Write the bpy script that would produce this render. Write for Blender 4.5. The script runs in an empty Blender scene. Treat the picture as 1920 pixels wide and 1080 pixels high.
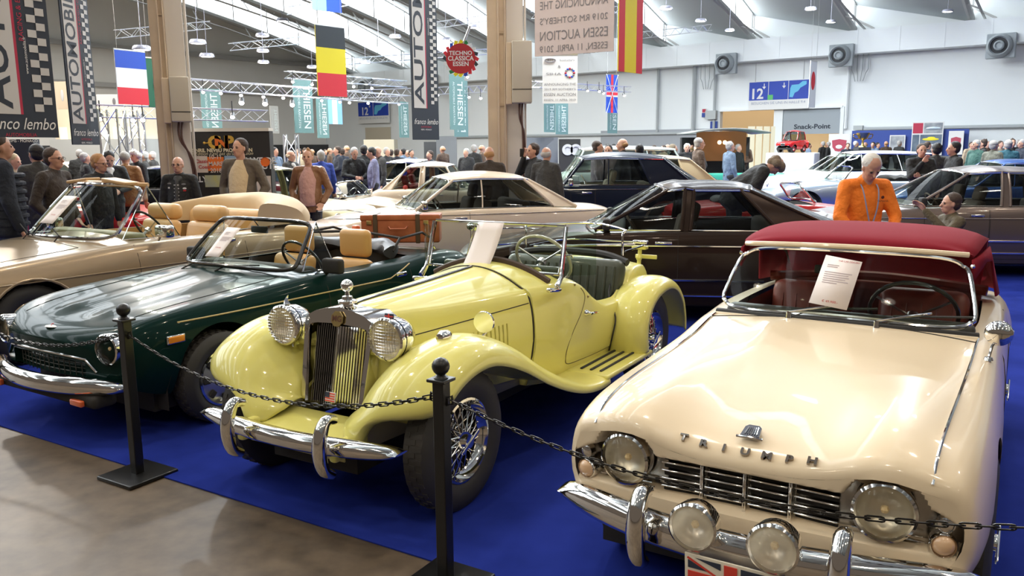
import bpy, bmesh, math, random
from mathutils import Vector, Matrix, Euler
from math import sin, cos, pi, sqrt, radians, exp
SC = bpy.context.scene
COL = SC.collection
random.seed(7)
# ---------------- camera ----------------
CH, CP, CR, CF = 1.78, .1704, -.0082, 1536.
cf = Vector((0, cos(CP), -sin(CP))); cr = Vector((1, 0, 0)); cu = cr.cross(cf)
cr2 = cr * cos(CR) + cu * sin(CR); cu2 = -cr * sin(CR) + cu * cos(CR)
cd = bpy.data.cameras.new('camera'); cam = bpy.data.objects.new('camera', cd); COL.objects.link(cam)
cam.matrix_world = Matrix.Translation((0, 0, CH)) @ Matrix((cr2, cu2, -cf)).transposed().to_4x4()
cd.sensor_width = 36; cd.lens = CF / 1920 * 36; cd.clip_end = 400; cd.clip_start = .05
SC.camera = cam
# ---------------- world, exposure ----------------
W = bpy.data.worlds.new('world'); SC.world = W; W.use_nodes = True
bg = W.node_tree.nodes['Background']; bg.inputs[0].default_value = (.62, .50, .40, 1); bg.inputs[1].default_value = .16
vs = SC.view_settings; vs.view_transform = 'Standard'; vs.look = 'None'; vs.gamma = 1; vs.exposure = 0.36; vs.use_curve_mapping = False

def area(name, loc, rot, size, power, col, sy=None):
    l = bpy.data.lights.new(name, 'AREA'); l.energy = power; l.color = col; l.size = size
    if sy: l.shape = 'RECTANGLE'; l.size_y = sy
    o = bpy.data.objects.new(name, l); o.location = loc; o.rotation_euler = rot; COL.objects.link(o); return o
WARM = (1, .80, .58); NEUT = (1, .93, .84); COOL = (.88, .95, 1)
# warm ceiling lamps over the near part of the hall: each is the light of a real pendant lamp built further down
NEARL = [(x, y) for x in (-7.5, -3.5, .5, 4.5, 8.5) for y in (-3.5, .5, 4.5, 8.5, 12.5)]
for x, y in NEARL:
    l = bpy.data.lights.new('pendant_or_fill_light', 'AREA'); l.shape = 'DISK'; l.size = .22; l.energy = 28; l.color = WARM
    o = bpy.data.objects.new('pendant_or_fill_light', l); o.location = (x, y, 6.3); COL.objects.link(o)
FAR_FILL = [(x, y) for x in (-13, -5, 3, 11) for y in (19, 27, 35)]+[(-20, 30), (-21, 41), (-12, 45)]  # fill lamps added to brighten the far hall and its walls
for x, y in FAR_FILL:
    l = bpy.data.lights.new('pendant_or_fill_light', 'AREA'); l.shape = 'DISK'; l.size = .6; l.energy = 900 if x < -10 else 780; l.color = COOL if x > -10 else NEUT
    o = bpy.data.objects.new('pendant_or_fill_light', l); o.location = (x, y, 8.4); COL.objects.link(o)

# ---------------- materials ----------------
MATS = {}
def mat(name, col=(.5, .5, .5), rough=.5, metal=0, coat=0, emit=None, es=1, alpha=1, spec=.5, sheen=0, noise=None, bump=None):
    if name in MATS: return MATS[name]
    m = bpy.data.materials.new(name); m.use_nodes = True; nt = m.node_tree; b = nt.nodes['Principled BSDF']
    b.inputs['Base Color'].default_value = (*col, 1); b.inputs['Roughness'].default_value = rough
    b.inputs['Metallic'].default_value = metal; b.inputs['Coat Weight'].default_value = coat
    b.inputs['Coat Roughness'].default_value = .04; b.inputs['Specular IOR Level'].default_value = spec
    if sheen: b.inputs['Sheen Weight'].default_value = sheen
    if emit: b.inputs['Emission Color'].default_value = (*emit, 1); b.inputs['Emission Strength'].default_value = es
    if alpha < 1: b.inputs['Alpha'].default_value = alpha
    if noise:
        sc, col2, det = noise; n = nt.nodes.new('ShaderNodeTexNoise'); n.inputs['Scale'].default_value = sc; n.inputs['Detail'].default_value = det
        tc = nt.nodes.new('ShaderNodeTexCoord'); nt.links.new(tc.outputs['Object'], n.inputs['Vector'])
        r = nt.nodes.new('ShaderNodeValToRGB'); r.color_ramp.elements[0].position = .35; r.color_ramp.elements[1].position = .65
        r.color_ramp.elements[0].color = (*col, 1); r.color_ramp.elements[1].color = (*col2, 1)
        nt.links.new(n.outputs['Fac'], r.inputs[0]); nt.links.new(r.outputs[0], b.inputs['Base Color'])
    if bump:
        sc, st, ds = (*bump, .01)[:3]; n = nt.nodes.new('ShaderNodeTexNoise'); n.inputs['Scale'].default_value = sc; n.inputs['Detail'].default_value = 4
        tc = nt.nodes.new('ShaderNodeTexCoord'); nt.links.new(tc.outputs['Object'], n.inputs['Vector'])
        bp = nt.nodes.new('ShaderNodeBump'); bp.inputs['Strength'].default_value = st; bp.inputs['Distance'].default_value = ds
        nt.links.new(n.outputs['Fac'], bp.inputs['Height']); nt.links.new(bp.outputs[0], b.inputs['Normal'])
    MATS[name] = m; return m
def glass(name, tint=(.9, .95, .92), refl=1.0, dark=0.0):
    if name in MATS: return MATS[name]
    m = bpy.data.materials.new(name); m.use_nodes = True; nt = m.node_tree; nt.nodes.clear()
    o = nt.nodes.new('ShaderNodeOutputMaterial'); t = nt.nodes.new('ShaderNodeBsdfTransparent'); g = nt.nodes.new('ShaderNodeBsdfGlossy')
    g.inputs['Roughness'].default_value = .02; t.inputs[0].default_value = (*tint, 1)
    f = nt.nodes.new('ShaderNodeFresnel'); f.inputs[0].default_value = 1.36
    mx = nt.nodes.new('ShaderNodeMixShader'); ml = nt.nodes.new('ShaderNodeMath'); ml.operation = 'MULTIPLY'; ml.inputs[1].default_value = refl; nt.links.new(f.outputs[0], ml.inputs[0]); nt.links.new(ml.outputs[0], mx.inputs[0]); nt.links.new(t.outputs[0], mx.inputs[1]); nt.links.new(g.outputs[0], mx.inputs[2])
    nt.links.new(mx.outputs[0], o.inputs[0]); MATS[name] = m; return m
def paint(name, col, metal=0, rough=.22):
    m = mat('paint_' + name, col, max(rough, .3), metal, .55 if max(col) > .06 else .40, spec=.25 if max(col) > .06 else .12)
    if max(col) <= .06: m.node_tree.nodes['Principled BSDF'].inputs['Coat IOR'].default_value = 1.27; m.node_tree.nodes['Principled BSDF'].inputs['IOR'].default_value = 1.25
    return m
CHROME = mat('chrome', (.82, .80, .77), .07, 1); STEEL = mat('brushed_steel', (.6, .6, .6), .3, 1)
BLACK = mat('black_rubber', (.018, .018, .018), .6); DARK = mat('dark_interior', (.02, .018, .016), .8)
TYRE = mat('tyre_rubber', (.028, .027, .025), .62); TYREW = mat('tyre_tread', (.045, .042, .038), .7)
GLASS = glass('window_glass', (.80, .86, .79), .28); TINT = glass('tinted_window_glass', (.45, .48, .46)); LENS = glass('lamp_lens_glass', (.96, .95, .9))
REFL = mat('lamp_reflector', (.90, .86, .76), .38, .85); WHITE = mat('white_paint', (.78, .78, .76), .4)
PAPER = mat('pink_white_paper', (.83, .76, .74), .7); INK = mat('ink', (.25, .2, .2), .8); REDINK = mat('red_ink', (.5, .08, .08), .8)
TAN = mat('tan_leather', (.62, .36, .12), .45, coat=.1); CREAMLEA = mat('cream_leather', (.60, .42, .20), .5)
ALU = mat('truss_aluminium', (.72, .73, .74), .3, .9)
AMBER = mat('amber_lens', (.75, .25, .02), .2, coat=1); REDL = mat('red_lens', (.5, .02, .02), .2, coat=1)

# ---------------- mesh builder ----------------
def pchip(xs, ys):
    n = len(xs); h = [xs[i+1]-xs[i] for i in range(n-1)]; d = [(ys[i+1]-ys[i])/h[i] for i in range(n-1)]; m = [0]*n
    if n == 2: m = [d[0], d[0]]
    else:
        m[0], m[-1] = d[0], d[-1]
        for i in range(1, n-1):
            if d[i-1]*d[i] > 0:
                w1 = 2*h[i]+h[i-1]; w2 = h[i]+2*h[i-1]; m[i] = (w1+w2)/(w1/d[i-1]+w2/d[i])
    def f(x):
        if x <= xs[0]: return ys[0]
        if x >= xs[-1]: return ys[-1]
        i = 0
        while xs[i+1] < x: i += 1
        t = (x-xs[i])/h[i]
        return (1+2*t)*(1-t)**2*ys[i] + t*(1-t)**2*h[i]*m[i] + t*t*(3-2*t)*ys[i+1] + t*t*(t-1)*h[i]*m[i+1]
    return f
def spline(pts, n=6, closed=False):
    P = [Vector(p) for p in pts]; L = len(P); out = []
    for i in range(L if closed else L-1):
        if closed: a, b, c, d = P[i-1], P[i], P[(i+1) % L], P[(i+2) % L]
        else: a, b, c, d = P[max(i-1, 0)], P[i], P[i+1], P[min(i+2, L-1)]
        for k in range(n):
            t = k/n; out.append(.5*((2*b)+(c-a)*t+(2*a-5*b+4*c-d)*t*t+(3*b-a-3*c+d)*t**3))
    if not closed: out.append(P[-1].copy())
    return out
class MB:
    def __init__(s): s.v = []; s.f = []; s.mi = []
    def add(s, vs_, fs, m=0, M=None):
        o = len(s.v)
        for v in vs_:
            v = Vector(v)
            s.v.append(M @ v if M is not None else v)
        for f in fs: s.f.append(tuple(o+i for i in f)); s.mi.append(m)
        return s
    def box(s, c, d, m=0, M=None, rz=0, R=None):
        x, y, z = d[0]/2, d[1]/2, d[2]/2
        vs_ = [Vector((a*x, b*y, e*z)) for a in (-1, 1) for b in (-1, 1) for e in (-1, 1)]
        R_ = R if R is not None else Matrix.Rotation(rz, 3, 'Z')
        vs_ = [R_ @ v + Vector(c) for v in vs_]
        return s.add(vs_, [(0,1,3,2),(4,6,7,5),(0,4,5,1),(2,3,7,6),(0,2,6,4),(1,5,7,3)], m, M)
    def rbox(s, c, d, r, m=0, n=3, R=None, M=None, k=3):
        hx = [d[0]/2, d[1]/2, d[2]/2]; r = min(r, *hx); inn = [h-r for h in hx]; N = 2*n+1
        def co(h, i_):  # positions along one axis: corner arcs
            a = [-h - r + r*(1-cos(pi/2*t/n)) for t in range(n+1)]
            return a + [-q for q in reversed(a)]
        vs_, fs = [], []
        for ax in range(3):
            u, w = (ax+1) % 3, (ax+2) % 3; cu_, cw = co(inn[u], 0), co(inn[w], 0)
            for sg in (-1, 1):
                o = len(vs_)
                for a in cu_:
                    for b in cw:
                        p = [0, 0, 0]; p[ax] = sg*hx[ax]; p[u] = a; p[w] = b
                        q = [max(-inn[i], min(inn[i], p[i])) for i in range(3)]; dd = Vector([p[i]-q[i] for i in range(3)])
                        if dd.length > 1e-9: dd = dd.normalized()*r
                        p = Vector(q)+dd
                        vs_.append((R @ p if R is not None else p)+Vector(c))
                L = len(cw)
                for i in range(len(cu_)-1):
                    for j in range(L-1):
                        q = (o+i*L+j, o+(i+1)*L+j, o+(i+1)*L+j+1, o+i*L+j+1); fs.append(q if sg > 0 else q[::-1])
        return s.add(vs_, fs, m, M)
    def tube(s, pts, r, n=8, m=0, closed=False, caps=True, M=None, flat=1):
        P = [Vector(p) for p in pts]; L = len(P); vs_, fs = [], []
        T = []
        for i in range(L):
            a = P[i-1] if (i > 0 or closed) else P[i]; b = P[(i+1) % L] if (i < L-1 or closed) else P[i]
            t = (b-a); T.append(t.normalized() if t.length > 1e-9 else Vector((0, 0, 1)))
        up = Vector((0, 0, 1)) if abs(T[0].z) < .9 else Vector((1, 0, 0))
        N = (up - T[0]*up.dot(T[0])).normalized()
        for i in range(L):
            N = (N - T[i]*N.dot(T[i])); N = N.normalized() if N.length > 1e-6 else T[i].orthogonal().normalized()
            B = T[i].cross(N); rr = r[i] if isinstance(r, (list, tuple)) else r
            for k in range(n):
                a = 2*pi*k/n; vs_.append(P[i] + N*(cos(a)*rr*flat) + B*(sin(a)*rr))
        for i in range(L if closed else L-1):
            for k in range(n):
                j = (i+1) % L; fs.append((i*n+k, i*n+(k+1) % n, j*n+(k+1) % n, j*n+k))
        if caps and not closed: fs.append(tuple(range(n))[::-1]); fs.append(tuple((L-1)*n+k for k in range(n)))
        return s.add(vs_, fs, m, M)
    def cyl(s, a, b, r0, r1=None, n=16, m=0, M=None): return s.tube([a, b], [r0, r0 if r1 is None else r1], n, m, M=M)
    def lathe(s, prof, o=(0,0,0), ax=(0,0,1), n=24, m=0, ms=None):   # prof: (along, radius)
        A = Vector(ax).normalized(); N = A.orthogonal().normalized(); B = A.cross(N); vs_ = []
        for (h, r) in prof:
            for k in range(n): a = 2*pi*k/n; vs_.append(Vector(o)+A*h+N*(r*cos(a))+B*(r*sin(a)))
        for i in range(len(prof)-1):
            fs = [(i*n+k, i*n+(k+1) % n, (i+1)*n+(k+1) % n, (i+1)*n+k) for k in range(n)]
            if i == 0: s.add(vs_, fs, ms[0] if ms else m); base = len(s.v)-len(vs_)
            else:
                for f in fs: s.f.append(tuple(base+q for q in f)); s.mi.append(ms[i] if ms else m)
        return s
    def ball(s, c, r, n=12, m=0, R=None, M=None):
        r = r if isinstance(r, (list, tuple)) else (r, r, r); vs_, fs = [], []; h = max(4, n//2)
        for i in range(h+1):
            for k in range(n):
                a, b = pi*i/h, 2*pi*k/n; p = Vector((r[0]*sin(a)*cos(b), r[1]*sin(a)*sin(b), r[2]*cos(a)))
                vs_.append((R @ p if R is not None else p)+Vector(c))
        for i in range(h):
            for k in range(n): fs.append((i*n+k, (i+1)*n+k, (i+1)*n+(k+1) % n, i*n+(k+1) % n))
        return s.add(vs_, fs, m, M)
    def grid(s, rows, m=0, skip=None, mf=None):
        R, C = len(rows), len(rows[0]); vs_ = [p for r in rows for p in r]; o = len(s.v); s.v += [Vector(p) for p in vs_]
        for i in range(R-1):
            for j in range(C-1):
                if skip and skip(i, j): continue
                s.f.append((o+i*C+j, o+(i+1)*C+j, o+(i+1)*C+j+1, o+i*C+j+1)); s.mi.append(mf(i, j) if mf else m)
        return s
    def poly(s, pts, m=0): return s.add(pts, [tuple(range(len(pts)))], m)
    def prism(s, pts, off, m=0):
        n = len(pts); o = Vector(off); P = [Vector(p) for p in pts]
        return s.add(P+[p+o for p in P], [tuple(range(n))[::-1], tuple(range(n, 2*n))]+[(i, (i+1) % n, n+(i+1) % n, n+i) for i in range(n)], m)
    def mirror(s):
        n = len(s.v); s.v += [Vector((v.x, -v.y, v.z)) for v in s.v[:n]]
        k = len(s.f); s.f += [tuple(n+i for i in reversed(f)) for f in s.f[:k]]; s.mi += s.mi[:k]; return s
    def mesh(s, name, mats, ang=38, merge=1e-4):
        me = bpy.data.meshes.new(name); me.from_pydata([tuple(v) for v in s.v], [], s.f)
        for mm in (mats if isinstance(mats, (list, tuple)) else [mats]): me.materials.append(mm)
        me.polygons.foreach_set('material_index', s.mi); me.update()
        bm = bmesh.new(); bm.from_mesh(me)
        if merge: bmesh.ops.remove_doubles(bm, verts=bm.verts, dist=merge)
        bmesh.ops.dissolve_degenerate(bm, dist=1e-5, edges=bm.edges); bmesh.ops.recalc_face_normals(bm, faces=bm.faces)
        bm.to_mesh(me); bm.free()
        me.polygons.foreach_set('use_smooth', [True]*len(me.polygons)); me.set_sharp_from_angle(angle=radians(ang)); return me
    def build(s, name, mats, parent=None, ang=38, merge=1e-4, solid=0, bevel=0, label=None):
        o = bpy.data.objects.new(name, s.mesh(name, mats, ang, merge)); COL.objects.link(o)
        if parent is not None: o.parent = parent
        if label: o['label'] = label
        if solid: md = o.modifiers.new('s', 'SOLIDIFY'); md.thickness = solid; md.offset = -1
        if bevel: md = o.modifiers.new('b', 'BEVEL'); md.width = bevel; md.segments = 2; md.limit_method = 'ANGLE'
        return o
def tag(o, label, cat, group=None):
    o['label'] = label; o['category'] = cat
    if group: o['group'] = group
    return o
def thing(name, label, cat, loc=(0, 0, 0), rz=0, group=None):
    o = bpy.data.objects.new(name, None); COL.objects.link(o); o.location = loc; o.rotation_euler = (0, 0, rz); o.empty_display_size = .2
    return tag(o, label, cat, group)
def struct(o): o['kind'] = 'structure'; return o
def copy_tree(o, parent=None, loc=None, rz=None, label=None, scale=None):
    c = o.copy(); COL.objects.link(c); c.parent = parent
    if loc is not None: c.location = loc
    if rz is not None: c.rotation_euler = (0, 0, rz)
    if scale: c.scale = (scale,)*3 if not isinstance(scale, tuple) else scale
    if label: c['label'] = label
    for ch in o.children: copy_tree(ch, c)
    return c
def recolor(root, old, new):
    for o in [root]+list(root.children_recursive):
        if o.type == 'MESH':
            for sl in o.material_slots:
                if sl.material == old: sl.link = 'OBJECT'; sl.material = new
def ray(px, py): return cf + cr2*((px-960)/CF) + cu2*((540-py)/CF)
def at(px, py, Y):           # survey: photo point -> place in the hall at distance Y
    d = ray(px, py); return Vector((0, 0, CH)) + d*(Y/d.y)
def text_mb(txt, size=1, ex=.0, shear=0, sx=1, bold=0):
    c = bpy.data.curves.new('t', 'FONT'); c.body = txt; c.size = size; c.extrude = ex; c.align_x = 'CENTER'; c.align_y = 'CENTER'; c.shear = shear; c.offset = bold; c.resolution_u = 3
    o = bpy.data.objects.new('t', c); COL.objects.link(o); dg = bpy.context.evaluated_depsgraph_get(); me = bpy.data.meshes.new_from_object(o.evaluated_get(dg))
    v = [Vector((p.co.x*sx, p.co.y, p.co.z)) for p in me.vertices]; f = [tuple(p.vertices) for p in me.polygons]
    bpy.data.objects.remove(o); bpy.data.curves.remove(c); bpy.data.meshes.remove(me); return v, f
def text(name, txt, size, m, M, parent=None, **k):   # M: matrix placing the text's XY plane
    v, f = text_mb(txt, size, **k); b = MB(); b.add(v, f, 0, M); return b.build(name, m, parent, merge=0)
def frame(o, x, y):          # matrix from origin and in-plane axes
    x = Vector(x).normalized(); y = Vector(y); z = x.cross(y).normalized(); y = z.cross(x)
    return Matrix.Translation(o) @ Matrix((x, y, z)).transposed().to_4x4()
# ================= HALL =================
WD = Vector((-.80, .60, 0)); NV = Vector((-.60, -.80, 0))     # along the right wall (away from camera), into the hall
W0 = Vector((18.3, 44, 0))
def wp(s, z, out=0): return W0 + WD*s + NV*out + Vector((0, 0, z))   # point on the right wall
SR = {}
def wpx(px):   # wall position seen at a photo column
    t = (px-960)/CF; Y = 46.2/(.8+.6*t); return (Vector((t*Y, Y, 0))-W0).dot(WD)
CONC = mat('concrete_floor', (.16, .125, .09), .5, noise=None)
nt = CONC.node_tree; b_ = nt.nodes['Principled BSDF']; tc = nt.nodes.new('ShaderNodeTexCoord')
n1 = nt.nodes.new('ShaderNodeTexNoise'); n1.inputs['Scale'].default_value = 1.3; n1.inputs['Detail'].default_value = 9; n1.inputs['Roughness'].default_value = .62
n2 = nt.nodes.new('ShaderNodeTexNoise'); n2.inputs['Scale'].default_value = 9; n2.inputs['Detail'].default_value = 6
mx = nt.nodes.new('ShaderNodeMix'); mx.data_type = 'FLOAT'; mx.inputs[0].default_value = .35
r = nt.nodes.new('ShaderNodeValToRGB'); r.color_ramp.elements[0].position = .36; r.color_ramp.elements[1].position = .66
r.color_ramp.elements[0].color = (.060, .042, .027, 1); r.color_ramp.elements[1].color = (.165, .122, .080, 1)
for a in (n1, n2): nt.links.new(tc.outputs['Object'], a.inputs['Vector'])
nt.links.new(n1.outputs['Fac'], mx.inputs[2]); nt.links.new(n2.outputs['Fac'], mx.inputs[3]); nt.links.new(mx.outputs[0], r.inputs[0]); nt.links.new(r.outputs[0], b_.inputs['Base Color'])
CARPET = mat('blue_carpet', (.013, .026, .21), .95, spec=.05, noise=(2.2, (.020, .038, .29), 5), bump=(900, .25))
WALLW = mat('white_wall', (.85, .88, .88), .7, noise=(.25, (.82, .86, .87), 3)); WALLG = mat('grey_wall', (.82, .81, .77), .8, noise=(.2, (.77, .76, .72), 3))
ROOFW = mat('roof_panel', (.44, .47, .47), .7); ROOFR = mat('roof_rib', (.36, .38, .38), .6); BEAM = mat('roof_beam', (.42, .42, .41), .6)
GRAYP = mat('grey_panel', (.33, .37, .40), .6); GDARK = mat('charcoal', (.045, .047, .05), .6); DUCT = mat('duct_white', (.86, .90, .91), .45)
SKYL = mat('skylight_daylight', (.9, .95, 1), .5, emit=(.90, .96, 1), es=3.8)
b = MB(); b.box((0, 40, -.05), (260, 220, .1)); struct(b.build('floor', CONC))
u = Vector((.854, -.520, 0)); v = Vector((.520, .854, 0)); e0 = Vector((-1.58, 4.06, 0))
b = MB(); q = [e0-u*14, e0+u*9, e0+u*9+v*34, e0-u*14+v*34]
b.prism([p+Vector((0, 0, .002)) for p in q], (0, 0, .006)); o = b.build('carpet', CARPET); tag(o, 'deep blue exhibition carpet laid under the parked classic cars', 'carpet')
# right wall
S0, S1 = -34, 48
def wbox(mb, s0, s1, z0, z1, o0, o1, m=0):
    P = [wp(s0, z0, o0), wp(s1, z0, o0), wp(s1, z0, o1), wp(s0, z0, o1)]; mb.prism(P, (0, 0, z1-z0), m)
sd0, sd1, sd2 = wpx(1345), wpx(1452), wpx(1570)   # doorway and snack opening columns (s falls to the right)
b = MB()
wbox(b, S0, sd2, 0, 14, -.4, 0); wbox(b, sd0, S1, 0, 14, -.4, 0); wbox(b, sd2, sd0, 3.75, 14, -.4, 0); wbox(b, sd1-.25, sd1+.25, 0, 3.75, -.4, 0)
wbox(b, sd2, sd1-.25, 2.45, 3.75, -.35, -.05, 1)
struct(b.build('wall_right', [WALLW, GRAYP]))
b = MB(); OR = mat('glowing_ochre_wall', (.85, .66, .38), .8, emit=(.9, .68, .4), es=.3)  # wall emission stands in for warm room light behind the doorway
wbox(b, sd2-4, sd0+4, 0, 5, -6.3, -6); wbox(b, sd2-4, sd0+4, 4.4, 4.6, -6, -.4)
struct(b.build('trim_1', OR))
# recesses/panels on the wall: low grey skirting zone
b = MB(); wbox(b, wpx(1335), wpx(1128), 0, 2.75, .05, .12); struct(b.build('trim_2', mat('grey_lower_wall', (.36, .38, .41), .7)))
# doorway surround + lintels
b = MB(); wbox(b, sd2, sd0, 3.70, 3.80, .0, .15); wbox(b, sd2-.1, sd2+.1, 0, 3.75, 0, .12); struct(b.build('trim_3', WALLW))
# duct
b = MB(); wbox(b, S0, 41.9, 6.35, 7.5, .05, 1.0)
for s in range(int(S0), 41, 2): wbox(b, s, s+.04, 6.34, 7.51, .04, 1.012)
d = b.build('air_duct', DUCT); tag(d, 'long white ventilation duct running along the top of the right wall', 'duct')
# fans
def fan(px, py, i, lab):
    s = wpx(px); Y = (W0+WD*s).y; z = at(px, py, Y-.8).z; c = wp(s, z, 1.0)
    t = thing('duct_fan', lab, 'fan', c, 0, 'round air blowers on the duct')
    M = frame((0, 0, 0), -WD, (0, 0, 1)); FG = mat('fan_grey', (.36, .40, .42), .5)
    bb = MB(); bb.box((0, 0, .15), (1.2, 1.12, .3), 0, M); bb.build('housing', FG, t, bevel=.03)
    bb = MB(); A = NV.copy(); bb.lathe([(.3, .55), (.5, .50), (.58, .42), (.46, .36), (.46, .36)], (-.06, 0, 0), A, 24); bb.build('nozzle_ring', FG, t)
    bb = MB(); bb.lathe([(.40, 0), (.40, .38)], (-.06, 0, 0), A, 20); bb.lathe([(.42, .24), (.56, .22), (.60, .16), (.52, .10), (.52, 0)], (-.06, 0, 0), A, 20, m=1); bb.build('rotor', [GDARK, FG], t)
fan(1368, 120, 0, 'round grey blower on the duct above the left end of the blue 12 sign'); fan(1573, 105, 1, 'round grey blower on the duct right of the blue 12 sign')
fan(1856, 87, 2, 'round grey blower on the duct nearest the right edge'); fan(835, 155, 3, 'small round blower on the duct behind the round show sign'); fan(718, 163, 4, 'far round blower on the duct left of the second tall banner')
# back/left wall
CX = Vector((-15.3, 69, 0))
b = MB(); P = [CX, CX+NV*60]
b.prism([P[0], P[1], P[1]+WD*.4, P[0]+WD*.4], (0, 0, 22)); struct(b.build('wall_back', WALLG))
b = MB(); q0 = CX-WD*.15; b.prism([q0, q0+NV*60, q0+NV*60-WD*.1, q0-WD*.1], (0, 0, 2.1)); struct(b.build('baseboard_back', GDARK))
b = MB()
for z in (5.8, 8.2):
    q0 = CX-WD*.3+Vector((0, 0, z)); b.prism([q0, q0+NV*60, q0+NV*60-WD*.25, q0-WD*.25], (0, 0, .28))
struct(b.build('trim_4', BEAM))
# saw-tooth arched roof: sheds along the wall, each arching away from it
PER = 5.4; SF = wpx(1400)
def za(d): return 7.55 + .30*d*(1-d/62)
rf = MB(); gl = MB(); rb = MB(); bm_ = MB(); N = 22; DM = 60
for k in range(-7, 10):
    s = SF + k*PER; rows_r, rows_g = [], []
    for i in range(N+1):
        d = DM*i/N; lo = za(d); g = 1.35+.9*sin(pi*d/60); hi = lo+g
        A = wp(s, lo+.25, d); H = wp(s, hi, d); Lr = wp(s-PER, za(d), d)      # panel falls from the glazing head to the next foot (nearer side)
        rows_r.append([H, (H+Lr)/2, Lr]); rows_g.append([A, H])
    rf.grid(rows_r); gl.grid(rows_g)
    for i in range(N):   # corrugations and purlins under the panel
        d0, d1 = DM*i/N, DM*(i+1)/N
        for f in (.18, .34, .50, .66, .82):
            a, c = rows_r[i][0].lerp(rows_r[i][2], f), rows_r[i+1][0].lerp(rows_r[i+1][2], f)
            if d0 > 5 and i % 2: rb.tube([a-Vector((0, 0, .05)), c-Vector((0, 0, .05))], .09, 4)
        bm_.tube([rows_g[i][0]-Vector((0, 0, .15)), rows_g[i+1][0]-Vector((0, 0, .15))], .16, 6)
        bm_.tube([rows_g[i][1], rows_g[i+1][1]], .09, 5)
        bm_.tube([rows_g[i][0], rows_g[i][1]], .05, 4)
        lowt = -.9-.6*sin(pi*d0/60)
    # light tension tube below each rib, and the end triangle on the wall
    bm_.tube([wp(s-.6, za(d)-.7*sin(pi*min(d, 8)/16), d) for d in range(0, 60, 4)], .06, 5)
    for d in range(2, 58, 4): bm_.tube([wp(s-.6, za(d)-.7*sin(pi*min(d, 8)/16), d), wp(s, za(d), d)], .04, 4)
    bm_.tube([wp(s, 7.5, .3), wp(s, 9.1, .3)], .09, 5)
    bm_.tube([wp(s, 8.2, .3), wp(s-1.1, 7.55, .5)], .06, 5)
struct(rf.build('ceiling', ROOFW, solid=0)); struct(rb.build('trim_5', ROOFR)); struct(bm_.build('trim_6', BEAM)); struct(gl.build('window_1', SKYL))
# wall triangles beneath the panels are the wall itself (it runs up behind the roof)

# pendant lamps: housing, glowing diffuser, drop rod
LHOUS = mat('lamp_housing', (.30, .30, .36), .4, .3); LGLOW = mat('lamp_glow', (1, .95, .85), .5, emit=(1, .93, .80), es=14)
def pendant_proto():
    t = thing('pendant_lamp', 'x', 'lamp'); b = MB(); b.lathe([(.02, .0), (.02, .26), (-.02, .30), (-.10, .33), (-.14, .33), (-.14, .28)], (0, 0, .12), (0, 0, 1), 18); b.build('lamp_housing', LHOUS, t)
    b = MB(); b.lathe([(-.005, .275), (-.02, .14), (-.024, 0)], (0, 0, 0), (0, 0, 1), 18); b.build('diffuser', LGLOW, t); b = MB(); b.cyl((0, 0, .14), (0, 0, 2.1), .012, n=5); b.build('drop_rod', LHOUS, t); return t
PL0 = pendant_proto(); first = True
def place_lamp(loc, lab, group=None, s=1):
    global first
    if first: t = PL0; first = False; t.location = loc; t['label'] = lab; t.scale = (s,)*3
    else: t = copy_tree(PL0, None, loc, 0, lab, s)
    if group: t['group'] = group
    elif 'group' in t: del t['group']
    return t
for x, y in FAR_FILL:  # pendant housings around the added fill lamps
    place_lamp((x, y, 8.43), 'added round fill lamp high above the middle of the hall, %s' % ('over the left rows' if x < 0 else 'over the right rows'), 'added high fill lamps')
for x, y in NEARL:
    place_lamp((x, y, 6.33), 'round warm pendant lamp hanging from the roof over the nearest cars, above the picture', 'pendant lamps over the nearest cars')
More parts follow.
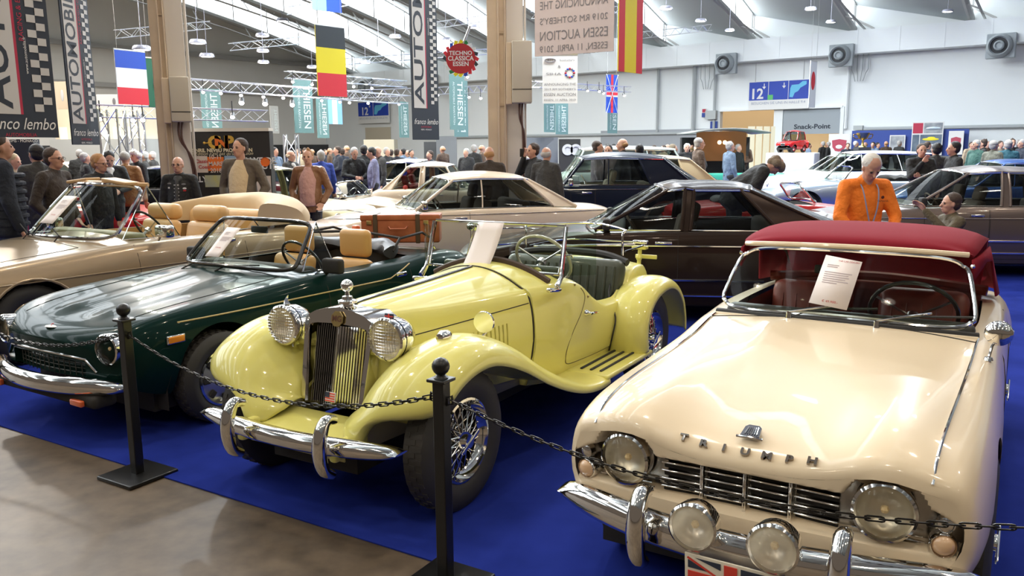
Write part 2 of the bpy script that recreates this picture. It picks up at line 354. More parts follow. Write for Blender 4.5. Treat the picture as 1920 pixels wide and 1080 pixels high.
# ================= CAR LIBRARY (car frame: x forward, y to the car's left, origin on the ground under the front axle) =================
class Body:
    def __init__(s, st, wheels, ra=.37, rz=.33, bow=(.12, .10), bowl=.5, deform=None, arch_dz=0):
        # stations front->rear: x, zb, zm, wm, zs, ws, zt
        st = sorted(st, key=lambda q: q[0]); xs = [q[0] for q in st]
        s.ch = [pchip(xs, [q[i] for q in st]) for i in range(1, 7)]; s.x0, s.x1 = xs[0], xs[-1]
        s.wheels = wheels; s.ra = ra; s.rz = rz; s.bow = bow; s.bowl = bowl; s.deform = deform; s.NS, s.NT, s.NB = 7, 9, 4; s.opens = []
    def rad(s, i): return s.ra[i] if isinstance(s.ra, (list, tuple)) else s.ra
    def sec(s, x):
        zb, zm, wm, zs, ws, zt = [c(x) for c in s.ch]; wb = wm-.07; P = []
        for i in range(s.NB): u = i/s.NB; P.append((wb+(wm-wb)*(1-(1-u)**2), zb+(zm-zb)*u))
        for i in range(s.NS+1):
            t = pi/2*i/s.NS; P.append((ws+(wm-ws)*cos(t)**.85 if cos(t) > 1e-6 else ws, zm+(zs-zm)*sin(t)**.85))
        for i in range(1, s.NT+1):
            y = ws*(1-i/s.NT); P.append((y, zt+(zs-zt)*(y/ws if ws else 0)**2))
        for i, xw in enumerate(s.wheels):
            ra = s.rad(i)
            if abs(x-xw) < ra:
                za_ = s.rz+sqrt(ra*ra-(x-xw)**2)
                k = 0
                while k < len(P)-1 and P[k+1][1] < za_ and k < s.NB+s.NS-1: k += 1
                if P[k][1] < za_:
                    a, c = P[k], P[k+1]; t = max(0, min(1, (za_-a[1])/max(1e-6, c[1]-a[1]))); q = (a[0]+(c[0]-a[0])*t, za_)
                    for j in range(k+1): P[j] = q
        return P
    def warp(s, x, y, z):
        w = .8; dx = 0; f = 1-min(1, (s.x1-x)/s.bowl); r_ = 1-min(1, (x-s.x0)/s.bowl)
        if f > 0: dx -= s.bow[0]*(y/w)**2*f**2*(3-2*f)
        if r_ > 0: dx += s.bow[1]*(y/w)**2*r_**2*(3-2*r_)
        p = (x+dx, y, z)
        return Vector(s.deform(*p)) if s.deform else Vector(p)
    def y_at(s, x, z):
        P = s.sec(x)
        for a, c in zip(P, P[1:]):
            if a[1] <= z <= c[1] and c[1] > a[1]: return a[0]+(c[0]-a[0])*(z-a[1])/(c[1]-a[1])
        return P[0][0]
    def z_at(s, x, y):
        P = s.sec(x); k = s.NB+s.NS; y = abs(y)
        for a, c in zip(P[s.NB:], P[s.NB+1:]):
            if c[0] <= y <= a[0] and a[0] > c[0]: return a[1]+(c[1]-a[1])*(a[0]-y)/(a[0]-c[0])
        return P[-1][1]
    def side(s, x, z, out=.002): return s.warp(x, s.y_at(x, z)+out, z)
    def top(s, x, y, up=.002): z = s.z_at(x, y); return s.warp(x, y, z+up)
    def mesh(s, step=.045, front=None, rear=None, capn=16, capy=24):
        xs = set(); n = int((s.x1-s.x0)/step)
        for i in range(n+1): xs.add(round(s.x0+(s.x1-s.x0)*i/n, 4))
        for i, xw in enumerate(s.wheels):
            for k in range(17):
                x = xw+s.rad(i)*.9995*cos(pi*k/16)
                if s.x0 < x < s.x1: xs.add(round(x, 4))
        for d in (.008, .02, .035): xs.add(s.x0+d); xs.add(s.x1-d)
        for (a, c, ins) in s.opens: xs.add(a); xs.add(c)
        xs = sorted(xs); rows = []
        for x in xs:
            P = s.sec(x); L = [s.warp(x, y, z) for y, z in P]; R = [s.warp(x, -y, z) for y, z in P[:-1]]
            rows.append(L+R[::-1])
        nP = len(P); k0 = s.NB+s.NS
        def skip(i, j):
            jj = j if j < nP-1 else 2*nP-3-j
            xm = (xs[i]+xs[i+1])/2
            for (a, c, ins) in s.opens:
                if a < xm < c and jj >= k0+ins: return True
            return False
        b = MB(); b.grid(rows, 0, skip)
        for end, fn in ((s.x1, front), (s.x0, rear)):
            P = s.sec(end); U = [(y, z) for y, z in P[s.NB:]]; D = [(y, z) for y, z in P[:s.NB+1]]
            cols = []
            Y = sorted(set([round(q[0], 4) for q in U]+[round(D[0][0], 4)]+[U[0][0]*k/capy for k in range(capy)]))
            def zu(y):
                for a, c in zip(U, U[1:]):
                    if c[0]-1e-6 <= y <= a[0]+1e-6 and a[0] > c[0]: return a[1]+(c[1]-a[1])*(a[0]-y)/(a[0]-c[0])
                return U[0][1]
            def zl(y):
                if y <= D[0][0]: return D[0][1]
                for a, c in zip(D, D[1:]):
                    if a[0] <= y <= c[0] and c[0] > a[0]: return a[1]+(c[1]-a[1])*(y-a[0])/(c[0]-a[0])
                return D[-1][1]
            for y in [-q for q in reversed(Y) if q > 0]+Y:
                lo, hi = zl(abs(y)), zu(abs(y)); col_ = []
                for i in range(capn+1):
                    z = lo+(hi-lo)*i/capn; p = s.warp(end, y, z)
                    if fn: p = p+Vector((fn(p.y, p.z), 0, 0))
                    col_.append(p)
                cols.append(col_)
            b.grid(cols)
        return b
    def tub(s, xa, xb, zf=.32, ins=0, m=0, pad=.03):   # dark inner walls and floor below an opening
        b = MB(); yy = lambda x: s.ch[4](x)*(1-ins/s.NT)-pad
        n = 10; xs = [xa+(xb-xa)*i/n for i in range(n+1)]
        b.grid([[Vector((x, s.y_at(x, .5)-.06, zf)), Vector((x, yy(x), s.z_at(x, yy(x))-.012))] for x in xs])
        b.grid([[Vector((x, -s.y_at(x, .5)+.06, zf)), Vector((x, -yy(x), s.z_at(x, yy(x))-.012))] for x in xs])
        b.grid([[Vector((x, -s.y_at(x, .5)+.06, zf)), Vector((x, s.y_at(x, .5)-.06, zf))] for x in xs])
        for x in (xa, xb):
            y = yy(x); b.grid([[Vector((x, q, zf)), Vector((x, q, s.z_at(x, q)-.012))] for q in [y*(-1+2*k/8) for k in range(9)]])
        return b
def wheel_mb(style, R=.33, w=.15, rim=.2, nsp=18):
    """wheel in the XZ plane, outer face towards +y"""
    t = MB(); h = w/2
    t.lathe([(-h*.8, rim), (-h, rim+.03), (-h, R-.05), (-h*.86, R-.015), (-h*.7, R), (h*.7, R), (h*.86, R-.015), (h, R-.05), (h*1.02, rim+.05), (h*.86, rim+.01), (h*.8, rim)], (0, 0, 0), (0, 1, 0), 40, ms=[0, 0, 0, 0, 1, 0, 0, 0, 0, 0])
    return t
def add_wheel(car, x, y, R=.33, w=.15, rim=.2, style='steel', paintm=None, side=1, steer=0, hub=CHROME, tread=True):
    e = bpy.data.objects.new('wheel', None); COL.objects.link(e); e.parent = car; e.location = (x, y*side, R); e.empty_display_size = .1
    e.rotation_euler = (0, 0, (0 if side > 0 else pi)+steer)
    t = wheel_mb(style, R, w, rim)
    if tread:
        for j in range(3):
            for k in range(36):
                a = 2*pi*(k+.5*(j % 2))/36; Rm = Matrix.Rotation(a, 3, 'Y'); c = Rm @ Vector((0, 0, R+.001)); c.y = (-.48+.48*j)*w*.5
                t.box(c, (.024, w*.19, .005), 1, R=Rm)
    t.build('tyre', [TYRE, TYREW], e)
    h = w/2
    if style == 'wire':
        r_ = MB(); r_.lathe([(h*.85, rim), (h*.9, rim-.012), (h*.5, rim-.02), (h*.2, rim-.04), (-h*.5, rim-.04), (-h*.8, rim-.01)], (0,)*3, (0, 1, 0), 36)
        r_.build('rim', CHROME, e); r_ = MB()
        r_.lathe([(-h*.6, .05), (h*.9, .045), (h*1.05, .036), (h*1.2, .034), (h*1.25, .0)], (0,)*3, (0, 1, 0), 16)
        for k in (0, 1): r_.rbox((0, h*1.22, 0), (.17, .012, .022), .006, R=Matrix.Rotation(.5, 3, 'Y'))
        r_.build('hub_nut', CHROME, e); r_ = MB()
        for k in range(28):
            a = 2*pi*k/28; d_ = .5*(1 if k % 2 else -1)
            for (hy, ry) in ((h*.7, h*.25), (-h*.35, -h*.1)):
                r_.tube([(.04*cos(a+d_), hy, .04*sin(a+d_)), ((rim-.03)*cos(a), ry, (rim-.03)*sin(a))], .0028, 4, caps=False)
        r_.build('spokes', CHROME, e); r_ = MB(); r_.lathe([(-h*.85, 0), (-h*.85, rim-.01)], (0,)*3, (0, 1, 0), 24); r_.lathe([(-h*.5, .0), (-h*.45, .12)], (0,)*3, (0, 1, 0), 24); r_.build('brake_drum', DARK, e)
    elif style == 'alloy':
        r_ = MB(); r_.lathe([(h*.85, rim), (h*.9, rim-.014), (h*.35, rim-.022), (-h*.6, rim-.03)], (0,)*3, (0, 1, 0), 36)
        r_.build('rim', hub, e); r_ = MB(); SV = mat('silver_alloy', (.55, .56, .58), .32, .8)
        r_.lathe([(h*.35, rim-.02), (h*.75, rim*.55), (h*.85, .055), (h*.95, .04), (h*.95, 0)], (0,)*3, (0, 1, 0), 36)
        for k in range(8): a = 2*pi*k/8; r_.rbox((rim*.70*cos(a), h*.74, rim*.70*sin(a)), (.05, .02, .04), .006, 1, R=Matrix.Rotation(-a, 3, 'Y'))
        r_.build('wheel_disc', [SV, DARK], e); r_ = MB(); r_.lathe([(-h*.6, 0), (-h*.6, rim)], (0,)*3, (0, 1, 0), 24); r_.build('brake_disc', DARK, e)
    else:
        r_ = MB(); r_.lathe([(h*.85, rim), (h*.92, rim-.01), (h*.4, rim-.025), (h*.25, rim-.06), (h*.5, rim*.55)], (0,)*3, (0, 1, 0), 32)
        r_.build('rim', paintm or STEEL, e); r_ = MB(); r_.lathe([(h*.45, rim*.62), (h*.7, rim*.5), (h*.85, .05), (h*.9, 0)], (0,)*3, (0, 1, 0), 28); r_.build('hubcap', hub, e)
    return e
def wheels4(car, xs, y, **k):
    yr = k.pop('yr', y)
    for side in (1, -1):
        add_wheel(car, xs[0], y, side=side, **k); add_wheel(car, xs[1], yr, side=side, **k)
def arch_liner(body, car, depth=.42, name='wheel_arch'):
    for i, xw in enumerate(body.wheels):
        ra = body.rad(i)+.012
        for sg in (1, -1):
            b = MB(); rows = []
            for k in range(17):
                a = pi*k/16; x = xw+ra*cos(a); z = body.rz+ra*sin(a)
                yo = body.y_at(min(max(x, body.x0), body.x1), min(z+.01, body.ch[3](x)-.03))-.006; rows.append([Vector((x, sg*yo, z)), Vector((x, sg*(yo-depth), z))])
            rows.insert(0, [Vector((rows[0][0].x, rows[0][0].y, .16)), Vector((rows[0][1].x, rows[0][1].y, .16))]); rows.append([Vector((rows[-1][0].x, rows[-1][0].y, .16)), Vector((rows[-1][1].x, rows[-1][1].y, .16))])
            b.grid(rows); b.poly([r_[1] for r_ in rows]); b.build(name, DARK, car)
def under(body, car, xa, xb, z=.2, w=.62):
    b = MB(); b.box(((xa+xb)/2, 0, z), (abs(xa-xb), 2*w, .12)); b.build('underbody', DARK, car)
def seam(mb, pts, r=.0035, m=0): mb.tube(pts, r, 5, m, caps=False)
def door_seam(body, xf, xr, ztop, zbot, both=True, rake=.0):
    b = MB()
    for sg in ((1, -1) if both else (1,)):
        P = []
        for i in range(9): z = ztop+(zbot-ztop)*i/8; p = body.side(xf+rake*i/8, z, .0); P.append(p)
        for i in range(1, 9): p = body.side(xf+rake+(xr-xf-rake)*i/8, zbot, .0); P.append(p)
        for i in range(1, 9): z = zbot+(ztop-zbot)*i/8; P.append(body.side(xr, z, .0))
        seam(b, [Vector((p.x, sg*p.y, p.z)) for p in P])
    return b
def hood_seam(body, xf, xr, y0f, y0r):
    b = MB(); P = [body.top(xf+(xr-xf)*i/14, y0f+(y0r-y0f)*i/14, .0005) for i in range(15)]
    for sg in (1, -1): seam(b, [Vector((p.x, sg*p.y, p.z)) for p in P], .003)
    seam(b, [body.top(xr, y0r*(-1+2*i/12), .0005) for i in range(13)], .003); return b
class Pair:
    def __init__(s, L): s.L = L
    def build(s, *a, **k): return [q.build(*a, **k) for q in s.L]
def strip(body, xa, xb, z, r=.009, m=0, out=.004, n=24, zf=None):
    L = []
    for sg in (1, -1):
        b = MB(); P = []
        for i in range(n+1):
            x = xa+(xb-xa)*i/n; zz = zf(x) if zf else z; p = body.side(x, zz, out); P.append(Vector((p.x, sg*p.y, p.z)))
        b.tube(P, r, 6, m); L.append(b)
    return Pair(L)
def lamp(car, c, r, ax=(1, 0, 0), name='headlamp', ring=CHROME, deep=.04, n=28, lensm=None, bulb=True):
    A = Vector(ax).normalized(); c = Vector(c)
    b = MB(); b.lathe([(-deep, r*1.02), (.0, r*1.12), (.012, r*1.1), (.018, r*1.0), (.008, r*.94)], c, A, n); o = b.build(name, ring, car)
    b = MB(); b.lathe([(.005, r*.95), (-.03, r*.8), (-.055, r*.45), (-.06, 0)], c, A, n); b.build('reflector', REFL, o)
    b = MB(); b.lathe([(.008, r*.96), (.02, r*.8), (.03, r*.5), (.034, 0)], c, A, n); b.build('lens', lensm or LENS, o)
    if bulb: b = MB(); b.ball(c-A*.02, .014, 8); b.build('bulb', mat('bulb_warm', (.9, .7, .4), .3, emit=(1, .7, .35), es=0), o)
    return o
def bumper(car, xf, z, w, bowx=.12, r=.045, h=.05, overr=(), name='bumper', m=None, wrap=.0, back=False):
    s_ = -1 if back else 1; P = []
    n = 28
    for i in range(n+1):
        y = w*sin(pi/2*(-1+2*i/n)); P.append((xf-s_*bowx*(y/w)**2-(s_*wrap*(abs(y/w))**8), y, z))
    b = MB(); rows = []
    for p in P:
        sc = max(.12, (1-abs(p[1]/w)**7)**.5); rows.append([Vector((p[0]+s_*(h*.9*cos(a)-h*.5), p[1], p[2]+r*sc*1.25*sin(a))) for a in [2*pi*k/12 for k in range(13)]])
    b.grid(rows); b.poly([q for q in rows[0][:-1]]); b.poly([q for q in rows[-1][:-1]][::-1])
    o = b.build(name, m or CHROME, car)
    for y in overr:
        x = xf-s_*bowx*(y/w)**2+s_*.03; b = MB()
        pr = spline([(x-s_*.05, y, z+.13), (x+s_*.01, y, z+.14), (x+s_*.045, y, z+.08), (x+s_*.055, y, z), (x+s_*.035, y, z-.08), (x-s_*.02, y, z-.12)], 4)
        b.tube(pr, [.022+.012*sin(pi*k/(len(pr)-1)) for k in range(len(pr))], 10); b.build('overrider', m or CHROME, o)
    return o
def windscreen(car, base, topp, n=14, frame_r=.014, m=None, gm=None, wiper=True, name='windscreen', rnd=.16):
    """base/top: (x centre, x corner, y corner, z centre, z corner)"""
    def arc(q, k): v_ = -1+2*k/n; return Vector((q[0]+(q[1]-q[0])*v_*v_, q[2]*v_, q[3]+(q[4]-q[3])*v_*v_))
    B = [arc(base, k) for k in range(n+1)]; T = [arc(topp, k) for k in range(n+1)]; nu, nv = 28, 10; G = []
    def pt(u, v): P = [Vector((q[0]+(q[1]-q[0])*u*u, q[2]*u, q[3]+(q[4]-q[3])*u*u)) for q in (base, topp)]; return P[0].lerp(P[1], v)+Vector((.015*sin(pi*v), 0, 0))
    for i in range(nu+1):
        u = sin(pi/2*(-1+2*i/nu)); row = []
        for j in range(nv+1): w_ = sin(pi/2*(-1+2*j/nv)); k = abs(u)**10*abs(w_)**4; row.append(pt(u*(1-rnd*.22*k), .5+.5*w_*(1-rnd*k)))
        G.append(row)
    b = MB(); b.grid(G); o = b.build(name, gm or GLASS, car)
    b = MB(); b.tube(G[0][::1]+[r_[-1] for r_ in G[1:]]+G[-1][-2::-1]+[r_[0] for r_ in G[-2:0:-1]], frame_r, 8, closed=True); b.build('windscreen_frame' if 'screen' in name else 'window_frame', m or CHROME, o)
    return o, B, T
def rounded_seat(car, x, y, w=.5, zb=.42, zt=.88, m=None, lean=.22, head=False, dep=.5, name='seat', fl=0):
    """seat facing +x"""
    m = m or TAN; e = bpy.data.objects.new(name, None); COL.objects.link(e); e.parent = car; e.location = (x, y, 0); e.empty_display_size = .1
    b = MB(); b.rbox((dep*.35, 0, zb), (dep, w, .16), .06); b.build('seat_cushion', m, e)
    b = MB(); h = zt-zb; R_ = Matrix.Rotation(-lean, 3, 'Y'); b.rbox((-.03-sin(lean)*h/2, 0, zb+h/2), (.14, w, h), .065, R=R_)
    for k in range(fl): b.tube([(-.03-sin(lean)*h*.1+.072, (k-fl/2+.5)*w/(fl+1), zb+.1), (-.03-sin(lean)*h*.9+.072, (k-fl/2+.5)*w/(fl+1), zt-.08)], .006, 5)
    b.build('backrest', m, e)
    if head: b = MB(); b.rbox((-.05-sin(lean)*(h+.1), 0, zt+.08), (.10, w*.55, .2), .045, R=R_); b.build('headrest', m, e)
    return e
def steering(car, x, y, z, r=.19, tilt=1.05, m=None, spokes=3, tube=.011):
    o_ = MB(); A = Vector((-cos(tilt-.5), 0, sin(tilt-.5))).normalized(); N = Vector((0, 1, 0)); B_ = A.cross(N); c = Vector((x, y, z))
    o_.tube([c+N*(r*cos(2*pi*k/28))+B_*(r*sin(2*pi*k/28)) for k in range(28)], tube, 8, closed=True)
    w = o_.build('steering_wheel', m or mat('black_wheel', (.02, .02, .02), .3, coat=.5), car)
    b = MB()
    for k in range(spokes): a = pi/2+2*pi*k/spokes; b.tube([c-A*.03, c+N*(r*cos(a))+B_*(r*sin(a))], .007, 5)
    b.cyl(c-A*.05, c-A*.01, .035, .03, 12); b.cyl(c-A*.05, c-A*.35, .018, .018, 8); b.build('steering_spokes', STEEL, w); return w
def greenhouse(car, paintm, base, topp, side, rbase, rtop, gm=None, crown=.05, trim=None, rail=.018, roofm=None, wsframe=None, name='roof', belt=None):
    """base/topp windscreen arcs as in windscreen(); rbase/rtop the backlight arcs; side: list of (xb, yb, zb, xt, yt, zt, kind of the pane that follows)"""
    gm = gm or TINT; trim = trim or CHROME; roofm = roofm or paintm
    o, B, T = windscreen(car, base, topp, frame_r=.010, m=wsframe or trim, gm=GLASS)
    o2, B2, T2 = windscreen(car, rbase, rtop, frame_r=.010, m=trim, gm=gm, name='rear_window')
    S = [(base[1], base[2], base[4], topp[1], topp[2], topp[4], side[0])]+list(side[1])+[(rbase[1], rbase[2], rbase[4], rtop[1], rtop[2], rtop[4], '')]
    # roof
    sx = [q[3] for q in S][::-1]; 
    fy = pchip(sx, [q[4] for q in S][::-1]); fz = pchip(sx, [q[5] for q in S][::-1]); n, rows = 22, []
    for i in range(n+1):
        u_ = i/n; row = []
        for j in range(15):
            v_ = -1+2*j/14; xf = topp[0]+(topp[1]-topp[0])*v_*v_; xr = rtop[0]+(rtop[1]-rtop[0])*v_*v_; x = xf+(xr-xf)*u_
            xe = topp[1]+(rtop[1]-topp[1])*u_; zc = (topp[3]-topp[4])*(1-u_)+(rtop[3]-rtop[4])*u_+crown*sin(pi*u_)**.7
            row.append(Vector((x, fy(xe)*v_*(1+.0), fz(xe)+zc*(1-abs(v_)**2.6))))
        rows.append(row)
    b = MB(); b.grid(rows)
    b.build(name, roofm, car, solid=.012)
    for sg in (1, -1):
        pm = MB(); gl_ = MB(); tr = MB(); P = lambda q, t: Vector((q[0]+(q[3]-q[0])*t, sg*(q[1]+(q[4]-q[1])*t+.025*sin(pi*t)), q[2]+(q[5]-q[2])*t))
        for a, c in zip(S, S[1:]):
            quad = [[P(a, t/4).lerp(P(c, t/4), k/4) for t in range(5)] for k in range(5)]
            if a[6] == 'p': pm.grid(quad)
            else:
                gl_.grid(quad)
        pm.tube([P(q, 1) for q in S], rail, 8)
        for i, q in enumerate(S):
            thin = q[6] == 'g' and i > 0 and S[i-1][6] == 'g'
            pm.tube([P(q, t/4) for t in range(5)], rail*(.55 if thin else 1.15), 8)
        pm.build('pillar', paintm, car, solid=0)
        go = gl_.build('side_window', gm, car)
        runs = []; cur = [S[0]]
        for a, c in zip(S, S[1:]):
            if a[6] == 'g': cur.append(c)
            else:
                if len(cur) > 1: runs.append(cur)
                cur = [c]
        if len(cur) > 1: runs.append(cur)
        for rn in runs:
            outline = [P(q, .02)+Vector((0, sg*.012, 0)) for q in rn]+[P(rn[-1], t/4)+Vector((0, sg*.012, 0)) for t in range(1, 4)]+[P(q, .97)+Vector((0, sg*.012, 0)) for q in rn[::-1]]+[P(rn[0], t/4)+Vector((0, sg*.012, 0)) for t in (3, 2, 1)]
            tr.tube(outline, .007, 6, closed=True)
        tr.tube([P(q, 1)+Vector((0, sg*rail*.9, 0)) for q in S], .006, 5)
        if tr.v: tr.build('window_trim', trim, go)
    return o
# ================= CREAM BRITISH ROADSTER (front right) =================
def sstep(t): t = max(0, min(1, t)); return t*t*(3-2*t)
CREAM = paint('cream', (.77, .64, .45), rough=.28)
def build_tr():
    car = thing('cream_roadster', 'cream roadster with burgundy soft top and seven chrome letters on its bonnet', 'car', (1.138, 3.194, 0), -2.1246)
    def df(x, y, z):
        a = abs(y); k = sstep((x+.75)/1.35)**1.3*sstep((z-.60)/.14); g = exp(-((a-.435)/.17)**2)
        z2 = z+.062*g*k; x2 = x+.02*g*k
        if z > .7 and a < .6 and x < .5: z2 += .020*exp(-((y+.22)/.07)**2)*sstep((.15-x)/.45)*sstep((x+.85)/.25)   # carburettor bulge
        return (x2, y, z2)
    st = [(.715, .47, .60, .655, .705, .60, .715), (.705, .44, .59, .675, .735, .60, .742), (.68, .42, .58, .69, .757, .605, .765), (.60, .38, .565, .705, .785, .61, .80), (.40, .32, .56, .72, .812, .62, .845), (0, .26, .56, .735, .835, .62, .885), (-.5, .22, .55, .735, .865, .625, .918),
          (-.85, .20, .54, .73, .90, .635, .94), (-1.3, .2, .54, .73, .905, .665, .935), (-1.9, .2, .54, .73, .895, .655, .935), (-2.25, .24, .56, .745, .885, .62, .92), (-2.8, .3, .56, .725, .84, .55, .86), (-3.1, .38, .55, .66, .74, .5, .76)]
    bd = Body(st, (0, -2.238), ra=(.385, .38), rz=.33, bow=(.09, .10), bowl=.6, deform=df)
    bd.opens = [(-1.95, -.98, 1)]
    def topz(y):
        a = abs(y); z = .700-.01*(a/.5)**2
        if abs(a-.435) < .128: z = max(z, .652+sqrt(.128**2-(a-.435)**2))
        if a > .545: z = .690-.55*(a-.563) if a > .563 else z
        return z
    def fn(y, z):
        sd = min(topz(y)-z, z-(.545), .672-abs(y)); return -.085*sstep(sd/.022+.1)
    b = bd.mesh(front=fn, capn=44, capy=70); b.build('body', CREAM, car, ang=50)
    arch_liner(bd, car); under(bd, car, .3, -3.0)
    # bonnet seams with chrome bead, door seams
    b = MB(); P = [bd.top(.708-(1.58)*i/24, .56+.045*i/24, .003) for i in range(25)]
    for sg in (1, -1): b.tube([Vector((p.x, sg*p.y, p.z)) for p in P], .0055, 6)
    b.build('wing_bead', CHROME, car)
    b = door_seam(bd, -.98, -1.85, .88, .24); seam(b, [bd.top(-.80, .60*(-1+2*i/12), 0) for i in range(13)], .004); b.build('panel_seams', DARK, car)
    # fascia plate inside the recess
    PL = mat('satin_grille_plate', (.42, .40, .36), .22, 1); b = MB()
    def fx(y): return .715-.09*(y/.8)**2-.075
    b = MB(); cols = []
    for i in range(41): y = -.655+1.31*i/40; cols.append([Vector((fx(y), y, .535+(topz(y)+.012-.535)*k/8)) for k in range(9)])
    b.grid(cols); g = b.build('grille_plate', PL, car)
    b = MB(); c = MB(); ch = MB()
    secs = [(-.305, -.155), (-.145, -.005), (.005, .145), (.155, .305)]
    for (ya, yb) in secs:
        for k in range(5):
            z = .562+.029*k; ym = (ya+yb)/2
            b.rbox((fx(ym)+.008, ym, z), (.012, yb-ya-.012, .020), .006, R=Matrix.Rotation(-.22*ym, 3, 'Z'))
            ch.rbox((fx(ym)+.022, ym, z+.013), (.03, yb-ya-.008, .0065), .003, R=Matrix.Rotation(-.22*ym, 3, 'Z') @ Matrix.Rotation(-.35, 3, 'Y'))
    b.build('grille_slots', DARK, g)
    for y in (-.15, 0, .15): ch.rbox((fx(y)+.028, y, .622), (.03, .012, .155), .004)
    ch.tube(spline([(fx(0)+.035, -.31+.62*i/8, .545-.0*(i)) for i in range(9)], 3), .006, 6)
    for sg in (1, -1): ch.tube([(fx(.33)+.03, sg*.33, .555), (fx(.45)+.03, sg*.46, .552), (fx(.6)+.03, sg*.565, .548)], .007, 6); ch.tube([(fx(.33)+.03, sg*.34, .575), (fx(.45)+.03, sg*.55, .566)], .004, 6)
    ch.build('grille_bars', CHROME, g)
    for sg in (1, -1):
        lamp(car, (.680, sg*.435, .655), .088, (1, sg*.08, .02), deep=.05)
        lamp(car, (.65, sg*.60, .578), .036, (1, sg*.25, 0), name='indicator', deep=.03, lensm=mat('clear_amber', (.75, .5, .3), .15, coat=1), bulb=False)
        b = MB(); b.lathe([(-.02, .026), (.008, .026), (.014, .016), (.016, 0)], (.650, sg*.605, .642), (1, sg*.25, 0), 16); b.build('side_lamp', CHROME, car)
    # bumper with overriders, badge lamps
    o = bumper(car, .845, .475, .71, bowx=.17, r=.05, h=.055, overr=(-.30, .345)); 
    for sg in (1, -1):
        y = sg*.62
    for sg in (1, -1): b = MB(); b.tube([(.76, sg*.335, .47), (.6, sg*.33, .46)], .02, 8); b.build('bumper_bracket', STEEL, car)
    for i, (y, z) in enumerate(((-.10, .565), (.155, .558))):
        o = lamp(car, (.90, y, z), .074, (1, 0, .03), name='spot_lamp', deep=.055, ring=CHROME, lensm=mat('ribbed_lens', (.9, .86, .7), .12, 0, .5, alpha=.20))
        b = MB(); b.lathe([(-.055, .074), (-.08, .05), (-.09, 0)], (.90, y, z), (1, 0, .03), 20); b.tube([(.85, y, z-.06), (.83, y, .40)], .008, 6); b.build('lamp_shell', CHROME, o)
    b = MB(); b.tube([(.80, -.26, .47), (.84, 0, .47), (.80, .26, .47)], .012, 8); b.build('lamp_bar', STEEL, car)
    # union flag plate
    RED = mat('flag_red', (.72, .06, .04), .5); NAVY = mat('flag_navy', (.03, .04, .07), .5); IV = mat('flag_ivory', (.80, .74, .60), .5)
    M = frame((.90, .03, .40), (0, 1, 0), (.10, 0, 1)); w, h = .305, .152
    b = MB(); b.rbox((0, 0, 0), (w, h, .006), .012, M=M); pl = b.build('flag_plate', IV, car)
    b = MB(); b2 = MB(); W_, H_ = w/2-.012, h/2-.010
    def tri(a, c, d, mb, zz): mb.add([(*a, zz), (*c, zz), (*d, zz)], [(0, 1, 2)], 0, M)
    for sx in (1, -1):
        for sy in (1, -1):
            for q_ in (((sx*.032, sy*H_), (sx*.032, sy*.042), (sx*(W_*.84), sy*H_)), ((sx*W_, sy*.026), (sx*.075, sy*.026), (sx*W_, sy*H_*.84))): b = MB(); tri(*q_, b, .005); b.build('navy_field', NAVY, pl, merge=0)
    b = MB(); b.box((0, 0, .006), (2*W_, .032, .002), 0, M); b.box((0, 0, .006), (.042, 2*H_, .002), 0, M)
    for sx, sy in ((1, 1), (-1, -1), (-1, 1), (1, -1)):
        a, c = Vector((sx*W_, sy*H_, .005)), Vector((sx*.03, sy*.012, .005)); d = (c-a); n_ = Vector((-d.y, d.x, 0)).normalized()*.008*(1 if sx*sy > 0 else -1)
        b.add([a, c, c+n_, a+n_], [(0, 1, 2, 3)], 0, M)
    b.build('red_cross', RED, pl, merge=0)
    # badge and letters
    cz = lambda x, y: bd.top(x, y, .004)
    p = cz(.635, 0); q = cz(.575, 0); n_ = (q-p).normalized(); M = frame((p+q)/2+Vector((.004, 0, .006)), (0, 1, 0), n_)
    b = MB(); b.add([(-.032, -.03, 0), (.032, -.03, 0), (.028, .02, 0), (.018, .032, 0), (-.018, .032, 0), (-.028, .02, 0), (-.032, -.03, .012), (.032, -.03, .012), (.028, .02, .012), (.018, .032, .012), (-.018, .032, .012), (-.028, .02, .012)], [(6,7,8,9,10,11)]+[(i, (i+1) % 6, 6+(i+1) % 6, 6+i) for i in range(6)], 0, M)
    b.build('bonnet_badge', mat('badge_black', (.03, .03, .05), .25, coat=1), car); b = MB()
    for k in range(6): b.tube([M @ Vector((-.018+.008*k, -.022, .014)), M @ Vector((-.014+.0065*k, .016, .014))], .0022, 5)
    b.tube([M @ Vector((-.044, -.034, .006)), M @ Vector((0, -.040, .012)), M @ Vector((.044, -.034, .006))], .005, 6); b.build('badge_trim', CHROME, car)
    for i, chh in enumerate('TRIUMPH'):
        y = -.215+.43*i/6; x = .70; p = cz(x-.004, y); q = cz(x-.04, y); M = frame(p+(q-p)*.25+Vector((.002, 0, .003)), (0, 1, 0), (q-p))
        v_, f_ = text_mb(chh, .038, ex=.005, bold=.0016, sx=1.2); b = MB(); b.add(v_, f_, 0, M); b.build('bonnet_letter', mat('dark_chrome', (.34, .30, .26), .15, 1), car, merge=0)
    # screen, wipers, mirror
    ws, B, T = windscreen(car, (-.80, -.90, .605, .955, .935), (-1.02, -1.11, .53, 1.255, 1.235), frame_r=.010, rnd=.22)
    b = MB(); b.tube([p+Vector((-.004, 0, .021)) for p in T], .013, 8); b.build('windscreen_header', CREAM, ws)
    b = MB(); b.tube([p+Vector((.012, 0, -.02)) for p in B], .016, 8); b.tube([p+Vector((.03, 0, -.03)) for p in B], .010, 8, m=1); b.build('windscreen_seal', [BLACK, CREAM], car)
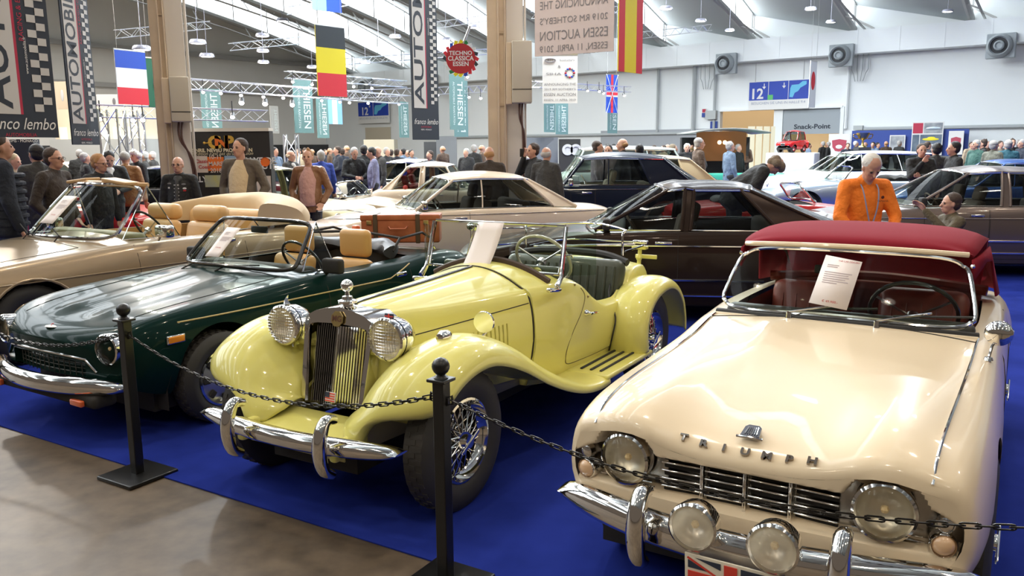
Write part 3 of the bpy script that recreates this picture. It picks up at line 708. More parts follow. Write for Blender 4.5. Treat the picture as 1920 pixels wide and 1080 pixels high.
    for y in (.19, -.21):
        b = MB(); p = bd.top(-.77, y, 0); b.cyl(p, p+Vector((0, 0, .03)), .016, .012, 12); e1 = Vector((-.865, y+.22, 1.005)); b.tube([p+Vector((0, 0, .03)), p.lerp(e1, .5)+Vector((.02, 0, .02)), e1], .005, 6)
        b.build('wiper_arm', CHROME, car); b = MB(); b.tube([e1+Vector((.01, -.16, -.028)), e1+Vector((.01, .17, .0))], .006, 5); b.build('wiper_blade', BLACK, car)
    b = MB(); p = bd.top(-.62, .655, 0); c = p+Vector((-.03, .03, .10)); b.tube([p, p+Vector((-.01, .01, .06)), c], .006, 6); b.cyl(p, p+Vector((0, 0, .012)), .02, .015, 12)
    b.ball(c+Vector((.005, 0, .012)), (.03, .055, .052), 16); b.lathe([(0, .055), (.002, .05), (.0, 0)], c+Vector((-.008, 0, .012)), (-1, 0, 0), 20); b.build('wing_mirror', CHROME, car)
    # price sheet in the screen
    M = frame(B[6]+(T[6]-B[6])*.54+Vector((.022, .055, 0)), (B[7]-B[6])+Vector((0, .0, -.006)), (T[6]-B[6])); b = MB(); b.add([(-.095, -.135, 0), (.085, -.145, 0), (.10, .125, 0), (-.075, .14, 0)], [(0, 1, 2, 3)], 0, M)
    ps = b.build('price_sheet', PAPER, car, solid=.0008); L = MB()
    for (yy, xa, xb) in [(.085, -.055, .0), (.075, -.055, -.005), (.045, -.06, .07), (.033, -.06, .055), (.021, -.06, .06), (.009, -.06, .045), (-.003, -.06, .06), (-.015, -.06, .01)]: L.add([(xa, yy, .0015), (xb, yy, .0015), (xb, yy+.004, .0015), (xa, yy+.004, .0015)], [(0, 1, 2, 3)], 0, M)
    L.build('sheet_lines', mat('pale_ink', (.45, .38, .40), .8), ps, merge=0); text('sheet_price', '€ 49.900,-', .018, REDINK, M @ Matrix.Translation((-.0, -.115, .0015)), ps); text('sheet_title', 'THE CAR DEALERS', .012, REDINK, M @ Matrix.Translation((.04, .115, .0015)), ps)
    # soft top
    BUR = mat('burgundy_canvas', (.23, .014, .026), .85, spec=.15, bump=(260, .12)); rows = []
    prof = [(-1.035, 1.272, .54), (-1.04, 1.30, .55), (-1.08, 1.322, .555), (-1.2, 1.34, .57), (-1.45, 1.355, .585), (-1.75, 1.345, .59), (-2.0, 1.29, .58), (-2.2, 1.14, .57), (-2.34, .95, .56)]
    for (x, z, w) in prof:
        row = []
        for j in range(21):
            v_ = -1+2*j/20; a = abs(v_); dx = -.10*v_*v_*(1 if x > -1.2 else .5); row.append(Vector((x+dx, w*v_*1.0, z-(.018 if x > -1.05 else .03)*a**2-(.0 if x > -1.036 else .03 if x > -1.05 else .045 if x > -2.1 else .02)*a**7)))
        rows.append(row)
    rows = [[Vector(spline([r_[j] for r_ in rows], 3)[i]) for j in range(21)] for i in range((len(rows)-1)*3+1)]
    b = MB(); b.grid(rows, skip=lambda i, j: 18 <= i <= 20 and 4 <= j <= 15); st_ = b.build('soft_top', BUR, car, solid=.012); clear = [r_[4:17] for r_ in rows[18:22]]
    for sg in (1, -1):
        b = MB(); P = [[Vector((-1.10, sg*.553, 1.235)), Vector((-1.12, sg*.56, 1.13))], [Vector((-1.4, sg*.585, 1.24)), Vector((-1.42, sg*.60, 1.19))], [Vector((-1.75, sg*.60, 1.235)), Vector((-1.72, sg*.62, 1.16))], [Vector((-1.95, sg*.60, 1.20)), Vector((-1.85, sg*.65, .95))], [Vector((-2.2, sg*.58, 1.08)), Vector((-2.12, sg*.66, .925))], [Vector((-2.35, sg*.56, .94)), Vector((-2.35, sg*.64, .92))]]
        b.grid(P); b.build('soft_top_side', BUR, car, solid=.01)
        b = MB(); b.ball((-1.10, sg*.55, 1.205), .012, 8); b.build('press_stud', CHROME, car)
    b = MB(); b.grid(clear); b.build('soft_top_window', glass('clear_plastic', (.75, .76, .74), .5), st_)
    # cockpit
    RB = mat('oxblood_leather', (.24, .05, .035), .45, coat=.1); b = bd.tub(-1.95, -.98, ins=1); b.build('cockpit_tub', RB, car)
    for sg in (1, -1): rounded_seat(car, -1.62, sg*.30, w=.46, zt=.98, m=RB, fl=5)
    b = MB(); b.tube(spline([(-1.95, -.60, .96), (-2.02, 0, .99), (-1.95, .60, .96)], 6), .03, 8); b.rbox((-1.97, 0, .72), (.04, 1.15, .5), .02); b.build('rear_cockpit_panel', RB, car)
    b = MB(); b.rbox((-1.02, 0, .885), (.10, 1.18, .12), .04); b.build('dashboard', mat('dash_black', (.03, .028, .026), .5), car)
    steering(car, -1.22, .30, .93, .205)
    b = MB(); b.rbox((-1.12, -.08, 1.14), (.02, .18, .045), .012); b.tube([(-1.12, -.08, 1.14), (-1.08, -.08, 1.22)], .006, 6); b.build('rear_view_mirror', DARK, car)
    for sg in (1, -1):
        b = MB(); p = bd.side(-1.70, .78, .0); p.y *= sg; b.tube([p+Vector((.06, sg*.022, 0)), p+Vector((-.05, sg*.024, 0))], .009, 8); b.ball(p+Vector((.05, sg*.01, 0)), .018, 8); b.build('door_handle', CHROME, car)
    wheels4(car, (0, -2.238), .655, R=.33, w=.155, rim=.205, style='wire')
    return car
build_tr()
# quick look bonnet prop: all cars get their sheet from here
def sheet(car, M, w=.20, h=.29, red='€ 24.500,-', name='price_sheet', skew=0, curl=0):
    b = MB(); b.grid([[M @ Vector((x*w/2+skew*y, y*h/2, curl*(1-y)**2*.25)) for y in [-1+2*k/6 for k in range(7)]] for x in (-1, -.5, 0, .5, 1)]); ps = b.build(name, PAPER, car, solid=.0008); L = MB()
    for k, (yy, xb) in enumerate(((.62, .1), (.52, .0), (.30, .7), (.22, .6), (.14, .65), (.06, .4))): L.add([(-.6*w/2+skew*yy, yy*h/2, .002), (xb*w/2+skew*yy, yy*h/2, .002), (xb*w/2+skew*yy, yy*h/2+.005, .002), (-.6*w/2+skew*yy, yy*h/2+.005, .002)], [(0, 1, 2, 3)], 0, M)
    L.build('sheet_lines', mat('pale_ink', (.45, .38, .40), .8), ps, merge=0)
    text('sheet_price', red, h*.06, REDINK, M @ Matrix.Translation((0, -h*.2, .003)), ps); return ps
# ================= YELLOW PRE-WAR STYLE ROADSTER =================
YEL = paint('pale_yellow', (.72, .675, .19), rough=.26)
GRN = mat('dark_green_leather', (.045, .055, .035), .4, coat=.2, bump=(30, .2))
def build_mg():
    car = thing('yellow_roadster', 'pale yellow open roadster with separate wings, upright chrome radiator and wire wheels', 'car', (-.818, 4.205, 0), -2.105)
    # bonnet
    hd = Body([(.035, .42, .60, .215, .94, .16, .978), (-.02, .40, .60, .23, .945, .17, .987), (-.5, .38, .60, .33, .925, .25, 1.005), (-1.12, .36, .60, .445, .92, .35, 1.035)], (), bow=(0, 0)); hd.NB = 2
    b = hd.mesh(step=.05); bn = b.build('bonnet', YEL, car, ang=50)
    b = MB(); b.tube([hd.top(.03-1.13*i/12, 0, .002) for i in range(13)], .007, 6); b.build('bonnet_hinge', CHROME, car); b = MB(); b.tube([hd.top(.02-1.11*i/12, .013, .003) for i in range(13)], .005, 5); b.build('hinge_black_strip', BLACK, car)  # chrome hinge line with a black strip beside it
    b = MB()
    for sg in (1, -1):
        P = [hd.side(.03-1.13*i/14, .80+.035*i/14, .0) for i in range(15)]; seam(b, [Vector((p.x, sg*p.y, p.z)) for p in P], .003)
        P = [hd.side(-1.115, .38+.06*i, 0) for i in range(9)]+[hd.top(-1.115, .36-.045*i, 0) for i in range(9)]; seam(b, [Vector((p.x, sg*p.y, p.z)) for p in P], .007)
    b.build('bonnet_seams', DARK, bn); b = MB()
    for sg in (1, -1):
        for k in range(22):
            x = -.14-.035*k; z0 = .735+.012*k/22; p, q = hd.side(x, z0, .0), hd.side(x, z0-.14, .0); P = [p, p.lerp(q, .5), q]; b.tube([Vector((v_.x, sg*v_.y, v_.z)) for v_ in P], .006, 5)
        b.build('bonnet_louvres', YEL, bn)
    # scuttle and body tub
    tb = Body([(-1.12, .30, .60, .455, .925, .36, 1.04), (-1.30, .28, .58, .50, .93, .43, 1.045), (-1.45, .27, .56, .525, .925, .475, 1.03), (-1.62, .27, .54, .54, .885, .50, 1.0), (-1.80, .27, .52, .55, .765, .525, .9), (-2.0, .27, .50, .555, .685, .535, .8), (-2.2, .28, .50, .555, .675, .54, .8), (-2.34, .3, .52, .55, .72, .53, .85), (-2.44, .32, .55, .545, .83, .51, .92), (-2.6, .35, .58, .54, .875, .49, .93), (-2.85, .4, .6, .52, .86, .45, .90), (-2.98, .45, .6, .48, .80, .40, .84)], (), bow=(0, .03)); tb.NB = 2
    tb.opens = [(-2.46, -1.46, 1)]; b = tb.mesh(step=.04); b.build('body', YEL, car, ang=50)
    b = tb.tub(-2.46, -1.46, zf=.34, ins=1, pad=.02); b.build('cockpit_tub', GRN, car)
    for sg in (1, -1):
        b = MB(); P = [tb.side(-1.62, .86, 0), tb.side(-1.66, .80, 0), tb.side(-1.60, .70, 0), tb.side(-1.50, .60, 0), tb.side(-1.44, .50, 0), tb.side(-1.43, .42, 0), tb.side(-1.47, .375, 0), tb.side(-1.6, .365, 0), tb.side(-2.0, .365, 0), tb.side(-2.28, .38, 0), tb.side(-2.32, .44, 0), tb.side(-2.33, .60, 0), tb.side(-2.33, .69, 0)]
        seam(b, [Vector((p.x, sg*p.y, p.z)) for p in spline(P, 4)], .0035)
        b.build('door_seam', mat('seam_olive', (.12, .10, .03), .7), car)  # dark olive door joint
    for sg in (1, -1):
        p = tb.side(-1.66, .685, 0); p.y *= sg; b = MB(); b.lathe([(0, .024), (.012, .02), (.03, .01), (.045, .009)], p, (0, sg, 0), 14); b.tube([p+Vector((0, sg*.042, 0)), p+Vector((-.05, sg*.045, -.004)), p+Vector((-.11, sg*.042, -.012))], [.009, .010, .006], 8); b.build('door_handle', CHROME, car)
        for (hx, hz) in ((-1.55, .90), (-1.70, .80), (-2.36, .70), (-2.37, .60), (-2.37, .45), (-2.45, .86)):
            q = tb.side(hx, hz-.01, .002); b = MB(); b.ball((q.x, sg*q.y, q.z), .009, 8); b.build('press_stud', mat('brass_stud', (.3, .22, .1), .35, .8), car)
    # wings
    def wing(path, yi, yc, yo, dro, dri, name, sg, thick=.012, nose=0):
        pts = spline([(p[0], 0, p[1]) for p in path], 5); rows = []; L = len(pts)
        for i, p in enumerate(pts):
            a = pts[max(i-1, 0)]; c = pts[min(i+1, L-1)]; t = (c-a).normalized(); n_ = Vector((t.z, 0, -t.x)); n_ = n_ if (n_.z > 0 or (abs(n_.z) < .3 and n_.x > 0 and i < L/2) or (abs(n_.z) < .3 and n_.x < 0 and i > L/2)) else -n_
            u_ = i/(L-1); f = lambda q: q(u_) if callable(q) else q; row = []
            for j in range(8): y = f(yi)+(f(yc)-f(yi))*j/8; row.append(p-n_*(f(dri)*((f(yc)-y)/(f(yc)-f(yi)))**2)+Vector((0, sg*y, 0)))
            for j in range(9): w_ = j/8; y = f(yc)+(f(yo)-f(yc))*sin(w_*pi/2); row.append(p-n_*(f(dro)*(1-cos(w_*pi/2)))+Vector((0, sg*y, 0)))
            row.append(row[-1]-n_*.022+Vector((0, sg*.004, 0)))
            rows.append(row)
        b = MB(); b.grid(rows); return b.build(name, YEL, car, ang=60, solid=thick)
    fp = [(.46, .425), (.455, .50), (.43, .60), (.36, .71), (.24, .80), (.08, .855), (-.10, .865), (-.28, .82), (-.48, .725), (-.72, .58), (-.96, .455), (-1.18, .37), (-1.38, .33), (-1.52, .325)]
    for sg in (1, -1):
        wing(fp, pchip([0, .08, .5, .7, 1], [.26, .20, .22, .34, .47]), pchip([0, .08, .17, .4, .8, 1], [.34, .40, .50, .58, .62, .66]), pchip([0, .09, .12, .15, .19, .26, 1], [.38, .42, .50, .66, .745, .785, .785]), pchip([0, .1, .2, .5, .85, 1], [.02, .05, .09, .12, .05, .03]), pchip([0, .08, .15, .35, .55, .75, 1], [.04, .14, .24, .27, .20, .06, .0]), 'front_wing', sg)
        rp = [(-2.10, .315), (-2.08, .45), (-2.11, .58), (-2.21, .71), (-2.38, .79), (-2.62, .815), (-2.82, .765), (-2.98, .64), (-3.06, .48), (-3.08, .34)]
        wing(rp, .50, .64, .785, .07, .02, 'rear_wing', sg)
        b = MB(); b.rbox((-1.88, sg*.63, .310), (.80, .31, .035), .015); rbn = b.build('running_board', YEL, car)
        b = MB()
        for k in range(3): b.rbox((-1.86, sg*(.56+.07*k), .332), (.62, .018, .012), .005)
        b.build('tread_strips', BLACK, rbn)
        P = [(-2.09, .33), (-2.07, .45), (-2.10, .58), (-2.20, .71), (-2.37, .80)]; b = MB(); b.tube(spline([(x-.0, sg*(tb.y_at(max(x, -2.9), min(z, .82))+.01), z) for x, z in P], 5), .006, 5); b.build('wing_piping', BLACK, car)
        # chassis skirt inside the wing
        b = MB(); b.add([(.35, sg*.30, .34), (-1.2, sg*.34, .30), (-1.2, sg*.34, .45), (-.5, sg*.31, .70), (.1, sg*.27, .62), (.38, sg*.28, .44)], [(0, 1, 2, 3, 4, 5)]); b.build('inner_valance', mat('pale_inner_valance', (.42, .40, .26), .5), car, solid=.006)
        b = MB(); b.add([(.09, sg*.20, .42), (.09, sg*.20, .83), (.09, sg*.34, .74), (.09, sg*.46, .80), (.09, sg*.46, .42)], [(0, 1, 2, 3, 4)]); b.build('wing_valance', YEL, car, solid=.006)
        b = MB(); b.rbox((.43, sg*.305, .40), (.24, .05, .10), .02); b.ball((.50, sg*.335, .385), .018, 8, m=1); b.build('dumb_iron', [YEL, DARK], car)
    b = MB(); b.grid([[Vector((.235, y, .455)), Vector((.34, y, .44)), Vector((.45, y, .415)), Vector((.475, y, .37)), Vector((.47, y, .33))] for y in [-.31+.62*k/8 for k in range(9)]]); b.build('front_apron', YEL, car, solid=.008)
    b = MB(); b.box((-1.2, 0, .27), (3.1, .56, .10)); b.build('chassis', DARK, car)
    # radiator shell, slats, badge, mascot
    rk = lambda z: .225-(z-.44)*.20
    out = [(.205, .445), (.215, .60), (.232, .88), (.222, .925), (.17, .952), (.09, .972), (0, .985)]; out = out+[(-y, z) for y, z in out[-2::-1]]
    inn = [(.178, .475), (.186, .60), (.198, .86), (.186, .885), (.14, .893), (.07, .897), (0, .90)]; inn = inn+[(-y, z) for y, z in inn[-2::-1]]
    b = MB(); V3 = lambda q, dx: Vector((rk(q[1])+dx, q[0], q[1]))
    b.grid([[V3(q, -.19) for q in out], [V3(q, -.01) for q in out], [V3((q[0]*.985, q[1]-.002), .004) for q in out], [V3(q, .004) for q in inn], [V3(q, -.02) for q in inn]])
    b.poly([V3(q, -.19) for q in out]); rs = b.build('radiator_shell', CHROME, car)
    b = MB(); b.add([V3(q, -.06) for q in inn], [tuple(range(len(inn)))]); b.build('radiator_core', DARK, rs)
    b = MB()
    for sg in (1, -1):
        for k in range(11):
            y = sg*(.012+.0162*k); zt = .888 if k < 9 else .872; R_ = Matrix.Rotation(sg*.0, 3, 'Z')
            zc = (.475+zt)/2; b.box((rk(zc)-.016-.0022*k, y, zc), (.024, .0016 if sg < 0 else .003, zt-.475), R=Matrix.Rotation(-.197, 3, 'Y') @ Matrix.Rotation(.72 if sg < 0 else -.6, 3, 'Z'))
    b.rbox((rk(.68)-.004, 0, .68), (.012, .012, .42), .004, R=Matrix.Rotation(-.197, 3, 'Y')); b.build('radiator_slats', CHROME, rs)
    b = MB(); b.lathe([(0, .030), (.015, .028), (.022, .05), (.034, .05), (.04, .03), (.055, .026), (.06, .012), (.085, .010)], (.06, 0, .975), (0, 0, 1), 8 * 2); b.ball((.06, 0, 1.085), .033, 16); b.build('radiator_cap', CHROME, car)
    M = frame((rk(.925)+.012, 0, .925), (0, 1, 0), (-.2, 0, 1)); GOLD = mat('badge_gold', (.55, .42, .18), .3, .9)
    b = MB(); oc = [Vector((.040*cos(pi/8+k*pi/4), .042*sin(pi/8+k*pi/4), 0)) for k in range(8)]; b.prism([M @ p for p in oc], M.to_3x3() @ Vector((0, 0, .006)), 0); bdg = b.build('octagon_badge', GOLD, rs)
    text('badge_letters', 'MG', .042, mat('badge_brown', (.12, .05, .03), .4), M @ Matrix.Translation((0, 0, .0075)), bdg, bold=.001)
    # small flag badge on the slats
    M = frame((rk(.55)+.02, .005, .535), (0, 1, 0), (-.2, 0, 1)); b = MB(); b.rbox((0, 0, 0), (.07, .052, .006), .003, M=M); fb = b.build('flag_badge', mat('badge_white', (.8, .78, .74), .35, coat=1), car); b = MB()
    for k in range(4): b.box((0, -.019+.0125*k, .0042), (.062, .0055, .002), 0, M)
    b.build('flag_stripes', mat('flag_red', (.72, .06, .04), .5), fb); b = MB(); b.box((-.018, .012, .0055), (.028, .026, .002), 0, M); b.build('flag_canton', mat('flag_navy', (.03, .04, .07), .5), fb)
    # headlamps on their bar
    for sg in (1, -1):
        c = Vector((.175, sg*.345, .865)); o = lamp(car, c, .098, (1, 0, -.02), deep=.03, n=32, lensm=mat('gold_tint_lens', (.85, .72, .42), .1, .2, .6, alpha=.30))
        b = MB(); b.lathe([(-.03, .103), (-.08, .098), (-.13, .075), (-.165, .04), (-.175, 0)], c, (1, 0, -.02), 28); b.build('lamp_bowl', CHROME, o)
        b = MB()
        for k in range(-5, 6):
            w_ = sqrt(max(0, 1-(k/6)**2))*.094; b.tube([c+Vector((.030, -w_, k*.0155)), c+Vector((.038, 0, k*.0155)), c+Vector((.030, w_, k*.0155))], .0012, 4); b.tube([c+Vector((.030, k*.0155, -w_)), c+Vector((.038, k*.0155, 0)), c+Vector((.030, k*.0155, w_))], .0012, 4)
        b.build('stone_guard', CHROME, o)
        b = MB(); b.tube([(.10, sg*.20, .77), (.10, sg*.30, .765), (.10, sg*.345, .79)], .016, 8); b.tube([(.08, sg*.34, .765), (-.02, sg*.42, .80)], .014, 8); b.build('lamp_bracket', YEL, o)
        b = MB(); b.tube([(.12, sg*.345, .765), (.12, sg*.345, .735)], [.012, .006], 6); b.build('bracket_nut', CHROME, o)
    b = MB(); b.prism([(.17, -.35, .96), (.12, -.35, .965), (.14, -.35, .99), (.135, -.35, 1.02), (.16, -.35, .995)], (0, .006, 0)); b.build('lamp_fin', CHROME, car)
    b = MB(); b.rbox((.15, .345, .975), (.006, .055, .026), .003); fb = b.build('lamp_flag_badge', mat('flag_navy', (.03, .04, .07), .5), car); b = MB(); b.box((.1545, .345, .975), (.002, .05, .005)); b.box((.1545, .345, .975), (.002, .008, .024)); b.build('badge_cross', mat('flag_red', (.72, .06, .04), .5), fb)
    bumper(car, .60, .435, .645, bowx=.11, r=.036, h=.05, overr=(-.245, .335))
    for sg in (1, -1): b = MB(); b.tube([(.56, sg*.30, .43), (.44, sg*.305, .40)], .016, 6); b.build('bumper_iron', STEEL, car)
    # wing mirror and side lamp on the near wing
    for sg in (1,):
        b = MB(); c = Vector((.0, sg*.565, .868)); b.lathe([(.05, 0), (.045, .022), (.02, .034), (-.02, .03), (-.05, .012), (-.055, 0)], c, (1, 0, 0), 16); b.tube([c+Vector((-.01, 0, -.03)), c+Vector((-.01, 0, -.05))], .01, 6); b.build('side_lamp', CHROME, car)
        b = MB(); c = Vector((-.30, sg*.60, .885)); b.lathe([(0, .0), (.002, .056), (-.01, .058), (-.02, .02), (-.045, .015)], c, (1, sg*.15, 0), 24); b.tube([c+Vector((-.03, 0, 0)), c+Vector((-.04, 0, -.05)), c+Vector((.06, 0, -.085))], .007, 6); b.lathe([(0, .025), (.012, .012)], c+Vector((.06, 0, -.10)), (0, 0, 1), 12); b.build('wing_mirror', CHROME, car)
    # windscreen, cowl strip, stanchions
    WB = [(-1.34, y, .985) for y in (-.50, .50)]; WT = [(-1.43, y, 1.285) for y in (-.50, .50)]
    b = MB(); b.grid([[Vector(WB[0]).lerp(Vector(WB[1]), k/6), Vector(WT[0]).lerp(Vector(WT[1]), k/6)] for k in range(7)]); ws = b.build('windscreen', GLASS, car)
    b = MB(); b.tube([WB[0], WB[1], WT[1], WT[0]], .010, 8, closed=True); b.tube([(-1.385, y, 1.16) for y in (-.50, .50)][:1]*1+[(-1.385, -.50, 1.16)], .004, 4); b.build('windscreen_frame', CHROME, ws)
    for sg in (1, -1):
        b = MB(); b.tube([(-1.42, sg*.515, 1.28), (-1.36, sg*.52, 1.05), (-1.33, sg*.525, .97), (-1.27, sg*.525, .92)], [.010, .011, .014, .02], 8); b.rbox((-1.25, sg*.515, .90), (.16, .035, .03), .012, R=Matrix.Rotation(-.15, 3, 'Y')); b.build('windscreen_stanchion', CHROME, ws)
        b = MB(); b.rbox((-1.455, sg*.60, 1.11), (.20, .004, .28), .002, R=Matrix.Rotation(-.85*sg, 3, 'Z')); b.build('wind_wing', GLASS, ws); b = MB(); b.tube([(-1.38, sg*.52, 1.10), (-1.44, sg*.54, 1.10), (-1.46, sg*.54, 1.08)], .006, 6); b.build('wing_clamp', CHROME, ws)
    b = MB(); b.tube([tb.top(-1.30, .44*(-1+2*k/16), .006)+Vector((-.02, 0, 0)) for k in range(17)], .018, 8, flat=1.6); b.build('scuttle_rubber', mat('brown_rubber', (.06, .035, .025), .5), car)
    b = MB(); b.tube([(-1.40, -.12, 1.275), (-1.37, -.13, 1.27)], .004, 5); b.tube([(-1.37, -.14, 1.28), (-1.35, -.20, 1.06)], .004, 5); b.build('wiper', CHROME, ws); b = MB(); b.ball((-1.44, -.20, 1.25), (.02, .06, .03), 12); b.build('rear_view_mirror', CHROME, ws)
    M = frame((-1.31, -.03, 1.13), (0, 1, 0), (-.19, -.03, .36)); sheet(car, M, .20, .36, '€ 29.500,-', skew=.0, curl=.06)
    # inside
    b = MB(); b.rbox((-1.46, 0, .935), (.06, .92, .16), .03); b.build('dashboard', GRN, car); steering(car, -1.62, .24, 1.03, .20, m=mat('cream_wheel', (.6, .56, .45), .3, coat=1))
    b = MB(); b.lathe([(0, .04), (.01, .035), (.012, 0)], (-1.42, .30, .97), (-1, 0, 0), 16); b.build('dial', CHROME, car)
    b = MB(); b.rbox((-2.12, 0, .52), (.42, .96, .18), .06); b.build('seat_cushion', GRN, car)
    b = MB(); b.rbox((-2.38, 0, .74), (.15, 1.0, .42), .07, R=Matrix.Rotation(-.22, 3, 'Y'))
    for k in range(14): b.tube([(-2.275, -.45+.069*k, .62), (-2.30, -.45+.069*k, .75), (-2.34, -.45+.069*k, .90)], .012, 6)
    b.build('seat_backrest', GRN, car)
    b = MB(); b.tube(spline([(-2.46, .50, .92), (-2.50, .25, .97), (-2.50, -.25, .97), (-2.46, -.50, .92)], 5), .03, 8); b.build('folded_hood', BLACK, car)
    # luggage rail and spare carrier
    b = MB(); b.tube(spline([(-2.55, .42, .96), (-2.55, .42, 1.12), (-2.62, .40, 1.15), (-2.9, 0, 1.16), (-2.62, -.40, 1.15), (-2.55, -.42, 1.12), (-2.55, -.42, .96)], 4), .009, 8)
    for k in range(4): b.tube([(-2.6, -.38+.02*k, .985), (-3.1+.05*k, .30-.05*k, .985)], .006, 6)
    b.tube(spline([(-2.60, -.42, .985), (-3.15, -.36, .985), (-3.2, 0, .985), (-3.15, .36, .985), (-2.60, .42, .985)], 5), .008, 6); b.build('luggage_rack', CHROME, car)
    b = MB(); b.tube([(-3.12, .32, .70), (-3.16, .32, .93)], .018, 8); b.rbox((-3.16, .32, .95), (.06, .13, .03), .01); b.rbox((-3.2, .36, .87), (.02, .19, .035), .008); b.ball((-3.14, .32, .87), .03, 8); b.build('spare_carrier', YEL, car); b = MB(); b.rbox((-3.12, .34, 1.0), (.05, .13, .03), .012); b.build('carrier_clamp', CHROME, car)
    wheels4(car, (0, -2.50), .615, yr=.635, R=.352, w=.15, rim=.215, style='wire')
build_mg()
# ================= OTHER CARS =================
def st_sedan(fo, wb, ro, w=.9, h0=.74, h1=.88, belt=.93, deck=.90, nose=.60):
    return [(fo, .44, .52, w-.13, nose, w-.22, nose+.01), (fo-.02, .40, .52, w-.09, nose+.04, w-.18, nose+.05), (fo-.09, .33, .52, w-.05, h0-.03, w-.13, h0-.01), (fo*.45, .27, .52, w-.02, h0+.02, w-.11, h0+.035), (-.45, .22, .52, w-.005, h1-.02, w-.10, h1), (-.85, .20, .52, w, belt-.03, w-.09, belt),
            (-wb*.55, .2, .52, w, belt-.015, w-.08, belt+.005), (-wb+.2, .2, .52, w, belt-.01, w-.09, belt+.01), (-wb-.45, .25, .52, w-.02, deck-.01, w-.12, deck+.02), (-wb-ro+.12, .32, .54, w-.06, deck-.03, w-.15, deck), (-wb-ro+.03, .40, .56, w-.10, deck-.07, w-.18, deck-.04), (-wb-ro, .44, .57, w-.13, deck-.12, w-.22, deck-.10)]
def sedan(name, label, loc, yaw, col, fo=.85, wb=2.8, ro=1.15, w=.9, h0=.74, h1=.88, belt=.93, deck=.90, nose=.60, roof=1.38, R=.31, kind='saloon', metal=0, gm=None, trimm=None, seatm=None, roofc=None, lampstyle='round', ws=(-.72, -.82), tp=(-1.28, -1.42), rb=None, rt=None, ty=None, by=None, bnodes=None, chrome=True, group=None, detail=2, scale=1, cat='car', tread=False, wheelstyle='steel', sheetp=None, crown=.05, bump_=True, strips=()):
    car = thing(name, label, cat, loc, yaw, group); car.scale = (scale,)*3
    P_ = col; ty = ty or w*.66; by = by or w-.11
    rb = rb or (-wb-.30, -wb-.18, w-.20); rt = rt or (-wb+.38, -wb+.48, ty-.03)
    bd = Body(st_sedan(fo, wb, ro, w, h0, h1, belt, deck, nose), (0, -wb), ra=R+.055, rz=R, bow=(.12, .10)); bd.opens = [(max(rb[0]+.30, -wb-.1), ws[1]-.06, 1)]
    bd.mesh(step=.07 if detail > 1 else .14, capn=8, capy=12).build('body', P_, car, ang=45)
    arch_liner(bd, car, name='wheel_arch') if detail > 1 else None
    under(bd, car, fo-.1, -wb-ro+.1, .24, w-.12)
    sm = seatm or DARK; bd.tub(bd.opens[0][0], bd.opens[0][1], ins=1).build('cabin_tub', sm if detail > 1 else DARK, car)
    if kind != 'open':
        nodes = bnodes or [(-wb*.55, -wb*.55-.05, 'g'), (-wb+.12, -wb+.42, 'p')]
        zb = belt-.01
        side = ('g', [(x0, by, zb, x1, ty+.02*(1 if i == 0 else 0), roof-(.0 if i == 0 else .015), k) for i, (x0, x1, k) in enumerate(nodes)])
        greenhouse(car, P_, (ws[0], ws[1], by, belt, zb), (tp[0], tp[1], ty, roof+.01, roof-.02), side, (rb[0], rb[1], rb[2], deck+.03, deck+.015), (rt[0], rt[1], rt[2], roof+.0, roof-.03), gm=gm, crown=crown, trim=trimm or CHROME, roofm=roofc)
    b = door_seam(bd, ws[1]-.12, -wb*.55, belt-.05, .26); 
    if detail > 1 and kind == 'saloon': b2 = door_seam(bd, -wb*.55-.01, -wb+.42, belt-.05, .26); b.v, o_ = b.v+b2.v, len(b.v); b.f += [tuple(i+o_ for i in f) for f in b2.f]; b.mi += b2.mi
    b.build('door_seams', DARK, car)
    for (z, r, xa, xb) in strips: strip(bd, xa, xb, z, r).build('side_trim', CHROME, car)
    for sg in (1, -1):
        c = Vector((fo-.10, sg*(w-.25), (nose+h0)/2-.07)); 
        if lampstyle == 'round': lamp(car, c, .085, (1, sg*.1, 0), n=16, bulb=False)
        else:
            b = MB(); b.rbox(c+Vector((.03, 0, -.01)), (.06, .30, .15), .03); b.build('headlamp', mat('lamp_white', (.75, .75, .72), .12, .2, 1), car)
        b = MB(); b.rbox((-wb-ro+.06, sg*(w-.22), deck-.24), (.07, .20, .13), .03); b.build('tail_lamp', REDL, car)
        if detail > 1:
            b = MB(); p = bd.side(-wb*.5, belt-.12, 0); p.y *= sg; b.rbox(p+Vector((0, sg*.025, 0)), (.17, .02, .03), .01); b.build('door_handle', CHROME, car)
            b = MB(); p = bd.side(ws[1]-.12, belt-.02, 0); p.y *= sg; b.rbox(p+Vector((0, sg*.10, .07)), (.08, .17, .12), .03); b.tube([p, p+Vector((0, sg*.08, .05))], .012, 6); b.build('door_mirror', CHROME if chrome else DARK, car)
    b = MB(); b.rbox((fo-.02, 0, (nose+.42)/2+.02), (.06, (w-.45)*2, .15), .02); g = b.build('grille', CHROME if chrome else DARK, car); b = MB()
    b.rbox((fo-.01, 0, (nose+.42)/2+.02), (.06, (w-.48)*2, .115), .015)
    b.build('grille_mesh', DARK, g)
    if bump_:
        bumper(car, fo+.08, .42, w-.04, bowx=.12, r=.05, wrap=.12); bumper(car, -wb-ro-.08, .44, w-.05, bowx=.10, r=.05, wrap=.12, back=True)
    if detail > 1:
        for sg in (1, -1):
            rounded_seat(car, -1.55, sg*.36, w=.5, zt=1.02, m=sm, head=True)
        b = MB(); b.rbox((-wb+.30, 0, .78), (.16, w*1.4, .42), .06); b.build('rear_seat', sm, car); b = MB(); b.rbox((ws[1]-.18, 0, belt-.06), (.25, w*1.6, .14), .05); b.build('dashboard', DARK, car)
        steering(car, ws[1]-.40, .36, belt-.02, .19, m=sm if sm != DARK else None)
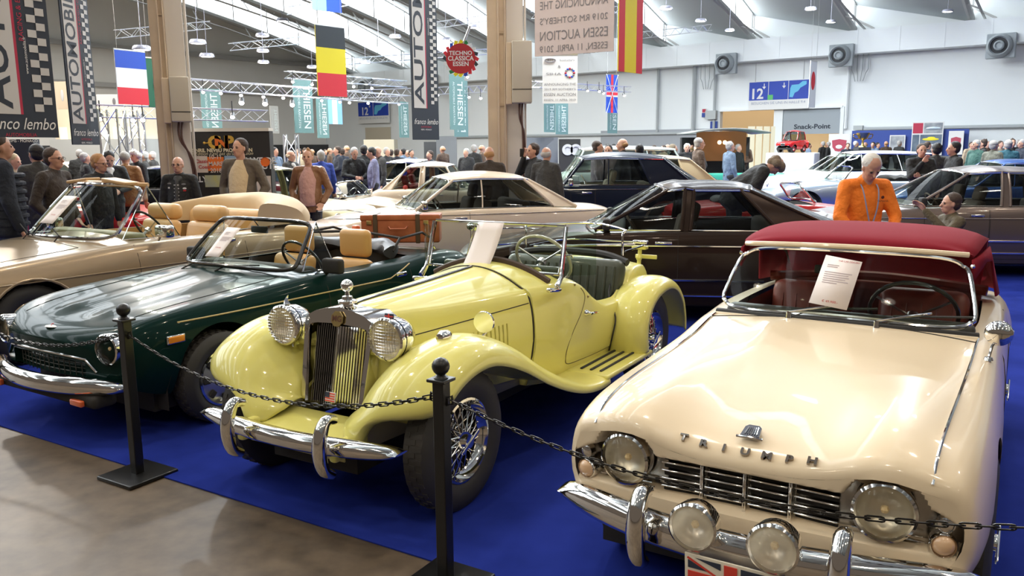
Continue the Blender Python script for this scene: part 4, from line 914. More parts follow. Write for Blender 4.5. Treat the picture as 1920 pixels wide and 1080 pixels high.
    wheels4(car, (0, -wb), w-.15, R=R, w=.17, rim=R*.62, style=wheelstyle, paintm=None if wheelstyle != 'steel' else P_, tread=tread)
    return car, bd
BRN = paint('black_brown_metallic', (.030, .020, .016), .3, .15); GBR = paint('grey_brown_metallic', (.15, .115, .10), .5, .22)
CRM2 = paint('ivory', (.74, .62, .48), 0, .25); NVY = paint('navy', (.010, .014, .028), 0, .2); GRND = paint('dark_green', (.004, .020, .017), .1, .16); GOLDB = paint('champagne', (.36, .27, .17), .35, .25)
RUST = mat('brown_velour', (.07, .045, .03), .8)
# dark brown coupe behind the yellow roadster
c, bd = sedan('brown_coupe', 'very dark brown pillarless coupe parked side-on directly behind the yellow roadster', (.22, 9.16, 0), 3.0, BRN, fo=.80, wb=2.85, ro=1.2, w=.91, h0=.72, h1=.90, belt=.95, deck=.95, roof=1.355, R=.33, kind='coupe', seatm=RUST, lampstyle='sq', ws=(-.62, -.74), tp=(-1.35, -1.48), rb=(-3.25, -3.10, .70), rt=(-2.36, -2.28, .56), bnodes=[(-1.60, -1.64, 'p'), (-1.69, -1.73, 'g'), (-2.55, -2.18, 'p')], chrome=False, strips=((.80, .009, .6, -3.9), (.46, .014, -.45, -2.40), (.30, .012, -.45, -2.4)), wheelstyle='alloy', crown=.045)
# grey-brown long saloon at the right edge
sedan('grey_brown_saloon', 'grey-brown metallic large saloon parked side-on behind the man in orange', (4.75, 11.9, 0), 3.0, GBR, fo=.86, wb=3.07, ro=1.2, w=.91, h0=.74, h1=.91, belt=.96, deck=.95, roof=1.40, R=.33, seatm=RUST, lampstyle='sq', ws=(-.62, -.76), tp=(-1.38, -1.50), strips=((.80, .008, .6, -4.1), (.50, .016, -.45, -2.6), (.34, .014, -.45, -2.6)), bnodes=[(-1.86, -1.90, 'p'), (-1.97, -1.99, 'g'), (-2.85, -2.72, 'p')], chrome=False, wheelstyle='alloy')
# ivory coupe
sedan('ivory_coupe', 'ivory Italian coupe with thin pillars parked side-on behind the dark green roadster', (-2.2, 11.5, 0), -2.83, CRM2, scale=1.04, fo=.62, wb=2.55, ro=1.05, w=.80, h0=.74, h1=.88, belt=.92, deck=.88, roof=1.30, R=.31, kind='coupe', seatm=RUST, ws=(-.60, -.70), tp=(-1.10, -1.24), rb=(-3.10, -2.98, .60), rt=(-2.34, -2.30, .50), bnodes=[(-1.60, -1.62, 'g'), (-2.62, -2.22, 'p')], strips=((.84, .006, .5, -3.4),), wheelstyle='steel', crown=.06)
# dark blue fifties saloon
sedan('navy_saloon', 'navy blue rounded saloon with a large curved rear window behind the ivory coupe', (-.02, 16.0, 0), 3.08, NVY, scale=1.12, fo=.5, wb=2.6, ro=1.2, w=.86, h0=.82, h1=.95, belt=.97, deck=.93, roof=1.40, R=.33, seatm=mat('cream_cloth', (.45, .40, .30), .8), ws=(-.75, -.92), tp=(-1.15, -1.26), rb=(-3.30, -3.05, .66), rt=(-2.65, -2.55, .56), bnodes=[(-1.65, -1.66, 'g'), (-2.35, -2.15, 'p')], strips=((.9, .008, .5, -3.2),), crown=.07, tread=False)
def folded_top(car, x, y, z, m, lx=.5, h=.10, name='folded_soft_top'):
    b = MB(); rows = []
    for i in range(17):
        v_ = -1+2*i/16; cx = x+lx*.9*(abs(v_)**3)*1.0; row = []
        for k in range(13): a = 2*pi*k/12; row.append(Vector((cx+lx*.42*cos(a)*(1-.35*abs(v_)**2), y*v_, z+h*sin(a)*(1-.25*abs(v_)**3)+(.012*sin(9*v_+2*a)))))
        rows.append(row)
    b.grid(rows); b.poly(rows[0][:-1]); b.poly(rows[-1][:-1][::-1]); return b.build(name, m, car)
def screen_open(car, wb_, wt, corner_q=True, m=None, fr=.016, q=None):
    ws, B, T = windscreen(car, wb_, wt, frame_r=fr, m=m)
    for sg in (1, -1):
        if q:
            a = Vector((wb_[1]-.06, sg*wb_[2]*1.02, wb_[4])); c = Vector((wt[1]-.01, sg*wt[2]*1.01, wt[4])); d = Vector((q, sg*(wb_[2]*1.03), wb_[4]-.02)); b = MB(); b.tube([a, c, d], .010, 6, closed=True); f = b.build('quarter_light', CHROME, ws); b = MB(); b.add([a, c, d], [(0, 1, 2)]); b.build('quarter_glass', GLASS, f)
    return ws, B, T
def build_fiat():
    car = thing('green_roadster', 'dark green open roadster with tan seats and a gold side stripe behind the left post', 'car', (-2.585, 5.662, 0), -2.131)
    def df(x, y, z):
        a = abs(y); k = sstep((.55-x)/.2)*sstep((x+.75)/.3); top = sstep((z-.6)/.1)
        return (x, y, z+.022*exp(-((a-.21)/.055)**2)*k*top*(1 if a < .45 else 0))
    st = [(.74, .40, .50, .60, .575, .50, .615), (.72, .37, .50, .66, .63, .56, .645), (.66, .33, .50, .72, .69, .60, .68), (.5, .28, .50, .775, .745, .635, .715), (.2, .25, .52, .80, .785, .66, .755), (-.2, .22, .52, .81, .815, .68, .80), (-.6, .18, .52, .81, .835, .68, .86), (-.85, .18, .52, .81, .845, .69, .89),
          (-1.4, .18, .52, .81, .83, .71, .87), (-2.0, .18, .52, .815, .835, .70, .87), (-2.35, .22, .54, .82, .86, .68, .86), (-2.8, .28, .54, .78, .83, .62, .83), (-3.08, .36, .55, .72, .76, .54, .77), (-3.14, .42, .56, .66, .70, .48, .71)]
    bd = Body(st, (0, -2.28), ra=.365, rz=.30, bow=(.16, .10), bowl=.55, deform=df); bd.opens = [(-2.15, -1.02, 1)]
    def fn(y, z):
        a = abs(y); sd = min(z-.39, (.525-.02*a/.4)-z if a < .40 else -1, .52-a-(.0 if z > .46 else (.46-z)*1.5)); lampd = .098-sqrt((a-.585)**2+(z-.60)**2)
        return -.06*sstep(max(sd, 0)/.02)-.12*sstep(lampd/.015)
    bd.mesh(front=fn, capn=30, capy=50).build('body', GRND, car, ang=50); arch_liner(bd, car); under(bd, car, .4, -3.0)
    b = door_seam(bd, -1.0, -1.98, .82, .24); b2 = hood_seam(bd, .60, -.72, .50, .58); b.build('door_seams', DARK, car); b2.build('bonnet_seam', DARK, car)
    GS = mat('gold_pinstripe', (.50, .38, .16), .4)
    strip(bd, .30, -2.0, .72, .0055, zf=lambda x: .715+.0*x if x > -1.7 else .715+(-1.7-x)*.3, out=.0015).build('side_stripe', GS, car)
    b = MB()
    fx = lambda y: .74-.16*(y/.8)**2
    for k in range(5): b.tube([(fx(y)-.045, y, .395+.028*k) for y in [-.46+.92*i/10 for i in range(11)]], .003, 4)
    for k in range(-8, 9): y = k*.054; b.tube([(fx(y)-.042, y, .385), (fx(y)-.042, y, .52)], .003, 4)
    b.build('grille', mat('grey_grille', (.10, .10, .09), .4, .6), car)
    b = MB(); b.tube([(fx(y)+.006, y, z) for y, z in ((-.50, .45), (-.42, .525), (-.2, .54), (.2, .54), (.42, .525), (.50, .45))], .007, 6); b.build('grille_trim', CHROME, car)
    text('bonnet_badge', 'S', .05, REDL, frame(bd.top(.66, 0, .006), (0, 1, 0), (-.5, 0, .35)), car, ex=.002); b = MB(); b.ball(bd.top(.66, 0, .0), (.03, .055, .006), 16); b.build('badge_oval', WHITE, car)
    for sg in (1, -1):
        lamp(car, (.655, sg*.588, .60), .088, (1, sg*.12, 0), deep=.07)
        b = MB(); p = bd.side(.36, .62, .004); p.y *= sg; b.rbox(p, (.13, .018, .055), .008); o = b.build('side_marker', CHROME, car); b = MB(); b.rbox(p+Vector((0, sg*.008, 0)), (.115, .012, .042), .006); b.build('amber_lens', AMBER, o)
        b = MB(); p = bd.side(-1.85, .735, .004); p.y *= sg; b.rbox(p, (.13, .03, .04), .014); b.build('door_handle', CHROME, car)
        b = MB(); b.rbox((-1.05, sg*.80, .905), (.07, .19, .115), .025); b.tube([(-1.05, sg*.72, .84), (-1.05, sg*.78, .88)], .014, 6); b.build('door_mirror', DARK, car)
        b = MB(); b.rbox((.80, sg*.46, .285), (.03, .12, .04), .01); b.build('marker_lamp', mat('red_orange_lens', (.65, .12, .03), .25, coat=1), car)
        rounded_seat(car, -1.62, sg*.34, w=.46, zb=.40, zt=.86, m=TAN, head=False); b = MB(); b.rbox((-1.80, sg*.34, .98), (.10, .33, .24), .05); b.build('headrest', TAN, car)
    bumper(car, .86, .375, .73, bowx=.20, r=.045, h=.05); b = MB(); b.rbox((.70, 0, .29), (.16, 1.2, .08), .03); b.build('chin_spoiler', DARK, car)
    ws, B, T = screen_open(car, (-.66, -.82, .64, .905, .875), (-1.0, -1.14, .53, 1.235, 1.215), q=-1.22, m=mat('black_frame', (.015, .015, .015), .25, coat=.6))
    b = MB(); b.tube([T[7]+Vector((.0, 0, 0)), T[7]+Vector((-.05, 0, -.06))], .005, 5); b.rbox(T[7]+Vector((-.06, 0, -.09)), (.02, .19, .055), .015); b.build('rear_view_mirror', DARK, ws)
    M = frame(B[5].lerp(T[5], .48)+Vector((.02, .02, 0)), (B[6]-B[5]), (T[5]-B[5])); sheet(car, M, .19, .30)
    for y in (-.02, -.42): b = MB(); p = bd.top(-.62, y, 0); b.tube([p, p+Vector((-.08, .03, .035)), p+Vector((-.14, .34, .05))], .006, 5); b.build('wiper', DARK, car)
    b = MB(); b.rbox((-1.0, 0, .83), (.18, 1.22, .12), .05); b.build('dashboard', DARK, car); steering(car, -1.18, .34, .90, .19)
    bd.tub(-2.15, -1.02, ins=1).build('cockpit_tub', DARK, car)
    b = MB(); folded_top(car, -2.25, .60, .90, mat('black_vinyl', (.02, .02, .022), .5), lx=.34, h=.07)
    b = MB()
    for sg in (1, -1): b.tube([(-1.98, sg*.60, .90), (-2.1, sg*.58, 1.0), (-2.45, sg*.55, 1.02), (-2.62, sg*.5, .96)], .012, 6); 
    b.tube([(-2.12, -.58, 1.0), (-2.2, 0, 1.03), (-2.12, .58, 1.0)], .012, 6); b.build('hood_irons', DARK, car)
    wheels4(car, (0, -2.28), .735, R=.30, w=.17, rim=.19, style='alloy')
    # leather suitcase on the boot
    a = -2.131; f = Vector((cos(a), sin(a), 0)); o = Vector((-2.585, 5.662, 0))+f*-2.80
    s = thing('leather_suitcase', 'orange-brown leather suitcase with dark straps on the boot of the green roadster', 'suitcase', (o.x+.02, o.y, .87), 0)
    LE = mat('saddle_leather', (.40, .11, .04), .45, coat=.15, noise=(9, (.50, .15, .06), 4)); b = MB(); b.rbox((0, 0, .13), (.76, .24, .26), .02); b.build('case_body', LE, s); b = MB(); b.rbox((0, -.0, .245), (.775, .255, .06), .015); b.build('lid', LE, s)
    for x in (-.24, .17): b = MB(); b.rbox((x, 0, .138), (.045, .268, .284), .01); b.build('strap', mat('dark_strap', (.10, .06, .03), .5), s)
    for x in (-.30, .25): b = MB(); b.rbox((x, -.128, .20), (.05, .012, .04), .004); b.build('latch', mat('brass', (.6, .45, .2), .3, .9), s)
    b = MB(); b.tube([(-.11, -.125, .16), (-.09, -.16, .14), (.05, -.16, .14), (.07, -.125, .16)], .010, 6); b.build('handle', LE, s)
build_fiat()
def build_tan():
    car = thing('champagne_convertible', 'champagne beige large convertible with chrome screen, farthest left in the front row', 'car', (-4.75, 7.22, 0), -2.14)
    st = [(.88, .42, .54, .72, .60, .60, .62), (.84, .38, .54, .80, .68, .68, .70), (.7, .32, .54, .86, .77, .72, .77), (.3, .26, .54, .90, .84, .74, .85), (-.3, .22, .54, .92, .885, .76, .92), (-.8, .2, .54, .93, .92, .78, .98), (-1.0, .2, .54, .935, .925, .80, .99), (-1.8, .2, .54, .94, .915, .82, .96), (-2.5, .2, .54, .94, .90, .80, .96), (-3.0, .24, .54, .93, .89, .76, .95), (-3.8, .33, .55, .88, .87, .70, .89), (-4.05, .42, .56, .80, .80, .60, .83), (-4.12, .46, .57, .76, .74, .56, .77)]
    bd = Body(st, (0, -2.88), ra=.385, rz=.335, bow=(.12, .08)); bd.opens = [(-3.05, -1.02, 1)]; bd.mesh(step=.06, capn=10, capy=16).build('body', GOLDB, car, ang=45); arch_liner(bd, car); under(bd, car, .6, -4.0, .24, .8)
    b = door_seam(bd, -.97, -2.2, .91, .26); b.build('door_seams', mat('seam_brown', (.08, .05, .03), .6), car); hood_seam(bd, .7, -.55, .60, .66).build('bonnet_seam', DARK, car)
    strip(bd, .6, -4.0, .70, .007).build('waist_crease', GOLDB, car); strip(bd, -1.1, -3.0, .918, .007, out=-.06).build('door_top_trim', CHROME, car)
    for sg in (1, -1):
        lamp(car, (.80, sg*.62, .60), .10, (1, 0, 0)); b = MB(); b.tube([(.36*cos(t)+.03*cos(t), sg*(bd.y_at(.39*cos(t), min(.335+.39*sin(t), .85))+.006), .335+.39*sin(t)) for t in [pi*k/16 for k in range(17)]], .012, 6); b.build('arch_lip', GOLDB, car)
        b = MB(); p = bd.side(-1.98, .86, 0); p.y *= sg; b.rbox(p+Vector((0, sg*.02, 0)), (.18, .03, .03), .012); b.build('door_handle', CHROME, car)
        b = MB(); b.rbox((-4.09, sg*.70, .70), (.08, .10, .26), .03); b.build('tail_lamp', mat('orange_red_lens', (.7, .12, .02), .2, coat=1), car)
        b = MB(); b.tube([(-1.22, sg*.86, .93), (-1.22, sg*.90, .97)], .012, 6); b.rbox((-1.23, sg*.95, 1.02), (.10, .20, .12), .03); b.build('door_mirror', CHROME, car)
    bumper(car, 1.0, .45, .90, r=.06, wrap=.15)
    ws, B, T = screen_open(car, (-.60, -.86, .74, .985, .96), (-1.10, -1.29, .62, 1.455, 1.435), fr=.019, q=-1.52)
    CT = mat('tan_canvas', (.62, .46, .26), .75, sheen=.2); CT2 = mat('camel_wood', (.60, .38, .18), .5)
    for (y, w, x) in ((-.30, .36, 0), (.34, .40, 0)): b = MB(); b.rbox((-1.21, y, 1.48), (.16, w, .03), .01, R=Matrix.Rotation(.10*(1 if y < 0 else -1), 3, 'X')); b.build('header_clamp', CT2, ws)
    b = MB(); b.tube([p+Vector((-.03, 0, .012)) for p in T], .022, 6); b.build('header_rail', CT2, ws)
    M = frame(B[6].lerp(T[6], .50)+Vector((.035, 0, 0)), (B[7]-B[6]), (T[6]-B[6])); sheet(car, M, .25, .36)
    for y in (.25, -.30): b = MB(); p = bd.top(-.56, y, 0); b.tube([p, p+Vector((-.05, 0, .05)), p+Vector((-.14, -.30, .12))], .006, 5); b.build('wiper', DARK, car)
    bd.tub(-3.05, -1.02, ins=1).build('cockpit_tub', CREAMLEA, car); b = MB(); b.rbox((-1.12, 0, .93), (.2, 1.4, .14), .05); b.build('dashboard', mat('olive_dash', (.25, .22, .12), .6), car); steering(car, -1.45, .40, 1.0, .21, m=DARK)
    TL = mat('light_tan_leather', (.68, .42, .17), .42, coat=.1)
    for sg in (1, -1): rounded_seat(car, -2.0, sg*.40, w=.6, zb=.50, zt=1.02, m=TL); b = MB(); b.rbox((-2.18, sg*.40, 1.10), (.16, .50, .18), .07); b.build('seat_top_roll', TL, car)
    b = MB(); b.rbox((-2.75, 0, .88), (.25, 1.3, .46), .10); b.build('rear_seat', TL, car)
    # folded canvas top with a raised boot cover
    rows = []
    for i in range(13):
        v_ = -1+2*i/12; a = abs(v_); xf = -2.88+.42*a**3; row = [Vector((xf, .80*v_, .95)), Vector((xf-.02, .80*v_, 1.16-.05*a**2)), Vector((xf-.10, .79*v_, 1.245-.07*a**2+.015*sin(8*v_))), Vector((xf-.35, .78*v_, 1.27-.10*a**2)), Vector((xf-.62, .75*v_, 1.20-.10*a**2)), Vector((xf-.78, .70*v_, 1.06-.06*a)), Vector((xf-.80, .68*v_, .93))]; rows.append(spline(row, 3))
    b = MB(); b.grid(rows); b.poly(rows[0]); b.poly(rows[-1][::-1]); b.build('folded_soft_top', CT, car)
    wheels4(car, (0, -2.88), .78, R=.335, w=.18, rim=.20, style='steel', paintm=GOLDB)
build_tan()
# ================= PEOPLE =================
SKIN = mat('skin', (.56, .31, .21), .5, noise=(14, (.50, .26, .18), 3)); SKIN2 = mat('skin_pale', (.62, .38, .29), .5)
EYE = mat('eye_dark', (.03, .02, .02), .6); LIP = mat('lip', (.42, .16, .13), .5)
HAIRS = {'brown': mat('hair_brown', (.05, .03, .02), .7, bump=(60, .5)), 'black': mat('hair_black', (.015, .012, .01), .6, bump=(60, .5)), 'grey': mat('hair_grey', (.35, .33, .31), .7, bump=(60, .5)), 'white': mat('hair_white', (.62, .60, .56), .7, bump=(60, .5)), 'ginger': mat('hair_ginger', (.38, .20, .08), .7, bump=(60, .5)), 'fair': mat('hair_fair', (.40, .30, .18), .7, bump=(60, .5)), 'greybrown': mat('hair_greybrown', (.20, .15, .10), .8, bump=(40, .9))}
def cloth(name, col, rough=.8, b=(7, 1.0, .05)): return mat('cloth_'+name, col, rough, bump=b, sheen=.0)
def remesh(mb, vox, it=4, name='m'):
    me = bpy.data.meshes.new(name); me.from_pydata([tuple(v) for v in mb.v], [], mb.f); o = bpy.data.objects.new(name, me); COL.objects.link(o)
    m = o.modifiers.new('r', 'REMESH'); m.mode = 'VOXEL'; m.voxel_size = vox; m.use_smooth_shade = True
    s = o.modifiers.new('s', 'SMOOTH'); s.iterations = it; s.factor = .5
    dg = bpy.context.evaluated_depsgraph_get(); r = bpy.data.meshes.new_from_object(o.evaluated_get(dg)); bpy.data.objects.remove(o); bpy.data.meshes.remove(me)
    r.polygons.foreach_set('use_smooth', [True]*len(r.polygons)); return r
def cap(mb, a, b, ra, rb, n=12):
    a, b = Vector(a), Vector(b); L = (b-a).length; P = [(-ra*cos(pi/2*k/4), ra*sin(pi/2*k/4)+1e-4) for k in range(5)]+[(L+rb*sin(pi/2*k/4), rb*cos(pi/2*k/4)+1e-4) for k in range(5)]
    o = len(mb.v); mb.lathe(P, a, (b-a) if L > 1e-6 else (0, 0, 1), n); mb.f.append(tuple(range(o, o+n))[::-1]); mb.mi.append(0); e = len(mb.v); mb.f.append(tuple(range(e-n, e))); mb.mi.append(0)
def ell(mb, c, r, R=None): mb.ball(c, r, 16, R=R)
def eloft(mb, L, R, up, n=20):
    rows = []
    for (z, rx, ry, dx) in L: rows.append([up((dx+rx*cos(2*pi*k/n), ry*sin(2*pi*k/n)*(1-.08*cos(2*pi*k/n)), z)) for k in range(n)])
    o = len(mb.v); mb.v += [p for r in rows for p in r]
    for i in range(len(rows)-1):
        for k in range(n): mb.f.append((o+i*n+k, o+i*n+(k+1) % n, o+(i+1)*n+(k+1) % n, o+(i+1)*n+k)); mb.mi.append(0)
    mb.f.append(tuple(range(o, o+n))[::-1]); mb.f.append(tuple(o+(len(rows)-1)*n+k for k in range(n))); mb.mi += [0, 0]
POSES = {'down': (((.0, .255, 1.13), (.07, .265, .88)), ((.0, -.255, 1.13), (.07, -.265, .88))), 'front': (((.04, .27, 1.14), (.25, .10, 1.08)), ((.04, -.27, 1.14), (.25, -.08, 1.10))), 'pocket': (((-.06, .29, 1.14), (.08, .22, .95)), ((-.06, -.29, 1.14), (.08, -.22, .95))),
         'phone': (((.0, .255, 1.13), (.07, .25, .88)), ((.14, -.27, 1.24), (.10, -.13, 1.53))), 'chin': (((.12, .22, 1.15), (.22, -.05, 1.18)), ((.16, -.20, 1.16), (.17, -.02, 1.42))), 'table': (((.10, .27, 1.16), (.30, .15, .98)), ((.10, -.27, 1.16), (.30, -.15, .98))), 'point': (((.14, .24, 1.30), (.33, .08, 1.56)), ((.02, -.26, 1.12), (.2, -.2, .95)))}
def figure(name, label, loc, yaw, s=1, pose='down', jacket='black', shirt=None, trousers='darktrousers', hair='brown', hairstyle='short', bend=0, nod=0, turn=0, glasses=False, lod=1, girth=1.0, crouch=False, extra=None, group=None, skin=None, puffy=False, collar=True):
    t = thing(name, label, 'person', loc, yaw, group); t.scale = (s,)*3; skin = skin or SKIN
    vb = {0: .0085, 1: .013, 2: .024}[lod]; vc = {0: .012, 1: .017, 2: .028}[lod]
    hz = .42 if crouch else .95; dz = hz-.95
    B0 = Vector((0, 0, hz)); RB = Matrix.Rotation(bend, 3, 'Y')
    up = lambda p: B0+RB @ (Vector((p[0], p[1], p[2]+dz))-B0)
    g = girth
    sh = [up((-.01, sg*.185, 1.43)) for sg in (1, -1)]; arms = POSES[pose]; el_ = [up(a[0]) for a in arms]; wr = [up(a[1]) for a in arms]
    if crouch: hip = [Vector((0, sg*.09, .42)) for sg in (1, -1)]; kn = [Vector((.38, .16, .46)), Vector((.36, -.14, .12))]; an = [Vector((.30, .16, .09)), Vector((-.05, -.14, .09))]
    else: hip = [Vector((0, sg*.09, .92)) for sg in (1, -1)]; kn = [Vector((.015, sg*.10, .50)) for sg in (1, -1)]; an = [Vector((-.01, sg*.11, .09)) for sg in (1, -1)]
    nk = up((0, 0, 1.47)); H = up((.015, 0, 1.62)); RH = RB @ Matrix.Rotation(turn, 3, 'Z') @ Matrix.Rotation(nod, 3, 'Y'); Hc = nk+RB @ Matrix.Rotation(nod*.6, 3, 'Y') @ Vector((.02, 0, .155))
    h = lambda x, y, z: Hc+RH @ Vector((x, y, z))
    b = MB()
    ell(b, h(-.015, 0, .028), (.097, .076, .094), RH); ell(b, h(.012, 0, -.01), (.078, .066, .09), RH); ell(b, h(.035, 0, -.062), (.052, .05, .048), RH)   # skull, face, jaw
    cap(b, h(.086, 0, .012), h(.106, 0, -.022), .010, .014, 8)
    for sg in (1, -1): ell(b, h(-.005, sg*.076, -.005), (.016, .010, .030), RH); ell(b, h(.062, sg*.030, .022), (.022, .024, .010), RH); ell(b, h(.052, sg*.036, -.022), (.025, .02, .02), RH)
    ell(b, h(.080, 0, -.050), (.014, .022, .012), RH)
    cap(b, nk+Vector((0, 0, -.05)), h(-.01, 0, -.06), .058, .054)
    eloft(b, [(.98, .09, .12, 0), (1.15, .09, .12, 0), (1.3, .09, .13, 0), (1.40, .06, .13, -.01), (1.45, .04, .06, -.01)], RB, up)
    for i, sg in enumerate((1, -1)):
        cap(b, up((0, 0, 1.38)), sh[i], .07, .052); cap(b, sh[i], el_[i], .048, .038); cap(b, el_[i], wr[i], .037, .026); cap(b, hip[i], kn[i], .082, .052); cap(b, kn[i], an[i], .052, .036); cap(b, B0, hip[i], .10, .09)
        d = (wr[i]-el_[i]).normalized(); side = d.cross(RB @ Vector((1, 0, 0) if abs(d.x) < .8 else (0, 0, 1))).normalized(); nrm = side.cross(d)
        pc = wr[i]+d*.05; Rp = Matrix((d, side, nrm)).transposed(); ell(b, pc, (.052, .040, .018), Rp)
        if lod < 2:
            for k in range(4):
                o_ = side*(.030-.020*k); L = (.070, .078, .074, .058)[k]; k0 = pc+d*.042+o_; k1 = k0+d*L*.55+nrm*.012; k2 = k1+d*L*.4+nrm*.028; cap(b, k0-d*.02, k1, .0105, .0095, 8); cap(b, k1, k2, .0095, .008, 8)
            k0 = pc-d*.02+side*.035; k1 = k0+d*.035+side*.022+nrm*.01; cap(b, k0, k1, .013, .011, 8); cap(b, k1, k1+d*.032+nrm*.008, .011, .009, 8)
        cap(b, an[i]+Vector((-.03, 0, -.04)), an[i]+Vector((.13, 0, -.055)), .035, .03)
    me = remesh(b, vb, 2 if lod == 0 else 3); me.materials.append(skin); o = bpy.data.objects.new('body', me); COL.objects.link(o); o.parent = t
    # jacket
    pk = 1.18 if puffy else 1.0; b = MB(); JK = MATS['cloth_'+jacket]
    zb_ = 1.0 if crouch else .84
    eloft(b, [(zb_-.04, .120*pk, .165*pk, 0), (zb_, .130*pk, .175*pk, 0), (.96 if not crouch else 1.02, .135*g*pk, .178*g**.5*pk, .008), (1.08, .138*g*pk, .176*g**.5*pk, .014), (1.20, .134*g**.6*pk, .180*pk, .010), (1.30, .126*pk, .186*pk, .0), (1.38, .108*pk, .185*pk, -.008), (1.435, .078*pk, .145*pk, -.014), (1.465, .06, .08, -.014)], RB, up, 24)
    for i, sg in enumerate((1, -1)):
        cap(b, up((-.01, sg*.08, 1.44)), sh[i], .070*pk, .070*pk); cap(b, sh[i], el_[i], .072*pk, .060*pk); cap(b, el_[i], wr[i]-(wr[i]-el_[i]).normalized()*.015, .058*pk, .044*pk)
    if collar and not (shirt and shirt[0] != '!'): cap(b, up((-.012, 0, 1.44)), up((-.008, 0, 1.478)), .082, .078)
    me = remesh(b, vc, 5); me.materials.append(JK); o = bpy.data.objects.new('jacket', me); COL.objects.link(o); o.parent = t
    if shirt:
        b = MB(); wv = .150 if shirt[0] != '!' else .048; shn = shirt.strip('!')
        eloft(b, [(.90, .130*g, wv, .030), (1.0, .138*g, wv, .036), (1.10, .138*g, wv, .040), (1.20, .134*g**.6, wv, .040), (1.30, .126, wv, .034), (1.38, .116, wv*.8, .024), (1.43, .100, .085, .014), (1.47, .078, .07, .006), (1.49, .06, .055, .0)], RB, up, 20)
        me = remesh(b, vc, 4); me.materials.append(MATS['cloth_'+shn]); o = bpy.data.objects.new('shirt', me); COL.objects.link(o); o.parent = t
    b = MB()
    for i in (0, 1): cap(b, B0+Vector((0, 0, -.0)), hip[i], .135, .11); cap(b, hip[i], kn[i], .098, .070); cap(b, kn[i], an[i]+Vector((0, 0, .01)), .070, .060)
    me = remesh(b, max(vc, .02), 4); me.materials.append(MATS['cloth_'+trousers]); o = bpy.data.objects.new('trousers', me); COL.objects.link(o); o.parent = t
    for i in (0, 1): b = MB(); b.rbox(an[i]+Vector((.05, 0, -.048)), (.28, .10, .085), .035); b.build('shoe', DARK, t)
    if hair:
        b = MB()
        if hairstyle == 'short': ell(b, h(-.034, 0, .048), (.098, .086, .089), RH); ell(b, h(-.050, 0, .0), (.070, .084, .080), RH)
        elif hairstyle == 'fringe': ell(b, h(-.048, 0, .006), (.078, .088, .058), RH)
        elif hairstyle == 'thin': ell(b, h(-.034, 0, .040), (.098, .087, .086), RH)
        elif hairstyle == 'bushy':
            for (x, y, z) in ((-.03, 0, .05), (.02, .03, .07), (.02, -.03, .07), (-.07, .03, .02), (-.07, -.03, .03), (-.05, 0, -.03), (.04, 0, .07), (-.03, .06, .02), (-.03, -.06, .02)): ell(b, h(x, y, z), (.068, .055, .058), RH)
        rj = random.Random(int(abs(loc[0])*1000))
        for _ in range(60 if lod < 2 else 0): v0 = rj.choice(b.v); ell(b, v0*.93+h(-.02, 0, .03)*.07, (rj.uniform(.010, .020),)*3, RH)
        b.v = [v for v in b.v]; me = remesh(b, .009 if lod < 2 else .02, 1); me.materials.append(HAIRS[hair]); o = bpy.data.objects.new('hair', me); COL.objects.link(o); o.parent = t
    if lod < 2:
        for sg in (1, -1): b = MB(); ell(b, h(.077, sg*.031, .008), (.010, .013, .008), RH); b.build('eye', EYE, t)
        for sg in (1, -1): b = MB(); ell(b, h(.084, sg*.031, .026), (.006, .018, .004), RH); b.build('eyebrow', HAIRS['greybrown' if hair in (None, 'white', 'grey') else hair], t)
        b = MB(); ell(b, h(.088, 0, -.050), (.008, .021, .005), RH); b.build('mouth', LIP, t)
    if glasses:
        b = MB()
        for sg in (1, -1): b.tube([h(.099, sg*.032, .008)+RH @ Vector((0, .022*cos(a), .015*sin(a))) for a in [2*pi*k/12 for k in range(12)]], .002, 4, closed=True); b.tube([h(.097, sg*.052, .010), h(.0, sg*.080, .012)], .002, 4)
        b.tube([h(.099, .010, .01), h(.099, -.010, .01)], .002, 4); b.build('glasses', DARK, t)
    if extra: extra(t, h, up, RH, RB, wr)
    return t
for n_, c_ in dict(black=(.014, .014, .014), charcoal=(.035, .033, .030), navy=(.012, .017, .030), darkbrown=(.040, .028, .020), tanleather=(.26, .115, .035), brownleather=(.22, .10, .04), olivegrey=(.115, .092, .068), khaki=(.12, .12, .09), lavender=(.17, .17, .27), lilac=(.42, .36, .40), orange=(.85, .20, .012), cream=(.58, .45, .28), pink=(.50, .28, .24), white=(.65, .64, .62), blue=(.03, .06, .32), denim=(.12, .17, .24), darktrousers=(.025, .025, .028), jeans=(.05, .07, .12), beige=(.42, .33, .22), brown=(.085, .050, .030), green=(.03, .09, .07), grey=(.16, .16, .16), stripe=(.05, .05, .05), teal=(.02, .09, .12), red=(.4, .02, .02), olive=(.085, .065, .035)).items():
    cloth(n_, c_, .45 if 'leather' in n_ else .8)
def pz(px, ytop, Y): return at(px, ytop, Y)
def person(px, ytop, Y, yaw, label, top=1.755, **k):
    p = at(px, ytop, Y); s = p.z/top; return figure('person', label, (p.x, p.y, 0), radians(yaw), s, **k)
